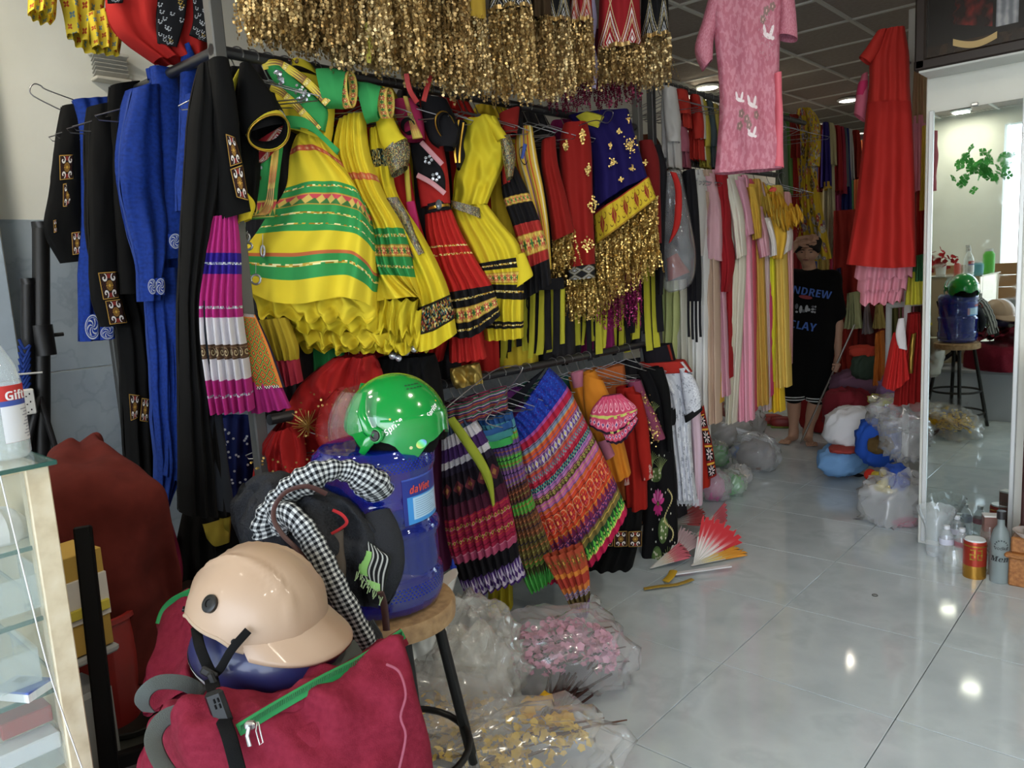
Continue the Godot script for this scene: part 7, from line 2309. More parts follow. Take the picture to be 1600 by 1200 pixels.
	put(rose, "coral_rosette", M(hx("e8584a"), 0.8), tf)
	# ruffles on the red blouse
	# gowns behind the aisle, below the far ceiling
	var B := [
		[1214, "6f7a68", 1214, 1230, 190, 300, "grey green gown above the boy"], [1222, "5c8a40", 1222, 1238, 196, 308, "leaf green tunic beside the grey green gown"], [1226, "8e241c", 1226, 1252, 178, 250, "dark red floral blouse on the far upper rail"], [1230, "a8251c", 1232, 1250, 240, 360, "red gown behind the yellow floral gown"],
		[1284, "7a1f1c", 1280, 1296, 186, 300, "maroon robe edge beside the floral gown"], [1270, "2c2070", 1284, 1298, 200, 294, "indigo robe with yellow cuff"], [1276, "b8aa7c", 1288, 1306, 186, 260, "beige jacket on the far upper rail"], [1280, "b5ab86", 1286, 1304, 192, 404, "beige gown below the jacket"],
		[1290, "9c1a20", 1300, 1316, 204, 300, "dark red jacket at the far end"], [1296, "9a2038", 1308, 1322, 206, 305, "raspberry jacket at the far end"], [1306, "a8406a", 1302, 1316, 208, 428, "long rose gown at the far end"], [1302, "56606a", 1317, 1326, 208, 294, "blue grey jacket at the far end"], [1306, "1f2766", 1314, 1330, 208, 380, "navy gown at the far end"], [1310, "b8b4b0", 1322, 1334, 206, 282, "pale grey blouse at the far end"], [1318, "9a2418", 1330, 1346, 206, 280, "brick red blouse beside the tall red gown"]]
	for q in B:
		var P := fk(q[0], 128 + 0.262 * (q[0] - 1037), 14, -1.3)
		var t := thing("back_gown", q[6], "gown", at_rows([[q[2], q[5], q[3], q[5]]], P), "gowns at the far end of the rails")
		garm(t, "gown", [[q[2] + 2, 132 + 0.262 * (q[0] - 1037), q[3] - 3, 131 + 0.262 * (q[0] - 1037)], [q[2], lerpf(q[4], q[5], 0.3), q[3], lerpf(q[4], q[5], 0.3)], [q[2] - 2, q[5], q[3] + 2, q[5] - 2]], P, M(hx(q[1]), 0.85), {"th": 0.09, "pl": 3, "pa": 0.03, "nr": 20, "nc": 18})
		if q[1] == "2c2070": garm(t, "yellow_cuff", [[1286, 286, 1299, 284], [1288, 298, 1300, 294]], P, M(hx("c8a030"), 0.85), {"th": 0.09, "lift": 0.015})
	var P := fk(1240, 181, 16, -1.25)
	var t := thing("floral_gown", "long yellow gown with grey and red flower print above the boy", "gown", at_rows([[1246, 410, 1298, 405]], P))
	garm(t, "gown", [[1246, 172, 1268, 170], [1240, 200, 1282, 196], [1246, 262, 1276, 262], [1244, 330, 1286, 330], [1252, 412, 1300, 404]], P, cfab(T.yfloral), {"th": 0.09, "pl": 4, "pa": 0.04, "nr": 34, "nc": 28})
	garm(t, "sleeve", [[1262, 176, 1276, 180], [1266, 220, 1284, 218], [1262, 262, 1282, 262]], P, cfab(T.yfloral), {"th": 0.06, "lift": 0.09})
	# the back rail of gowns closing the view
	var Z := ["8a2428", "4a5a9a", "a8924a", "b83458", "3a6a44", "b85a30", "6a4a7a", "a8281f", "7a7a48", "c07a90", "5a3a34", "c89a3c"]
	var Y := ["wine", "slate blue", "khaki", "raspberry", "bottle green", "rust", "aubergine", "brick red", "olive", "dusky rose", "chestnut", "ochre"]
	for k in 12:
		var u := 1240.0 + 18.5 * k
		var Q := pl(onz(u, 200, -6.6), 8)
		var tb := thing("crowded_gown", Y[k] + " gown in the crowded row closing the aisle", "gown", at_rows([[u, 560, u + 28, 560]], Q), "gowns closing the aisle")
		garm(tb, "gown", [[u + 3, 222, u + 22, 220], [u, 260, u + 28, 258], [u - 2, 400, u + 30, 400], [u - 3, 560, u + 30, 560]], Q, M(hx(Z[k]), 0.9), {"th": 0.1, "pl": 4, "pa": 0.04, "nr": 18, "nc": 18})
	var br := thing("back_rail", "steel rail across the end of the aisle", "rail", Vector3(-1.2, 2.3, -6.6))
	var bm := MB.new()
	tube(bm, [onz(1230, 214, -6.65), onz(1470, 205, -6.65)], 0.018, 10)
	put(bm, "rail", steel, br)
	bm = MB.new()
	tube(bm, [Vector3(-1.32, 2.61, -4.1), Vector3(-1.32, 2.61, -6.4)], 0.016, 10)
	put(bm, "side_rail", steel, br)

# ---------- plastic bags and what lies on the floor
func film(a := 0.2, c := Color(0.9, 0.91, 0.92)) -> StandardMaterial3D:
	return M(c, 0.14, 0, {"alpha": a, "spec": 0.6})
func blossom(mb: MB, c: Vector3, r: float, n: int, up: Vector3) -> void:
	var x := up.cross(Vector3(0.31, 0.2, 0.93)).normalized()
	var y := up.cross(x)
	for k in n:
		var a := TAU * k / n
		var d := x * cos(a) + y * sin(a)
		var s := (y * cos(a) - x * sin(a)) * r * 0.5
		var i0 := mb.v(c)
		var i1 := mb.v(c + d * r * 0.6 + s + up * r * 0.3)
		var i2 := mb.v(c + d * r + up * r * 0.15)
		var i3 := mb.v(c + d * r * 0.6 - s + up * r * 0.3)
		mb.quad(i0, i1, i2, i3)
func flower_bag(called: String, label: String, c: Vector3, r: Vector3, yaw: float, petal: Color, n: int, count: int, stem: Color, film_a: float, grp: String, stems_to = null) -> void:
	var b := Basis(Vector3.UP, yaw)
	var bg := thing(called, label, "plastic bag", Vector3(c.x, 0, c.z))
	var mb := MB.new()
	blob(mb, c, r, b, 0.30, 1.6, petal.r * 7.0, 44, 0.8, 0.004)
	put(mb, "film", film(film_a), bg)
	for k in n:
		var a := c + b * Vector3(r.x * rng.randf_range(-0.8, 0.5), r.y * rng.randf_range(-0.5, 0.2), r.z * rng.randf_range(-0.7, 0.7))
		var e := a + b * Vector3(r.x * rng.randf_range(0.3, 0.8), r.y * rng.randf_range(0.0, 0.5), r.z * rng.randf_range(-0.3, 0.3))
		if stems_to != null: a = stems_to + Vector3(rng.randf_range(-0.05, 0.05), 0.012 + rng.randf() * 0.05, rng.randf_range(-0.05, 0.05))
		var t := thing("blossom_branch", "artificial blossom branch in the " + label.split(" lying")[0].split(" standing")[0], "branch", Vector3(a.x, min(a.y, e.y), a.z), grp)
		mb = MB.new()
		tube(mb, [a, (a + e) / 2 + Vector3(0, 0.01, 0), e], [0.0045, 0.004, 0.002], 6)
		put(mb, "stem", M(stem, 0.8), t)
		mb = MB.new()
		for q in count:
			var p := a.lerp(e, 0.35 + 0.65 * q / count) + Vector3(rng.randfn(), rng.randfn() * 0.8 + 0.5, rng.randfn()) * 0.035
			var dv := (p - c) * b
			var l := (dv / r).length()
			if l > 0.86: p = c + (p - c) * 0.86 / l
			p.y = max(p.y, 0.02)
			blossom(mb, p, rng.randf_range(0.010, 0.017), 5, Vector3(rng.randfn(), 1.2, rng.randfn()).normalized())
		put(mb, "blossoms", M(petal, 0.8, 0, {"back": petal * 0.4}), t, "", "stuff")

func aisle_end() -> void:
	# white and clear bags beside the stool
	var c := ony(738, 1125, 0) + Vector3(0, 0.19, 0)
	var mb := MB.new()
	blob(mb, c, Vector3(0.17, 0.205, 0.15), Basis(Vector3.UP, 0.5), 0.3, 2.2, 3.0, 64, 0.85, 0.003)
	solo(mb, "clear_sack", film(0.22, Color(0.92, 0.92, 0.90)), "crumpled milky plastic sack standing beside the stool leg", "plastic bag")
	mb = MB.new()
	blob(mb, c + Vector3(0.01, -0.03, 0), Vector3(0.12, 0.16, 0.11), Basis(Vector3.UP, 0.9), 0.34, 2.0, 8.0, 40, 0.9, 0.01)
	solo(mb, "inner_sack", film(0.3, Color(0.90, 0.89, 0.85)), "folded plastic sack inside the crumpled milky sack", "plastic bag")
	var P := pl(W(690, 960, 2.15), 45)
	mb = MB.new()
	cloth(mb, [[640, 945, 716, 896], [632, 985, 706, 930], [624, 1020, 680, 1000], [622, 1034, 668, 1010]], P, {"th": 0.035, "cr": 0.035, "fq": 6.0, "nr": 26, "nc": 26, "cap": 3})
	solo(mb, "white_carrier_bag", film(0.75, Color(0.86, 0.86, 0.84)), "flat white carrier bag hanging under the stool seat", "plastic bag")
	mb = MB.new()
	cloth(mb, [[640, 1008, 654, 1000], [634, 1026, 652, 1026]], P, {"th": 0.02, "lift": -0.05})
	solo(mb, "green_cloth_scrap", M(hx("1f6a38"), 0.9), "scrap of green cloth between the white carrier bag and sack", "cloth")
	var pk := ony(862, 1086, 0)
	flower_bag("pink_flower_bag", "clear bag of pink blossom lying below the rust skirt", pk + Vector3(-0.03, 0.11, -0.09), Vector3(0.24, 0.13, 0.18), 0.7, hx("f0a4c6"), 18, 34, hx("4a2c2a"), 0.2, "pink blossom branches in the bag")
	var yl := ony(800, 1185, 0)
	flower_bag("yellow_flower_bag", "clear bag of yellow blossom lying in front of the stool", yl + Vector3(0.06, 0.09, 0.16), Vector3(0.36, 0.12, 0.16), 1.0, hx("f2c832"), 18, 22, hx("5a3a2c"), 0.24, "yellow blossom branches in the bag", null)
	flower_bag("yellow_flower_bag", "second clear bag of yellow blossom lying against the milky sack", yl + Vector3(-0.17, 0.12, 0.1), Vector3(0.2, 0.13, 0.15), 0.3, hx("f0bc2c"), 10, 20, hx("5a3a2c"), 0.24, "yellow blossom branches in the second bag", null)
	# dark brown stems sticking out of the bags
	var brown := M(hx("3c2220"), 0.75)
	for k in 22:
		var f := k / 21.0
		var a := ony(845 + 26 * rng.randf(), 1105 + 22 * rng.randf(), 0.02 + 0.06 * rng.randf())
		var e := ony(lerpf(862, 930, f) + 8 * rng.randfn(), lerpf(1040, 1062, f) + 14 * rng.randf(), 0.03 + 0.07 * rng.randf())
		if k > 18: e = ony([942, 956, 934][k - 19], [1030, 1053, 1080][k - 19], 0.03)
		mb = MB.new()
		tube(mb, [a, (a + e) / 2 + Vector3(rng.randfn(), rng.randf(), rng.randfn()) * 0.006, e], [0.005, 0.0045, 0.004], 6)
		solo(mb, "bare_stem", brown, "bare dark brown wired stem poking out beside the pink blossom bag", "stem", "bare brown stems on the floor")
	var yf := M(hx("e9b41c"), 0.8, 0, {"back": hx("5a4408")})
	for q in [[792, 1112], [826, 1100], [838, 1100], [852, 1092], [868, 1125], [884, 1122], [824, 1112]]:
		mb = MB.new()
		var p := ony(q[0], q[1], 0.13)
		blossom(mb, p, 0.026, 5, (CP - p).normalized())
		blossom(mb, p + Vector3(0.018, 0.008, 0.008), 0.022, 5, Vector3(0.3, 1, 0.5).normalized())
		solo(mb, "yellow_blossom", yf, "yellow silk blossom lying on top of the plastic bags", "blossom", "loose yellow blossoms on the bags")
	# clear scrap by the black dress
	mb = MB.new()
	blob(mb, ony(922, 940, 0.02), Vector3(0.05, 0.03, 0.03), Basis(), 0.4, 3.0, 1.0, 20, 1.0, 0.002)
	solo(mb, "plastic_scrap", film(0.35), "small crumpled clear plastic scrap on the floor tiles", "plastic scrap")
	# silk fans
	# pivot, first edge tip and last edge tip as u, v, height
	var fans := [[1084, 882, 0.01, 1096, 812, 0.2, 1160, 848, 0.05, "d8323a", "ece4e0", "red and white silk fan standing half open beside the lotus dress"], [1080, 884, 0.01, 1122, 848, 0.06, 1168, 868, 0.01, "e8962a", "ecd878", "orange silk fan lying open on the tiles"], [1040, 882, 0.01, 1062, 826, 0.12, 1096, 850, 0.08, "b8989a", "d6d2ce", "grey white silk fan behind the red one"], [1086, 838, 0.02, 1132, 786, 0.16, 1134, 818, 0.04, "c8505a", "d4d0cc", "dull red silk fan leaning at the gown rack foot"], [1044, 818, 0.05, 1084, 790, 0.1, 1094, 822, 0.06, "b84a4c", "c8c4c0", "crumpled dark red fan under the white lace dress"], [1016, 888, 0.01, 1060, 850, 0.08, 1078, 872, 0.04, "d0606e", "d8c8a0", "pink silk fan under the black hem"]]
	for q in fans:
		var o := ony(q[0], q[1], q[2])
		var e1 := ony(q[3], q[4], q[5]) - o
		var e2 := ony(q[6], q[7], q[8]) - o
		var t := thing("silk_fan", q[11], "fan", o, "silk fans on the floor")
		var gi := img(64, 64, hx(q[9]))
		paint(gi, func(x, y): return hx(q[10]).lerp(hx(q[9]), smoothstep(0.3, 0.8, y + 0.12 * sin(x * 40.0))))
		mb = MB.new()
		var n := 24
		for i in 8:
			for k in n + 1:
				var d := e1.slerp(e2, float(k) / n) * lerpf(0.04, 1.0 + 0.07 * sin(k * 2.1), i / 7.0)
				var p: Vector3 = o + d + Vector3.UP * (0.012 * (k % 2) * i / 7.0)
				p.y = max(p.y, 0.005)
				mb.v(p, Vector2(float(k) / n, i / 7.0))
		for i in 7:
			for k in n:
				var w := i * (n + 1) + k
				mb.quad(w, w + n + 1, w + n + 2, w + 1)
		put(mb, "silk", M(Color.WHITE, 0.7, 0, {"tex": tx(gi)}), t)
		for k in 6:
			mb = MB.new()
			bar(mb, o, o + e1.slerp(e2, k / 5.0) * 0.6 + Vector3(0, 0.004, 0), 0.007, 0.002)
			put(mb, "rib", M(hx("d8d4cc"), 0.5), t)
	var t := thing("white_fan_stick", "white plastic fan guard stick lying in front of the fans", "fan stick", ony(1100, 890, 0))
	mb = MB.new()
	bar(mb, ony(1050, 897, 0.02), ony(1142, 884, 0.03), 0.028, 0.006, Vector3.UP, 0.002)
	put(mb, "stick", M(hx("e4e6ea"), 0.4), t)
	mb = MB.new()
	lathe(mb, [[0, 0], [0.004, 0], [0.004, 0.006], [0, 0.006]], ony(1056, 896, 0.022), Basis(), 10)
	put(mb, "rivet", M(hx("1c1c20"), 0.4), t)
	mb = MB.new()
	var rib := smooth_path([ony(1082, 905, 0.012), ony(1058, 913, 0.01), ony(1030, 916, 0.016), ony(1006, 920, 0.01)], 5)
	tube(mb, rib, 0.014, 8, 0.25, Vector3.UP)
	var rb := solo(mb, "gold_print_ribbon", M(hx("a8862c"), 0.7), "gold and brown printed ribbon lying on the tiles", "ribbon")
	mb = MB.new()
	tube(mb, smooth_path([ony(1040, 908, 0.02), ony(1048, 900, 0.03), ony(1052, 892, 0.035)], 4), 0.02, 8, 0.3, Vector3.UP)
	put(mb, "curled_end", M(hx("c89a1e"), 0.7), rb)
	# bagged goods along the foot of the gowns: u, v of the floor contact, radii, film, contents
	var L := [[1172, 738, 0.16, 0.13, 0.28, "6a5a50", "clear bag of dark cloth on the tiles below the rose gown"], [1135, 700, 0.16, 0.12, 0.4, "c8c4c4", "clear bag of pale cloth behind the red border dress"], [1160, 690, 0.15, 0.13, 0.36, "b8b0ac", "puffed clear bag of white cloth under the gowns"], [1118, 730, 0.09, 0.09, 0.3, "5cc05a", "small clear bag with lime green net"], [1135, 775, 0.10, 0.08, 0.3, "4ab84e", "low clear bag with bright green plastic"], [1108, 785, 0.10, 0.10, 0.28, "c86a9a", "clear bag with pink cloth next to the fans"], [1150, 760, 0.08, 0.07, 0.34, "c8b4a0", "small clear bag with beige paper"], [1110, 670, 0.12, 0.16, 0.1, "a81c18", "bag of bright red cloth below the white lace gown"]]
	for k in L.size():
		var q: Array = L[k]
		var p := ony(q[0], q[1], 0)
		var bgt := thing("goods_bag", q[6], "plastic bag", p, "bags along the gown rack")
		mb = MB.new()
		blob(mb, p + Vector3(0, q[3] * 0.9, -q[2] * 0.6), Vector3(q[2], q[3], q[2] * 0.8), Basis(Vector3.UP, k * 0.7), 0.34, 2.2, k * 1.7, 36, 0.9, 0.003)
		put(mb, "film", film(q[4]), bgt)
		mb = MB.new()
		blob(mb, p + Vector3(0, q[3] * 0.75, -q[2] * 0.6), Vector3(q[2], q[3], q[2] * 0.8) * 0.74, Basis(Vector3.UP, k), 0.4, 1.8, k * 2.3, 26, 0.9, 0.006)
		put(mb, "contents", M(hx(q[5]), 0.85), bgt)
	var pw := thing("paper_fan_sheaf", "sheaf of white pleated paper jutting from the clear bags", "paper", ony(1190, 690, 0.06))
	mb = MB.new()
	cloth(mb, [[1150, 668, 1158, 692], [1185, 678, 1180, 706], [1208, 690, 1200, 716]], pl(ony(1185, 722, 0), 20), {"th": 0.004, "pl": 6, "pa": 0.012, "p0": 0.3, "nc": 26})
	put(mb, "sheets", M(hx("dcdee2"), 0.8), pw)
	mb = MB.new()
	cloth(mb, [[1168, 690, 1186, 692], [1170, 715, 1196, 704]], pl(ony(1185, 725, 0), 20), {"th": 0.02})
	solo(mb, "black_pouch", M(hx("18181b"), 0.8), "angular black pouch between the paper and the floor", "pouch")
	mb = MB.new()
	cloth(mb, [[1140, 700, 1176, 690], [1144, 716, 1174, 712]], pl(ony(1170, 728, 0), 20), {"th": 0.03})
	solo(mb, "blue_cloth_bundle", M(hx("3c5aa0"), 0.85), "blue cloth bundle under the white paper sheaf", "cloth bundle")
	# shoes by the boy
	for q in [[1206, 664, "a0281c", "embroidered red cloth boot with green sole"], [1222, 668, "8a1a18", "dark red cloth slipper beside the boot"]]:
		var p := ony(q[0], q[1], 0)
		var s := thing("cloth_shoe", q[3], "shoe", p)
		mb = MB.new()
		blob(mb, p + Vector3(0, 0.05, 0), Vector3(0.1, 0.05, 0.045), Basis(Vector3.UP, 0.4), 0.1, 1.5, 2.0, 20, 0.8, 0.012)
		put(mb, "upper", M(hx(q[2]), 0.5), s)
		mb = MB.new()
		box(mb, p + Vector3(0, 0.009, 0), Vector3(0.19, 0.018, 0.08), Basis(Vector3.UP, 0.4), 0.008)
		put(mb, "sole", M(hx("7a8a30"), 0.7), s)
	# ---------------- pink dress hung in the aisle
	P = pl(W(1165, 130, 2.95), 34)
	t = thing("pink_brocade_dress", "pink brocade dress with doves hanging free from the ceiling", "dress", at_rows([[1115, 270, 1222, 264]], P))
	var pm := cfab(T.aodai, 0.6)
	var pb := cfab(T.pinkbro, 0.6)
	garm(t, "body", [[1118, -40, 1206, -44], [1110, 0, 1226, -4], [1116, 60, 1220, 55], [1122, 110, 1218, 110], [1124, 170, 1218, 170], [1120, 230, 1220, 225], [1116, 272, 1222, 264]], P, pm, {"th": [0.03, 0.06, 0.06, 0.05, 0.06, 0.06, 0.06], "pl": 2, "pa": 0.01, "nr": 40, "nc": 28, "cr": 0.01})
	garm(t, "sleeve", [[1112, -20, 1126, 30], [1098, 30, 1116, 60], [1086, 76, 1114, 92], [1098, 110, 1112, 94]], P, pb, {"th": 0.045, "lift": -0.01})
	garm(t, "sleeve", [[1212, -20, 1222, -34], [1216, 20, 1238, 0], [1214, 58, 1244, 66]], P, pb, {"th": 0.045, "lift": 0.02})
	garm(t, "side_panel", [[1206, 120, 1218, 116], [1208, 200, 1220, 196], [1206, 262, 1222, 264]], P, M(hx("dd5f72"), 0.6), {"th": 0.03, "lift": 0.03})
	mb = MB.new()
	var ph: Vector3 = hit(1162, -52, P)
	tube(mb, [ph + (CB * Vector3(-0.17, -0.03, 0)), ph + (CB * Vector3(0, 0.05, 0)), ph + (CB * Vector3(0.17, -0.03, 0))], 0.004, 6)
	tube(mb, [ph + Vector3(0, 0.05, 0), Vector3(ph.x, 3.0, ph.z)], 0.002, 6)
	solo(mb, "ceiling_hanger", M(Color(0.6, 0.6, 0.6), 0.3, 0.9), "wire hanger holding the pink brocade dress from the ceiling", "hanger")
	# ---------------- tall red gown and its neighbours
	P = pl(onz(1400, 45, -2.42), 22)
	t = thing("tall_red_gown", "tall bright red gown on the end of the aisle rack", "gown", at_rows([[1322, 414, 1430, 416]], P))
	var rg := M(hx("b8201a"), 0.75)
	garm(t, "bodice", [[1378, 50, 1414, 44], [1360, 90, 1420, 80], [1358, 130, 1422, 130], [1355, 162, 1424, 160]], P, M(hx("c2281f"), 0.75), {"th": 0.06, "pl": 4, "pa": 0.012})
	garm(t, "skirt", [[1355, 160, 1424, 160], [1346, 240, 1428, 240], [1336, 330, 1430, 330], [1322, 413, 1380, 418, 1430, 416]], P, rg, {"th": [0.06, 0.09, 0.11, 0.13], "pl": 3, "pa": 0.03, "p0": 0.15, "nr": 36, "nc": 36})
	garm(t, "cap_sleeve", [[1368, 54, 1384, 50], [1352, 78, 1372, 84], [1341, 92, 1358, 104]], P, M(hx("c2281f"), 0.75), {"th": 0.04, "lift": 0.04})
	P = pl(onz(1400, 430, -2.62), 22)
	t = thing("pink_tiered_skirt", "pale pink tiered skirt showing below the tall red gown", "skirt", at_rows([[1334, 474, 1420, 476]], P))
	for k in 3: garm(t, "tier", [[1340 + 3 * k, 395 + 20 * k, 1426 - 4 * k, 395 + 20 * k], wavy(1334 + 5 * k, 436 + 20 * k, 1424 - 8 * k, 432 + 20 * k, 9, 3)], P, M(hx("e58f9f"), 0.85), {"th": 0.1 - 0.02 * k, "pl": 6, "pa": 0.02, "lift": 0.02 - 0.02 * k, "nc": 34})
	P = pl(onz(1330, 150, -2.5), 22)
	t = thing("hot_pink_costume", "hot pink and salmon costume sleeve behind the red gown", "costume", at_rows([[1335, 190, 1352, 185]], P))
	garm(t, "sleeve", [[1346, 118, 1356, 114], [1338, 148, 1356, 150], [1334, 178, 1352, 190]], P, M(hx("e06a86"), 0.85), {"th": 0.05})
	garm(t, "band", [[1341, 130, 1356, 128], [1337, 150, 1355, 152]], P, M(hx("e0306a"), 0.85), {"th": 0.055})
	var N := [["b8946a", 1424, 1450, 112, 196, -2.75, "sheer tan gown hanging beside the framed picture"], ["e08a9a", 1422, 1448, 184, 300, -2.74, "salmon pink gown beside the mirror frame"], ["d8b83a", 1436, 1450, 200, 330, -2.73, "golden gown beside the mirror frame"], ["a8201a", 1428, 1446, 270, 420, -2.78, "deep red gown beside the mirror frame"], ["2f6a3c", 1424, 1446, 400, 440, -2.7, "dark green skirt below the deep red gown"], ["c8c030", 1414, 1444, 426, 476, -2.72, "yellow skirt below the deep red gown"]]
	for q in N:
		P = pl(onz(1430, 200, q[5]), 12)
		t = thing("side_gown", q[6], "gown", at_rows([[q[1], q[4], q[2], q[4]]], P), "gowns on the aisle rack behind the mirror")
		garm(t, "gown", [[q[1] + 4, q[3], q[2], q[3] - 4], [q[1], q[4], q[2] + 4, q[4] - 2]], P, M(hx(q[0]), 0.85), {"th": 0.06, "pl": 3, "pa": 0.02})
	t = thing("aisle_rack", "white steel post of the aisle rack carrying the red gown", "rack", ony(1420, 690, 0))
	mb = MB.new()
	var pa := onz(1426, 14, -2.95)
	box(mb, Vector3(pa.x, pa.y / 2, pa.z), Vector3(0.035, pa.y, 0.02), Basis(), 0.003)
	put(mb, "post", M(hx("c8c8c2"), 0.5), t)
	mb = MB.new()
	tube(mb, [Vector3(pa.x, 2.5, -2.56), Vector3(pa.x - 0.1, 2.5, -5.2)], 0.014, 10)
	put(mb, "rail", M(hx("9a9a98"), 0.4, 0.6), t)
	mb = MB.new()
	tube(mb, [onz(1386, 478, -3.4), onz(1450, 472, -3.4)], 0.018, 10)
	tube(mb, [onz(1389, 478, -3.4), Vector3(onz(1389, 478, -3.4).x, 0, -3.4)], 0.018, 10)
	put(mb, "low_frame", M(hx("b8bab8"), 0.5), t)
	P = pl(onz(1400, 520, -2.68), 20)
	t = thing("red_white_dress", "red child dress with white shoulder straps on the low frame", "dress", at_rows([[1376, 604, 1420, 590]], P))
	garm(t, "skirt", [[1396, 520, 1414, 518], [1388, 550, 1416, 550], [1378, 602, 1396, 606, 1421, 588]], P, M(hx("cc2320"), 0.8), {"th": [0.03, 0.06, 0.08], "pl": 4, "pa": 0.02})
	garm(t, "white_bib", [[1402, 497, 1412, 496], [1398, 520, 1414, 520], [1402, 542, 1416, 545]], P, M(hx("e2dede"), 0.8), {"th": 0.02, "lift": 0.05})
	P = pl(onz(1420, 520, -2.72), 20)
	t = thing("dark_red_dress", "dark red dress with gold sequin strip behind the child dress", "dress", at_rows([[1400, 630, 1438, 625]], P))
	garm(t, "dress", [[1418, 490, 1438, 488], [1414, 530, 1440, 530], [1402, 580, 1440, 580], [1396, 632, 1440, 626]], P, M(hx("9a1412"), 0.8), {"th": 0.06, "pl": 4, "pa": 0.02})
	garm(t, "sequin_strip", [[1422, 520, 1430, 518], [1418, 550, 1426, 550], [1418, 580, 1424, 580]], P, M(hx("8a6a1c"), 0.3, 0.7), {"th": 0.012, "lift": 0.07, "nc": 6})
	# jumble at the end of the aisle
	var J := [["8a1c14", 1300, 1350, 330, 662, -5.0, 0.02, "red floral costumes hung low at the aisle end"], ["9a9a6a", 1322, 1346, 458, 512, -4.4, 0.03, "pale olive blouse hung at the aisle end"], ["8a7a7a", 1350, 1362, 476, 520, -4.5, 0.03, "grey lilac sleeve at the aisle end"], ["a8904a", 1366, 1382, 476, 512, -4.5, 0.03, "tan costume at the aisle end"], ["a8281c", 1312, 1332, 470, 640, -4.5, 0.04, "red and orange flowered costume standing on the floor"], ["2a2a4a", 1305, 1322, 420, 480, -5.0, 0.02, "dark blue costume behind the boy"], ["6a1a18", 1340, 1392, 470, 600, -4.6, 0.04, "dark red costume behind the low frame"], ["c0661c", 1366, 1384, 520, 600, -3.6, 0.04, "orange satin costume on the low frame"]]
	for q in J:
		P = pl(onz(q[1], q[3], q[5]), 10)
		t = thing("aisle_costume", q[7], "costume", at_rows([[q[1], q[4], q[2], q[4]]], P), "costumes at the end of the aisle")
		garm(t, "costume", [[q[1] + 3, q[3], q[2] - 3, q[3] - 3], [q[1], (q[3] + q[4]) / 2, q[2], (q[3] + q[4]) / 2], [q[1] - 3, q[4], q[2] + 3, q[4]]], P, M(hx(q[0]), 0.85), {"th": 0.1, "pl": 3, "pa": 0.03, "cr": q[6]})
	# filled bags on the right of the aisle: centre px, depth plane z, radii px, colour, film alpha
	var K := [["d8d6d6", 1332, 668, -3.3, 0.17, 0.13, "white cushion in a clear bag on the light blue bundle", 0.0], ["6fa0d4", 1318, 716, -3.3, 0.19, 0.1, "light blue quilted bundle on the floor", 0.0], ["7a1a24", 1325, 645, -3.6, 0.18, 0.17, "maroon bag behind the white cushion", 0.0], ["1c4cb4", 1372, 690, -3.05, 0.12, 0.14, "royal blue cloth bundle in the bag heap", 0.0], ["5a4420", 1376, 695, -2.96, 0.08, 0.05, "brown sequinned cloth on the royal blue bundle", 0.0], ["b8b8c4", 1412, 680, -2.85, 0.14, 0.14, "puffed grey clear bag beside the mirror edge", 0.25], ["c8c8cc", 1405, 645, -3.0, 0.16, 0.1, "clear carrier bag lying above the bundles", 0.25], ["a8aab8", 1400, 785, -2.6, 0.19, 0.16, "large clear plastic bag of blue and yellow scraps by mirror", 0.3], ["2a52b8", 1400, 745, -2.68, 0.08, 0.07, "blue cloth ball in the clear plastic bag", 0.0], ["c8b43a", 1385, 752, -2.66, 0.07, 0.06, "yellow cloth in the clear plastic bag", 0.0], ["c83a6a", 1418, 822, -2.55, 0.08, 0.04, "pink cloth at the bottom of the plastic bag", 0.0], ["c4c23a", 1382, 625, -3.2, 0.12, 0.03, "folded yellow cloth on the white cushion", 0.0], ["b83422", 1347, 549, -3.8, 0.08, 0.045, "shiny red satin folded on a dark green bag", 0.0], ["2c3a2c", 1352, 572, -3.8, 0.09, 0.09, "dark green bag under the red satin", 0.0], ["7a5a8a", 1400, 612, -3.3, 0.14, 0.1, "lilac cloth bundle under the dark red dress", 0.0], ["c83a2c", 1425, 640, -3.05, 0.12, 0.05, "folded red cloth by the mirror edge", 0.0], ["e0dcdc", 1366, 764, -2.66, 0.04, 0.03, "white paper scrap in the clear bag", 0.0], ["b04038", 1318, 700, -3.2, 0.12, 0.02, "red strip between white cushion and blue bundle", 0.0], ["8a1818", 1284, 640, -4.6, 0.18, 0.2, "red cloth bundle behind the boy's knee", 0.0], ["6a4458", 1340, 600, -4.0, 0.18, 0.1, "plum cloth bundle under the dark green bag", 0.0]]
	for k in K.size():
		var q: Array = K[k]
		var p := onz(q[1], q[2], q[3])
		mb = MB.new()
		blob(mb, p, Vector3(q[4], q[5], q[4] * 0.7), Basis(Vector3.UP, 0.5 + k), 0.22 if q[7] == 0.0 else 0.4, 1.5 if q[7] == 0.0 else 2.6, k * 3.1, 34, 0.75, 0.004)
		solo(mb, "cloth_bundle" if q[7] == 0.0 else "clear_bag", M(hx(q[0]), 0.8) if q[7] == 0.0 else film(q[7]), q[6], "bundle" if q[7] == 0.0 else "plastic bag")
	mb = MB.new()
	var bl := onz(1360, 742, -2.72)
	blob(mb, bl, Vector3(0.035, 0.035, 0.035), Basis(), 0.05, 1.0, 1.0, 18)
	var ball := solo(mb, "pom_pom", M(hx("c8281c"), 0.85), "red and yellow pom-pom beside the clear bag", "pom-pom")
	mb = MB.new()
	blob(mb, bl + Vector3(0.025, -0.005, 0.012), Vector3(0.022, 0.034, 0.03), Basis(), 0.05, 1.0, 2.0, 16)
	put(mb, "yellow_half", M(hx("d8b42c"), 0.85), ball)
	mb = MB.new()
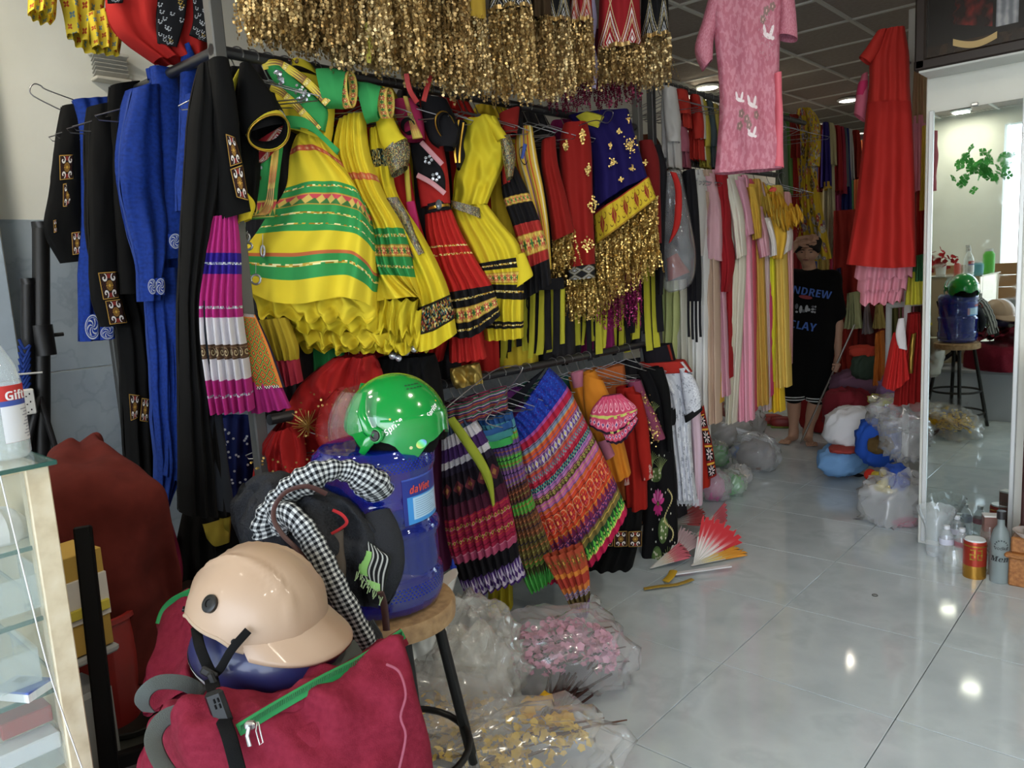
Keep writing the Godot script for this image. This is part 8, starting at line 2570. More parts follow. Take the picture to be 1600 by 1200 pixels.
	cloth(mb, [[1320, 736, 1350, 742], [1322, 740, 1345, 745], [1340, 746, 1356, 742]], pl(ony(1340, 745, 0), 10), {"th": 0.01, "nc": 8, "nr": 6})
	solo(mb, "black_strap", M(hx("16161a"), 0.8), "black strap end lying under the light blue bundle", "strap")

# ---------- mirror, picture, altar and the small glassware
func right_side() -> void:
	var fm := M(hx("dfe3e2"), 0.35, 0.3)
	var mz := -2.262
	var mi := thing("wall_mirror", "tall dusty mirror with thin white frame on the partition", "mirror", Vector3(0.46, 0.02, mz))
	var mb := MB.new()
	box(mb, Vector3(0.462, 1.07, mz), Vector3(0.37, 2.08, 0.008))
	var smear := noise_tex(0.012, [[0, Color(0.0, 0.0, 0.0)], [0.6, Color(0.015, 0.015, 0.015)], [0.85, Color(0.04, 0.04, 0.04)], [1, Color(0.1, 0.1, 0.1)]], 512, 5, false, 81)
	put(mb, "glass", M(Color(0.80, 0.84, 0.83), 1.0, 1.0, {"rtex": smear, "tri": 1.2}), mi)
	for q in [[0.278, 1.07, 0.02, 2.1], [0.648, 1.07, 0.02, 2.1]]:
		mb = MB.new()
		box(mb, Vector3(q[0], q[1], mz + 0.004), Vector3(q[2], q[3], 0.022), Basis(), 0.003)
		put(mb, "frame_side", fm, mi)
	mb = MB.new()
	box(mb, onz(1523, 163, -2.25), Vector3(0.03, 0.016, 0.012), Basis(), 0.004)
	put(mb, "clip", M(Color(0.8, 0.8, 0.8), 0.2, 0.9), mi)
	# framed picture, leaning out from the wall
	var pc := Vector3(0.62, 2.64, -2.13)
	var pf := thing("framed_picture", "dark framed picture with red and white streaks above the mirror", "picture", Vector3(0.62, 2.28, -2.1))
	var pi := img(256, 256, hx("15110f"))
	paint(pi, func(x, y):
		var n := nz.get_noise_2d(x * 400, y * 300)
		if y > 0.91: return hx("33200f").lerp(hx("1c120b"), clampf(n + 0.5, 0, 1))
		var fan := absf(x - 0.36 - (y - 0.3) * -0.1)
		if x < 0.40 and x > 0.16 + 0.1 * n and y < 0.74 + 0.3 * x: return hx("7a1a16").lerp(hx("1a100e"), clampf(0.5 - n + fan * 1.5, 0, 1))
		if x > 0.42 and x < 0.55 and y < 0.87: return hx("a8a8aa").lerp(hx("70747a"), clampf(0.5 + sin(x * 140.0) * 0.5 + n, 0, 1))
		if x > 0.6 and y < 0.75: return hx("4a5866").lerp(hx("121416"), clampf(y * 0.9 + 0.4 * sin(x * 90) + n, 0, 1))
		return null)
	mb = MB.new()
	for q in [Vector3(0, 0, 0), Vector3(1, 0, 0), Vector3(1, 1, 0), Vector3(0, 1, 0)]:
		mb.v(Vector3(0.285 + 0.63 * q.x, 2.318 + 0.62 * q.y, -2.112), Vector2(q.x, 1.0 - q.y))
	mb.quad(0, 1, 2, 3)
	put(mb, "print", M(Color.WHITE, 0.25, 0, {"tex": tx(pi)}), pf)
	var rib := MB.new()
	for k in 17:
		var f := k / 16.0
		var p := onz(lerpf(1489, 1558, f), lerpf(66, 54, f) + 9.0 * sin(f * PI), -2.108)
		rib.v(p + Vector3(0, 0.014, 0))
		rib.v(p - Vector3(0, 0.014, 0))
	for k in 16: rib.quad(2 * k, 2 * k + 1, 2 * k + 3, 2 * k + 2)
	put(rib, "cream_banner", M(hx("c9a868"), 0.5), pf)
	var dk := M(hx("241813"), 0.35)
	for q in [[0.6, 2.30, 0.72, 0.05], [0.6, 2.955, 0.72, 0.05], [0.265, 2.63, 0.045, 0.7], [0.935, 2.63, 0.045, 0.7]]:
		mb = MB.new()
		box(mb, Vector3(q[0], q[1], -2.105), Vector3(q[2], q[3], 0.045), Basis(), 0.008)
		put(mb, "moulding", dk, pf)
	# ledge that carries the picture
	mb = MB.new()
	box(mb, Vector3(0.62, 2.272, -2.18), Vector3(0.72, 0.012, 0.18), Basis(), 0.002)
	solo(mb, "picture_ledge", M(hx("cfd2cc"), 0.6), "narrow white ledge under the framed picture", "ledge")
	# altar box at the right edge
	var wt := noise_tex(0.03, [[0, hx("8a5024")], [0.5, hx("a8672e")], [1, hx("c08040")]], 256, 5, false, 91)
	var wd := M(Color.WHITE, 0.4, 0, {"tex": wt, "tri": 6.0})
	var o := ony(1574, 915, 0)
	var al := thing("carved_altar", "small carved wooden altar with stepped base beside the mirror", "altar", o + Vector3(0.25, 0, -0.2))
	var q0 := o + Vector3(0.27, 0, -0.14)
	for q in [[0.0, 0.13, 0.54, 0.27], [0.13, 0.022, 0.57, 0.3], [0.152, 0.07, 0.53, 0.26]]:
		mb = MB.new()
		box(mb, q0 + Vector3(0, q[0] + q[1] / 2, 0), Vector3(q[2], q[1], q[3]), Basis(), 0.006)
		put(mb, "step", wd, al)
	mb = MB.new()
	for k in 5:
		var zz: float = q0.z + 0.131
		for s in [[0.0, 0.0, 0.03, 0.006], [0.015, 0.014, 0.006, 0.03], [-0.012, 0.01, 0.006, 0.02]]:
			box(mb, Vector3(q0.x - 0.2 + 0.1 * k + s[0], 0.185 + s[1], zz), Vector3(s[2], s[3], 0.004))
	put(mb, "fret_carving", M(hx("2c1a10"), 0.6), al)
	for k in 2:
		mb = MB.new()
		lathe(mb, [[0.03, 0.0], [0.036, 0.03], [0.022, 0.06], [0.036, 0.11], [0.024, 0.15], [0.038, 0.22], [0.024, 0.27], [0.034, 0.33], [0.034, 0.40]], q0 + Vector3(-0.19 + 0.38 * k, 0.222, 0.085), Basis(), 20, 60.0)
		put(mb, "turned_column", wd, al)
	mb = MB.new()
	box(mb, q0 + Vector3(0.0, 0.62, -0.06), Vector3(0.5, 0.8, 0.14), Basis(), 0.008)
	put(mb, "cabinet", M(hx("4a1c18"), 0.5), al)
	mb = MB.new()
	box(mb, q0 + Vector3(-0.17, 0.62, 0.1), Vector3(0.09, 0.2, 0.02), Basis(), 0.003)
	put(mb, "orange_plaque", M(hx("c8501c"), 0.5), al)
	mb = MB.new()
	for v in [0.515, 0.725]:
		for k in 8: blob(mb, q0 + Vector3(-0.22 + 0.014 * k, v + 0.006 * sin(k * 2.0), 0.112), Vector3(0.009, 0.009, 0.009), Basis(), 0.2, 2.0, k, 8)
	put(mb, "gilded_garland", M(hx("c89a2c"), 0.35, 0.7), al)
	mb = MB.new()
	lathe(mb, [[0, 0], [0.035, 0.0], [0.065, 0.03], [0.06, 0.03], [0.03, 0.006], [0, 0.006]], q0 + Vector3(-0.2, 0.222, 0.1), Basis(), 26)
	solo(mb, "shell_dish", M(hx("c8bcb4"), 0.4), "pale shell-shaped dish on the altar step", "dish")
	# glassware on the tiles
	var clear := M(Color(0.93, 0.96, 0.97), 0.04, 0, {"alpha": 0.28, "spec": 0.9})
	var vz := ony(1462, 866, 0)
	var va := thing("crystal_vase", "flared cut crystal vase at the mirror foot", "vase", vz)
	mb = MB.new()
	for i in 13:
		var f := i / 12.0
		var r: float = lerpf(0.042, 0.052, f) + 0.028 * smoothstep(0.55, 1.0, f)
		for k in 25:
			var a := TAU * k / 24
			var rr := r * (1.0 + 0.10 * (1 if k % 2 else -1) * smoothstep(0.1, 0.9, f))
			mb.v(vz + Vector3(cos(a) * rr, 0.245 * f - 0.012 * (k % 2) * f, sin(a) * rr))
	for i in 12:
		for k in 24:
			var w := i * 25 + k
			mb.quad(w, w + 25, w + 26, w + 1)
	put(mb, "bowl", clear, va)
	mb = MB.new()
	lathe(mb, [[0, 0.0], [0.04, 0.0], [0.042, 0.02], [0.0, 0.024]], vz, Basis(), 24)
	put(mb, "base", M(Color(0.93, 0.95, 0.96), 0.03, 0, {"alpha": 0.4}), va)
	for q in [[1478, 879, 0.19, "small water bottle with white label between vase and jar"], [1502, 884, 0.19, "small water bottle with red label behind the gold tin"], [1494, 862, 0.2, "clear water bottle nearest the mirror glass"]]:
		var p := ony(q[0], q[1], 0)
		var b := thing("small_water_bottle", q[3], "bottle", p, "small water bottles by the mirror")
		mb = MB.new()
		lathe(mb, [[0, 0], [0.028, 0], [0.031, 0.006], [0.029, 0.04], [0.031, 0.05], [0.029, 0.075], [0.031, 0.09], [0.031, 0.125], [0.022, 0.15], [0.012, 0.165], [0.012, 0.172]], p, Basis(), 22)
		put(mb, "shell", clear, b)
		mb = MB.new()
		lathe(mb, [[0.0137, 0.168], [0.0137, 0.184], [0, 0.185]], p, Basis(), 16)
		put(mb, "cap", M(hx("dfe4ea"), 0.5), b)
		mb = MB.new()
		lathe(mb, [[0.0315, 0.095], [0.0315, 0.123]], p, Basis(), 22)
		put(mb, "paper_label", M(hx("d4d8ea") if q[0] != 1502 else hx("b06a74"), 0.5), b)
	var jp := ony(1490, 892, 0)
	mb = MB.new()
	lathe(mb, [[0, 0.002], [0.044, 0.002], [0.05, 0.02], [0.05, 0.07], [0.038, 0.1], [0.034, 0.112], [0.032, 0.112], [0.035, 0.1], [0.046, 0.07], [0.046, 0.02], [0, 0.008]], jp, Basis(), 26)
	solo(mb, "glass_jar", M(Color(0.88, 0.9, 0.86), 0.05, 0, {"alpha": 0.1}), "round empty glass jar in front of the water bottles", "jar")
	var tp := ony(1522, 900, 0)
	var tn := thing("gold_tin", "red and gold cylindrical tin with white lid", "tin", tp)
	var goldt := M(hx("c48a2c"), 0.25, 0.8)
	mb = MB.new()
	lathe(mb, [[0, 0], [0.046, 0], [0.047, 0.004], [0.047, 0.06]], tp, Basis(), 32)
	put(mb, "gold_base", goldt, tn)
	mb = MB.new()
	lathe(mb, [[0.0468, 0.06], [0.0468, 0.165], [0.044, 0.172]], tp, Basis(), 32)
	put(mb, "red_body", M(hx("b3301c"), 0.28, 0.4), tn)
	mb = MB.new()
	lathe(mb, [[0.043, 0.171], [0.04, 0.178], [0, 0.179]], tp, Basis(), 32)
	put(mb, "white_lid", M(hx("dfe6e6"), 0.4), tn)
	mb = MB.new()
	lathe(mb, [[0.0474, 0.150], [0.0474, 0.156]], tp, Basis(), 32)
	put(mb, "gold_ring", goldt, tn)
	var ta := atan2((CP - tp).z, (CP - tp).x)
	for q in [[0.42, 0.118], [-0.18, 0.118]]:
		mb = MB.new()
		for s in [[0, 0.02, 0.02, 0.006], [0, -0.002, 0.024, 0.006], [-0.008, -0.012, 0.006, 0.03], [0.009, 0.004, 0.006, 0.04], [0, -0.024, 0.022, 0.006]]:
			var an: float = ta - q[0] - s[0] / 0.047
			box(mb, tp + Vector3(cos(an) * 0.0472, q[1] + s[1], sin(an) * 0.0472), Vector3(0.0015, s[3], s[2]), Basis(Vector3.UP, -an))
		put(mb, "gold_character", goldt, tn)
	var gp := ony(1561, 908, 0)
	var gb := thing("frosted_spirit_bottle", "tall frosted grey spirit bottle next to the altar", "bottle", gp)
	mb = MB.new()
	lathe(mb, [[0, 0], [0.036, 0], [0.038, 0.006], [0.038, 0.2], [0.03, 0.235], [0.015, 0.26], [0.014, 0.295], [0.017, 0.3], [0.017, 0.318]], gp, Basis(), 28)
	put(mb, "glass", M(hx("8e9c9c"), 0.35, 0, {"alpha": 0.72}), gb)
	mb = MB.new()
	lathe(mb, [[0.018, 0.29], [0.018, 0.325], [0, 0.326]], gp, Basis(), 18)
	put(mb, "cap", M(hx("1e1c1e"), 0.4), gb)
	var ga := atan2((CP - gp).z, (CP - gp).x)
	for q in [["vodka", 0.165, 0.014, false], ["Men'", 0.115, 0.024, true]]:
		letters(q[0], q[2], func(w: Vector2, z: float): return gp + Vector3(cos(ga - 0.1 - w.x / 0.038), 0, sin(ga - 0.1 - w.x / 0.038)) * (0.0386 + z) + Vector3(0, q[1] + w.y, 0), M(hx("1c2022"), 0.5), gb, q[3], "lettering", q[3], q[3])
	mb = MB.new()
	for k in 9:
		var a := PI * k / 8
		var an := ga - 0.1 - cos(a) * 0.026 / 0.038
		box(mb, gp + Vector3(cos(an) * 0.0385, 0.17 + 0.03 * sin(a), sin(an) * 0.0385), Vector3(0.001, 0.006, 0.006), Basis(Vector3.UP, -an))
	put(mb, "arch_print", M(hx("3a4444"), 0.5), gb)
	var wp := ony(1545, 894, 0)
	var wg := thing("wine_glass", "smoky wine glass with card sleeve behind the tin", "glass", wp)
	mb = MB.new()
	lathe(mb, [[0, 0], [0.034, 0.001], [0.03, 0.006], [0.006, 0.012], [0.004, 0.09], [0.012, 0.105], [0.036, 0.14], [0.04, 0.18], [0.034, 0.225]], wp, Basis(), 26)
	put(mb, "glass", M(Color(0.62, 0.5, 0.46), 0.05, 0, {"alpha": 0.35}), wg)
	mb = MB.new()
	box(mb, wp + Vector3(0, 0.235, 0), Vector3(0.06, 0.07, 0.05), Basis(Vector3.UP, 0.4), 0.003)
	put(mb, "card_sleeve", M(hx("7a5248"), 0.6), wg)
	mb = MB.new()
	box(mb, wp + Vector3(0, 0.272, 0), Vector3(0.062, 0.008, 0.052), Basis(Vector3.UP, 0.4), 0.002)
	put(mb, "white_rim", M(hx("dcdcd8"), 0.6), wg)

# ---------- a figure as one surface: tapered bones joined smoothly, meshed as surface nets
func nets(mb: MB, bones: Array, cell: float, k: float) -> void:
	var lo := Vector3.INF
	var hi := -Vector3.INF
	for b in bones:
		var r: float = max(b[2], b[3]) + k
		lo = lo.min(b[0] - Vector3.ONE * r).min(b[1] - Vector3.ONE * r)
		hi = hi.max(b[0] + Vector3.ONE * r).max(b[1] + Vector3.ONE * r)
	lo -= Vector3.ONE * cell * 2
	var nx := int((hi.x - lo.x) / cell) + 3
	var ny := int((hi.y - lo.y) / cell) + 3
	var nzz := int((hi.z - lo.z) / cell) + 3
	var g := PackedFloat32Array()
	g.resize(nx * ny * nzz)
	g.fill(1.0)
	for b in bones:
		var a: Vector3 = b[0]
		var ab: Vector3 = b[1] - a
		var l2: float = max(ab.length_squared(), 1e-9)
		var ra: float = b[2]
		var rb: float = b[3]
		var m: Vector3 = Vector3.ONE * (max(ra, rb) + k + cell * 2)
		var i0: Vector3 = ((a.min(b[1]) - m - lo) / cell).floor()
		var i1: Vector3 = ((a.max(b[1]) + m - lo) / cell).ceil()
		for z in range(max(0, int(i0.z)), min(nzz, int(i1.z) + 1)):
			for y in range(max(0, int(i0.y)), min(ny, int(i1.y) + 1)):
				for x in range(max(0, int(i0.x)), min(nx, int(i1.x) + 1)):
					var p := lo + Vector3(x, y, z) * cell - a
					var t: float = clampf(p.dot(ab) / l2, 0, 1)
					var d: float = (p - ab * t).length() - lerpf(ra, rb, t)
					var q := x + nx * (y + ny * z)
					var e := g[q]
					var h: float = max(k - absf(d - e), 0.0) / k
					g[q] = min(d, e) - h * h * k * 0.25
	var id := {}
	for z in nzz - 1:
		for y in ny - 1:
			for x in nx - 1:
				var q := x + nx * (y + ny * z)
				var s0 := g[q] < 0
				var mixed := false
				for o in [1, nx, nx + 1, nx * ny, nx * ny + 1, nx * ny + nx, nx * ny + nx + 1]:
					if (g[q + o] < 0) != s0:
						mixed = true
						break
				if not mixed: continue
				var sum := Vector3.ZERO
				var cnt := 0
				for e in [[0, 0, 0, 1, 0, 0], [0, 1, 0, 1, 1, 0], [0, 0, 1, 1, 0, 1], [0, 1, 1, 1, 1, 1], [0, 0, 0, 0, 1, 0], [1, 0, 0, 1, 1, 0], [0, 0, 1, 0, 1, 1], [1, 0, 1, 1, 1, 1], [0, 0, 0, 0, 0, 1], [1, 0, 0, 1, 0, 1], [0, 1, 0, 0, 1, 1], [1, 1, 0, 1, 1, 1]]:
					var fa := g[q + e[0] + nx * (e[1] + ny * e[2])]
					var fb := g[q + e[3] + nx * (e[4] + ny * e[5])]
					if (fa < 0) != (fb < 0):
						var f := fa / (fa - fb)
						sum += Vector3(e[0], e[1], e[2]).lerp(Vector3(e[3], e[4], e[5]), f)
						cnt += 1
				id[q] = mb.v(lo + (Vector3(x, y, z) + sum / cnt) * cell)
	for q in id:
		for ax in 3:
			var st: int = [1, nx, nx * ny][ax]
			var u: int = [nx, nx * ny, 1][ax]
			var w: int = [nx * ny, 1, nx][ax]
			if (g[q] < 0) == (g[q + st] < 0): continue
			if not (id.has(q - u) and id.has(q - w) and id.has(q - u - w)): continue
			if g[q] < 0: mb.quad(id[q], id[q - u], id[q - u - w], id[q - w])
			else: mb.quad(id[q], id[q - w], id[q - u - w], id[q - u])

func boy() -> void:
	var P := pl(ony(1256, 690, 0), 20)
	var n: Vector3 = P[1]
	var right := Vector3.UP.cross(n).normalized()   # towards the right of the picture
	var J := func(u, v, off := 0.0) -> Vector3: return hit(u, v, P) + n * off
	var foot: Vector3 = J.call(1256, 692)
	var t := thing("person", "boy in black printed T-shirt and black shorts, hand on forehead, barefoot", "person", Vector3(foot.x, 0, foot.z))
	var sh_l: Vector3 = J.call(1236, 435)
	var sh_r: Vector3 = J.call(1299, 437)
	var hip: Vector3 = J.call(1266, 535)
	var chest: Vector3 = J.call(1267, 462, 0.0)
	var neck: Vector3 = J.call(1266, 424)
	var head: Vector3 = J.call(1262, 393, 0.02)
	var el_l: Vector3 = J.call(1208, 428, 0.1)
	var hand_l: Vector3 = J.call(1246, 378, 0.14)
	var el_r: Vector3 = J.call(1309, 508, 0.0)
	var wr_r: Vector3 = J.call(1309, 556, 0.07)
	var kn_l: Vector3 = J.call(1241, 612, 0.06)
	var kn_r: Vector3 = J.call(1277, 614, 0.06)
	var an_l: Vector3 = J.call(1240, 674, -0.02)
	var an_r: Vector3 = J.call(1262, 684, 0.02)
	an_l.y = 0.075
	an_r.y = 0.075
	var hl := hip - right * 0.075
	var hr := hip + right * 0.075
	var toe_l := Vector3(an_l.x, 0.022, an_l.z) + n * 0.13 - right * 0.06
	var toe_r := Vector3(an_r.x, 0.022, an_r.z) + n * 0.14 + right * 0.03
	var heel_l := Vector3(an_l.x, 0.03, an_l.z) - n * 0.03
	var heel_r := Vector3(an_r.x, 0.03, an_r.z) - n * 0.03
	var skin := M(hx("a87a5e"), 0.6, 0, {"rim": 0.1})
	var mb := MB.new()
	nets(mb, [
		[neck - Vector3(0, 0.03, 0), head - Vector3(0, 0.04, 0), 0.05, 0.046],
		[chest, hip, 0.08, 0.08], [sh_l, sh_r, 0.06, 0.06],
		[sh_l, el_l, 0.048, 0.038], [el_l, hand_l - Vector3(0, 0.01, 0), 0.037, 0.027],
		[sh_r, el_r, 0.048, 0.038], [el_r, wr_r, 0.037, 0.025],
		[hl, kn_l, 0.085, 0.055], [kn_l, an_l, 0.055, 0.034], [hr, kn_r, 0.085, 0.055], [kn_r, an_r, 0.055, 0.034],
		[kn_l.lerp(an_l, 0.3) - n * 0.015, kn_l.lerp(an_l, 0.55) - n * 0.01, 0.048, 0.04], [kn_r.lerp(an_r, 0.3) - n * 0.015, kn_r.lerp(an_r, 0.55) - n * 0.01, 0.048, 0.04],
		[an_l, heel_l, 0.034, 0.03], [heel_l, toe_l, 0.03, 0.022], [an_r, heel_r, 0.034, 0.03], [heel_r, toe_r, 0.03, 0.022]], 0.014, 0.03)
	# head with brow, nose, cheeks, chin and ears
	var up := (Vector3.UP + right * 0.06).normalized()
	var fwd := (n - Vector3.UP * 0.12 - right * 0.1).normalized()
	var sd := up.cross(fwd).normalized()
	if sd.dot(right) < 0: sd = -sd
	nets(mb, [
		[head + up * 0.035 - fwd * 0.015, head + up * 0.03 + fwd * 0.0, 0.082, 0.08],
		[head - up * 0.03 + fwd * 0.02, head - up * 0.075 + fwd * 0.035, 0.066, 0.036],
		[head - up * 0.02 + fwd * 0.03 - sd * 0.03, head - up * 0.02 + fwd * 0.03 + sd * 0.03, 0.046, 0.046],
		[head + up * 0.022 + fwd * 0.08 - sd * 0.03, head + up * 0.022 + fwd * 0.08 + sd * 0.03, 0.012, 0.012],
		[head + up * 0.012 + fwd * 0.085, head - up * 0.024 + fwd * 0.1, 0.008, 0.012],
		[head - up * 0.052 + fwd * 0.082 - sd * 0.014, head - up * 0.052 + fwd * 0.082 + sd * 0.014, 0.009, 0.009],
		[head + sd * 0.079 + up * 0.012, head + sd * 0.076 - up * 0.02, 0.014, 0.01], [head - sd * 0.079 + up * 0.012, head - sd * 0.076 - up * 0.02, 0.014, 0.01],
		[head - up * 0.06, neck, 0.05, 0.05]], 0.007, 0.016)
	# hand on the forehead: palm and fingers laid across towards the right of the picture
	var across := (right * 0.9 + Vector3.UP * 0.12 - n * 0.05).normalized()
	var pn := (n * 0.8 + Vector3.UP * 0.5).normalized()
	var dn := pn.cross(across).normalized()
	if dn.y > 0: dn = -dn
	var hb := []
	var palm0 := hand_l + across * 0.01
	hb.append([palm0 - dn * 0.02, palm0 + across * 0.065 - dn * 0.026, 0.017, 0.016])
	hb.append([palm0 + dn * 0.02, palm0 + across * 0.065 + dn * 0.024, 0.017, 0.016])
	for f in 4:
		var off := (f - 1.5) * 0.018
		var l: float = [0.062, 0.074, 0.07, 0.052][f]
		var a := palm0 + across * 0.07 + dn * off
		var mid := a + across * l * 0.5 + pn * 0.006
		hb.append([a, mid, 0.009, 0.0085])
		hb.append([mid, mid + across * l * 0.5 - pn * 0.012, 0.0085, 0.007])
	hb.append([palm0 + dn * 0.02, palm0 + dn * 0.05 + across * 0.03, 0.012, 0.010])
	hb.append([palm0 + dn * 0.05 + across * 0.03, palm0 + dn * 0.06 + across * 0.06, 0.010, 0.008])
	nets(mb, hb, 0.005, 0.008)
	# other hand closed round the pole
	var pole_a: Vector3 = J.call(1334, 504, 0.18)
	var pole_b: Vector3 = J.call(1254, 680, 0.16)
	var pd := (pole_b - pole_a).normalized()
	var grip := pole_a + pd * ((wr_r - Vector3(0, 0.07, 0)) - pole_a).dot(pd)
	var gx := (wr_r - grip)
	gx = (gx - pd * gx.dot(pd)).normalized()
	var gy := pd.cross(gx).normalized()
	hb = [[wr_r, grip + gx * 0.035, 0.025, 0.02], [grip + gx * 0.032 - pd * 0.025, grip + gx * 0.032 + pd * 0.025, 0.017, 0.016]]
	for f in 4:
		var c := grip + pd * (f - 1.5) * 0.018
		var prev := c + gx * 0.03 + gy * 0.008
		for s in 4:
			var a := 0.6 + s * 0.85
			var nx2: Vector3 = c + (gx * cos(a) + gy * sin(a)) * 0.021
			hb.append([prev, nx2, 0.0085, 0.008])
			prev = nx2
	hb.append([grip + gx * 0.03 - gy * 0.01, grip - gy * 0.02 - pd * 0.012, 0.010, 0.009])
	hb.append([grip - gy * 0.02 - pd * 0.012, grip - gx * 0.014 - gy * 0.014 - pd * 0.02, 0.009, 0.008])
	nets(mb, hb, 0.005, 0.008)
	# toes
	for s in [[toe_l, an_l], [toe_r, an_r]]:
		var d: Vector3 = (s[0] - s[1])
		d.y = 0
		d = d.normalized()
		var x := Vector3.UP.cross(d)
		var tb := []
		for k in 5: tb.append([s[0] + x * (k - 2) * 0.016 - d * 0.01, s[0] + x * (k - 2) * 0.018 + d * (0.03 - 0.004 * absf(k - 1)) - Vector3(0, 0.008, 0), 0.013, 0.009])
		nets(mb, tb, 0.006, 0.006)
	put(mb, "body", skin, t)
	# clothing
	var cloth_b := M(Color(0.022, 0.022, 0.024), 0.95)
	mb = MB.new()
	var waist: Vector3 = J.call(1266, 522)
	var sl_r := sh_r.lerp(el_r, 0.72)
	var sl_l := sh_l.lerp(el_l, 0.6)
	nets(mb, [[sh_l - right * 0.0, sh_r, 0.072, 0.072], [chest - right * 0.085, waist - right * 0.08 - Vector3(0, 0.02, 0), 0.10, 0.112], [chest, waist - Vector3(0, 0.02, 0), 0.11, 0.118], [chest + right * 0.085, waist + right * 0.08 - Vector3(0, 0.02, 0), 0.10, 0.112], [sh_r, sl_r, 0.066, 0.074], [sh_l, sl_l, 0.066, 0.07], [neck - Vector3(0, 0.055, 0), neck - Vector3(0, 0.03, 0), 0.075, 0.062]], 0.013, 0.04)
	var shirt := put(mb, "shirt", cloth_b, t)
	mb = MB.new()
	nets(mb, [[hl, kn_l - Vector3(0, 0.0, 0), 0.108, 0.088], [hr, kn_r, 0.108, 0.088], [hl + Vector3(0, 0.03, 0), hr + Vector3(0, 0.03, 0), 0.11, 0.11]], 0.014, 0.03)
	var shorts := put(mb, "shorts", cloth_b, t)
	for q in [kn_l, kn_r]:
		mb = MB.new()
		for dy in [0.0, 0.022]:
			var ring := []
			for k in 25: ring.append(q + Vector3(0, -0.045 + dy, 0) + Vector3(cos(TAU * k / 24), 0, sin(TAU * k / 24)) * (0.082 + dy * 0.25))
			tube(mb, ring, 0.0042, 6)
		put(mb, "white_hem_piping", M(hx("d8d8d8"), 0.8), shorts)
	# print on the shirt
	var pc := J.call(1265, 485, 0.0) as Vector3
	var on_shirt := func(u: float, v: float, sx: float, roll: float) -> Callable:
		var c: Vector3 = J.call(u, v, 0.0)
		return func(w: Vector2, z: float) -> Vector3:
			var d := w.rotated(roll) * sx
			var q: Vector3 = c + right * d.x + Vector3.UP * d.y
			var side := (q - pc).dot(right)
			return q + n * (0.128 - 1.4 * side * side + z)
	var blue := M(hx("3f5fa8"), 0.8)
	letters("ANDREW", 0.062, on_shirt.call(1263, 455, 0.92, -0.22), blue, shirt)
	letters("CLAY", 0.066, on_shirt.call(1254, 507, 0.92, -0.2), blue, shirt)
	mb = MB.new()
	var pp: Callable = on_shirt.call(1259, 463, 1.0, -0.2)
	disc_on(mb, pp, 0.05, 0.014)
	put(mb, "red_print", M(hx("8a3438"), 0.8), shirt)
	var ppt: Callable = on_shirt.call(1258, 482, 1.0, -0.1)
	var gi := 0
	for q in [[-0.062, 0.02, 0.012, 0.022], [-0.058, -0.022, 0.01, 0.008], [-0.03, 0.0, 0.012, 0.03], [-0.01, -0.012, 0.02, 0.012], [0.012, 0.008, 0.012, 0.028], [0.028, 0.0, 0.012, 0.012], [0.056, 0.026, 0.012, 0.008], [0.074, 0.026, 0.006, 0.008], [0.056, 0.006, 0.012, 0.008], [0.074, 0.006, 0.006, 0.008], [0.056, -0.014, 0.012, 0.008], [0.074, -0.016, 0.006, 0.008]]:
		mb = MB.new()
		disc_on(mb, func(w: Vector2, z: float): return ppt.call(w + Vector2(q[0], q[1]), z), q[2], q[3], 12)
		put(mb, "grey_print", M(hx("9a9ca0") if gi % 3 else hx("5a5c62"), 0.8), shirt)
		gi += 1
	# hair, eyes, brows, mouth
	mb = MB.new()
	var hrs := []
	for k in 9:
		var a := lerpf(-1.5, 1.5, k / 8.0)
		hrs.append([head + up * 0.06 - fwd * 0.03 + sd * sin(a) * 0.05, head + up * (0.052 - 0.03 * absf(a)) + fwd * 0.068 * cos(a * 0.75) + sd * sin(a) * 0.078, 0.05, 0.017])
	hrs.append([head + up * 0.045 - fwd * 0.04, head - up * 0.03 - fwd * 0.05, 0.07, 0.055])
	nets(mb, hrs, 0.007, 0.014)
	put(mb, "hair", M(hx("17120f"), 0.7), t)
	for s in [-1.0, 1.0]:
		mb = MB.new()
		blob(mb, head + up * 0.004 + fwd * 0.0795 + sd * 0.031 * s, Vector3(0.0125, 0.005, 0.005), Basis(sd, up, fwd), 0.0, 1.0, 0.0, 12)
		put(mb, "eye", M(hx("1e1512"), 0.3), t)
		mb = MB.new()
		tube(mb, [head + up * 0.021 + fwd * 0.094 + sd * 0.014 * s, head + up * 0.025 + fwd * 0.092 + sd * 0.03 * s, head + up * 0.019 + fwd * 0.078 + sd * 0.048 * s], 0.003, 6)
		put(mb, "eyebrow", M(hx("1e1512"), 0.7), t)
	mb = MB.new()
	tube(mb, [head - up * 0.052 + fwd * 0.088 - sd * 0.02, head - up * 0.05 + fwd * 0.0935, head - up * 0.052 + fwd * 0.088 + sd * 0.02], [0.003, 0.0052, 0.003], 8)
	put(mb, "mouth", M(hx("8a4a44"), 0.5), t)
	mb = MB.new()
	tube(mb, [pole_a, pole_b], 0.0075, 10)
	var pole := solo(mb, "metal_pole", M(Color(0.55, 0.52, 0.48), 0.3, 0.85), "thin metal hook pole held by the boy", "pole")
	mb = MB.new()
	tube(mb, [pole_b, pole_b + pd * 0.03, pole_b + pd * 0.03 + Vector3(0.02, 0.03, 0)], 0.005, 8)
	put(mb, "hook", M(Color(0.6, 0.58, 0.55), 0.3, 0.85), pole)

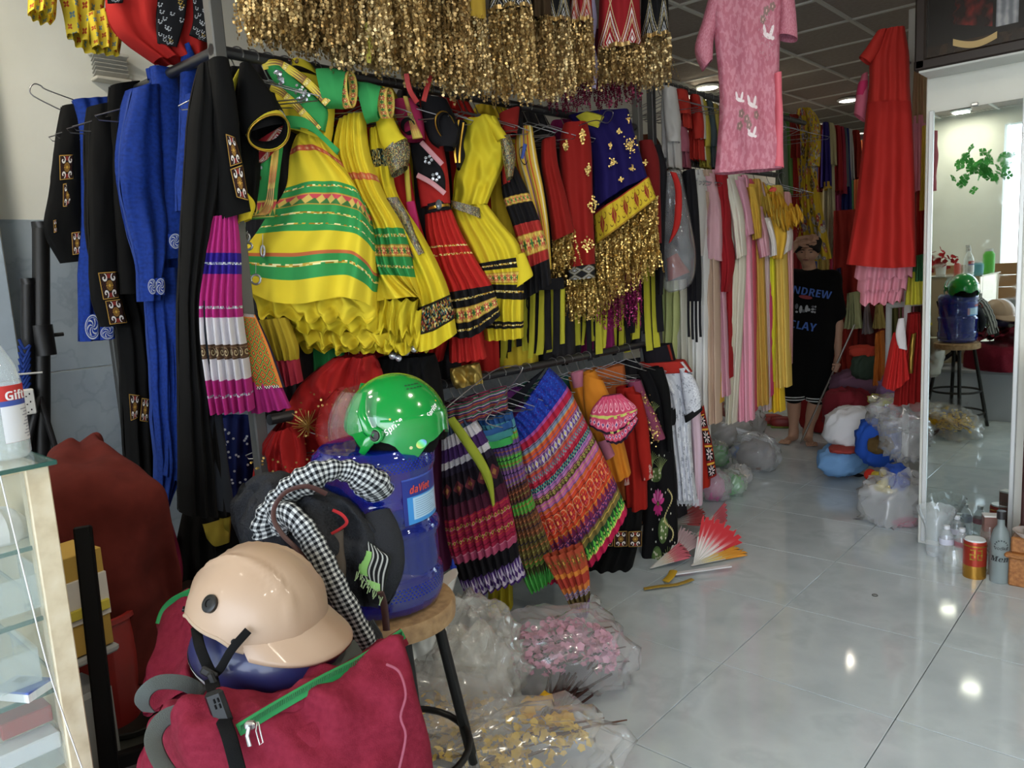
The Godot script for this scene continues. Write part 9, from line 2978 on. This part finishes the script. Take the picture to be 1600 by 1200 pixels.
# ---------- wire hangers
func hangers() -> void:
	var wire := M(Color(0.62, 0.62, 0.63), 0.28, 0.9)
	var first := {}
	var sets := [
		[Vector3(-0.9, 2.17, 0.0), [0.60, 0.55, 0.50, 0.44, 0.33, 0.22, 0.20, 0.08, 0.05, 0.02, -0.10, -0.16, -0.27, -0.33, -0.36, -0.42, -0.55, -0.58, -0.72, -0.80, -0.86, -0.98, -1.1, -1.2], "bent wire clothes hanger hooked on the upper rail of the dress rack", "wire hangers on the upper rail", 0.0, 42],
		[Vector3(-0.9, 1.075, 0.0), [0.50, 0.44, 0.30, -0.12, -0.18, -0.22, -0.30, -0.36, -0.46, -0.55, -0.62, -0.80, -0.86, -0.92, -1.0, -1.06, -1.12, -1.3, -1.4], "bent wire clothes hanger hooked on the low rail of mountain skirts", "wire hangers on the low rail", 0.0, 38],
		[Vector3(-0.87, 2.02, 0.0), [-1.76, -1.80, -1.84, -1.88, -1.92, -1.96, -2.0, -2.05, -2.1, -2.15, -2.2, -2.26, -2.32, -2.4, -2.5, -2.6, -2.75, -2.9, -3.1, -3.3], "wire clothes hanger packed on the rail of pastel gowns", "wire hangers on the pastel gown rail", 0.0, 18],
		[Vector3(-0.87, 2.40, 0.0), [-1.76, -1.8, -1.85, -1.9, -1.96, -2.02, -2.1, -2.2, -2.3, -2.4, -2.55, -2.7, -2.85, -3.0, -3.2, -3.4, -3.6], "wire clothes hanger packed on the upper far rail of tunics", "wire hangers on the upper far rail", 0.0, 18],
		[Vector3(0.0, 2.17, 0.66), [-1.3, -1.48, -1.55, -1.65, -1.72], "wire clothes hanger on the velvet robe rail", "wire hangers on the robe rail", 90.0, 0]]
	for s in sets:
		for k in s[1].size():
			var p: Vector3 = s[0] + (Vector3(0, 0, s[1][k]) if s[4] == 0.0 else Vector3(s[1][k], 0, 0))
			var o: Node3D
			if not first.has(s[2]):
				o = thing("wire_hanger", s[2], "hanger", Vector3.ZERO, s[3])
				base[o] = Vector3.ZERO
				var mb := MB.new()
				var arc := []
				for q in 13:
					var a := lerpf(-0.5, PI + 0.35, q / 12.0)
					arc.append(Vector3(cos(a) * 0.0215, sin(a) * 0.0215, 0))
				arc.append(Vector3(-0.012, -0.03, 0))
				arc.append(Vector3(0, -0.06, 0))
				tube(mb, arc, 0.0022, 6)
				put(mb, "hook", wire, o)
				mb = MB.new()
				tube(mb, [Vector3(0, -0.058, 0), Vector3(-0.2, -0.13, 0), Vector3(-0.19, -0.142, 0), Vector3(0.19, -0.142, 0), Vector3(0.2, -0.13, 0), Vector3(0, -0.058, 0)], 0.002, 6)
				put(mb, "shoulder_wire", wire, o)
				first[s[2]] = o
			else:
				o = first[s[2]].duplicate()
				o.name = numbered("wire_hanger")
				add_child(o)
			o.position = p
			o.rotation_degrees.y = s[4] + s[5] + rng.randf_range(-10, 10)
	# loose bent hanger ends that stick out: at the wall, and over the orange skirt
	for q in [[[onx(115, 156, -1.7), onx(72, 140, -1.7), onx(64, 134, -1.7), onx(54, 131, -1.7), onx(47, 138, -1.7), onx(52, 150, -1.7), onx(95, 172, -1.7)], "bare end of a wire hanger pointing to the white pillar"], [[onx(694, 640, -0.72), onx(770, 580, -0.7), onx(805, 572, -0.7), onx(815, 580, -0.7), onx(770, 640, -0.68), onx(760, 660, -0.68), onx(785, 668, -0.68)], "bent wire hanger holding the blue waistband of the orange skirt"], [[onx(985, 545, -0.7), onx(1000, 570, -0.7), onx(1040, 582, -0.7)], "wire hanger tip above the white lace dress"], [[onx(905, 196, -0.7), onx(930, 188, -0.7), onx(950, 192, -0.68), onx(958, 176, -0.68), onx(946, 174, -0.68), onx(936, 196, -0.68)], "bent wire hanger tip over the navy cape shoulder"]]:
		var mb := MB.new()
		tube(mb, smooth_path(q[0], 4), 0.0022, 6)
		solo(mb, "bent_hanger", wire, q[1], "hanger")

# ---------- what the mirror and the gloss see behind the camera
func front_of_shop() -> void:
	var mb := MB.new()
	var green := M(hx("3f9a3c"), 0.8, 0, {"back": hx("1c4a1a")})
	for k in 60: blossom(mb, Vector3(-0.42, 2.25, 2.7) + Vector3(rng.randfn() * 0.12, rng.randfn() * 0.08, rng.randfn() * 0.12), 0.05, 4, Vector3(rng.randfn(), 0.5, rng.randfn()).normalized())
	solo(mb, "green_garland", green, "green artificial leaf garland hanging near the shop entrance", "garland", "", "stuff")
	var t := thing("red_bouquet", "red artificial flower bouquet on top of the display case", "bouquet", Vector3(-0.6, 1.22, 1.95))
	mb = MB.new()
	for k in 40: blossom(mb, Vector3(-0.62, 1.36, 1.98) + Vector3(rng.randfn() * 0.07, rng.randfn() * 0.05, rng.randfn() * 0.07), 0.03, 5, Vector3(rng.randfn(), 0.8, rng.randfn()).normalized())
	put(mb, "petals", M(hx("a81c20"), 0.8), t, "", "stuff")
	mb = MB.new()
	lathe(mb, [[0, 0], [0.04, 0], [0.05, 0.1], [0.045, 0.1], [0.03, 0.01], [0, 0.01]], Vector3(-0.62, 1.221, 1.98), Basis(), 20)
	put(mb, "pot", M(hx("d8d4cc"), 0.6), t)
	for q in [[-0.30, 1.95, 0.045, 0.1, "5aa8b8", "pale blue plastic tub on the display case"], [-0.40, 2.1, 0.03, 0.14, "e4e6e4", "white tall tub on the display case"], [-0.25, 2.15, 0.05, 0.2, "58c83a", "lime green plastic flask on the display case"], [-0.52, 2.18, 0.03, 0.1, "c84a3a", "small red-capped jar on the display case"]]:
		var b := thing("shop_tub", q[5], "tub", Vector3(q[0], 1.22, q[1]))
		mb = MB.new()
		lathe(mb, [[0, 0], [q[2] * 0.95, 0], [q[2], q[3] * 0.1], [q[2], q[3] * 0.85], [q[2] * 0.6, q[3]]], Vector3(q[0], 1.2205, q[1]), Basis(), 20)
		put(mb, "body", M(hx(q[4]), 0.5), b)
		mb = MB.new()
		lathe(mb, [[q[2] * 0.65, q[3]], [q[2] * 0.65, q[3] * 1.12], [0, q[3] * 1.12]], Vector3(q[0], 1.2205, q[1]), Basis(), 16)
		put(mb, "lid", M(hx("e0e2e0"), 0.5), b)
	t = thing("wooden_counter", "brown plank counter by the shop entrance", "counter", Vector3(-0.9, 0, 3.6))
	for k in 3:
		mb = MB.new()
		box(mb, Vector3(-0.85, 0.95 + 0.13 * k, 3.5 + 0.002 * k), Vector3(1.3, 0.125, 0.03), Basis(), 0.004)
		put(mb, "plank", M(hx("9a6a3c"), 0.6), t)
	mb = MB.new()
	box(mb, Vector3(-0.85, 0.44, 3.75), Vector3(1.3, 0.88, 0.46), Basis(), 0.006)
	put(mb, "body", M(hx("8a8a86"), 0.7), t)
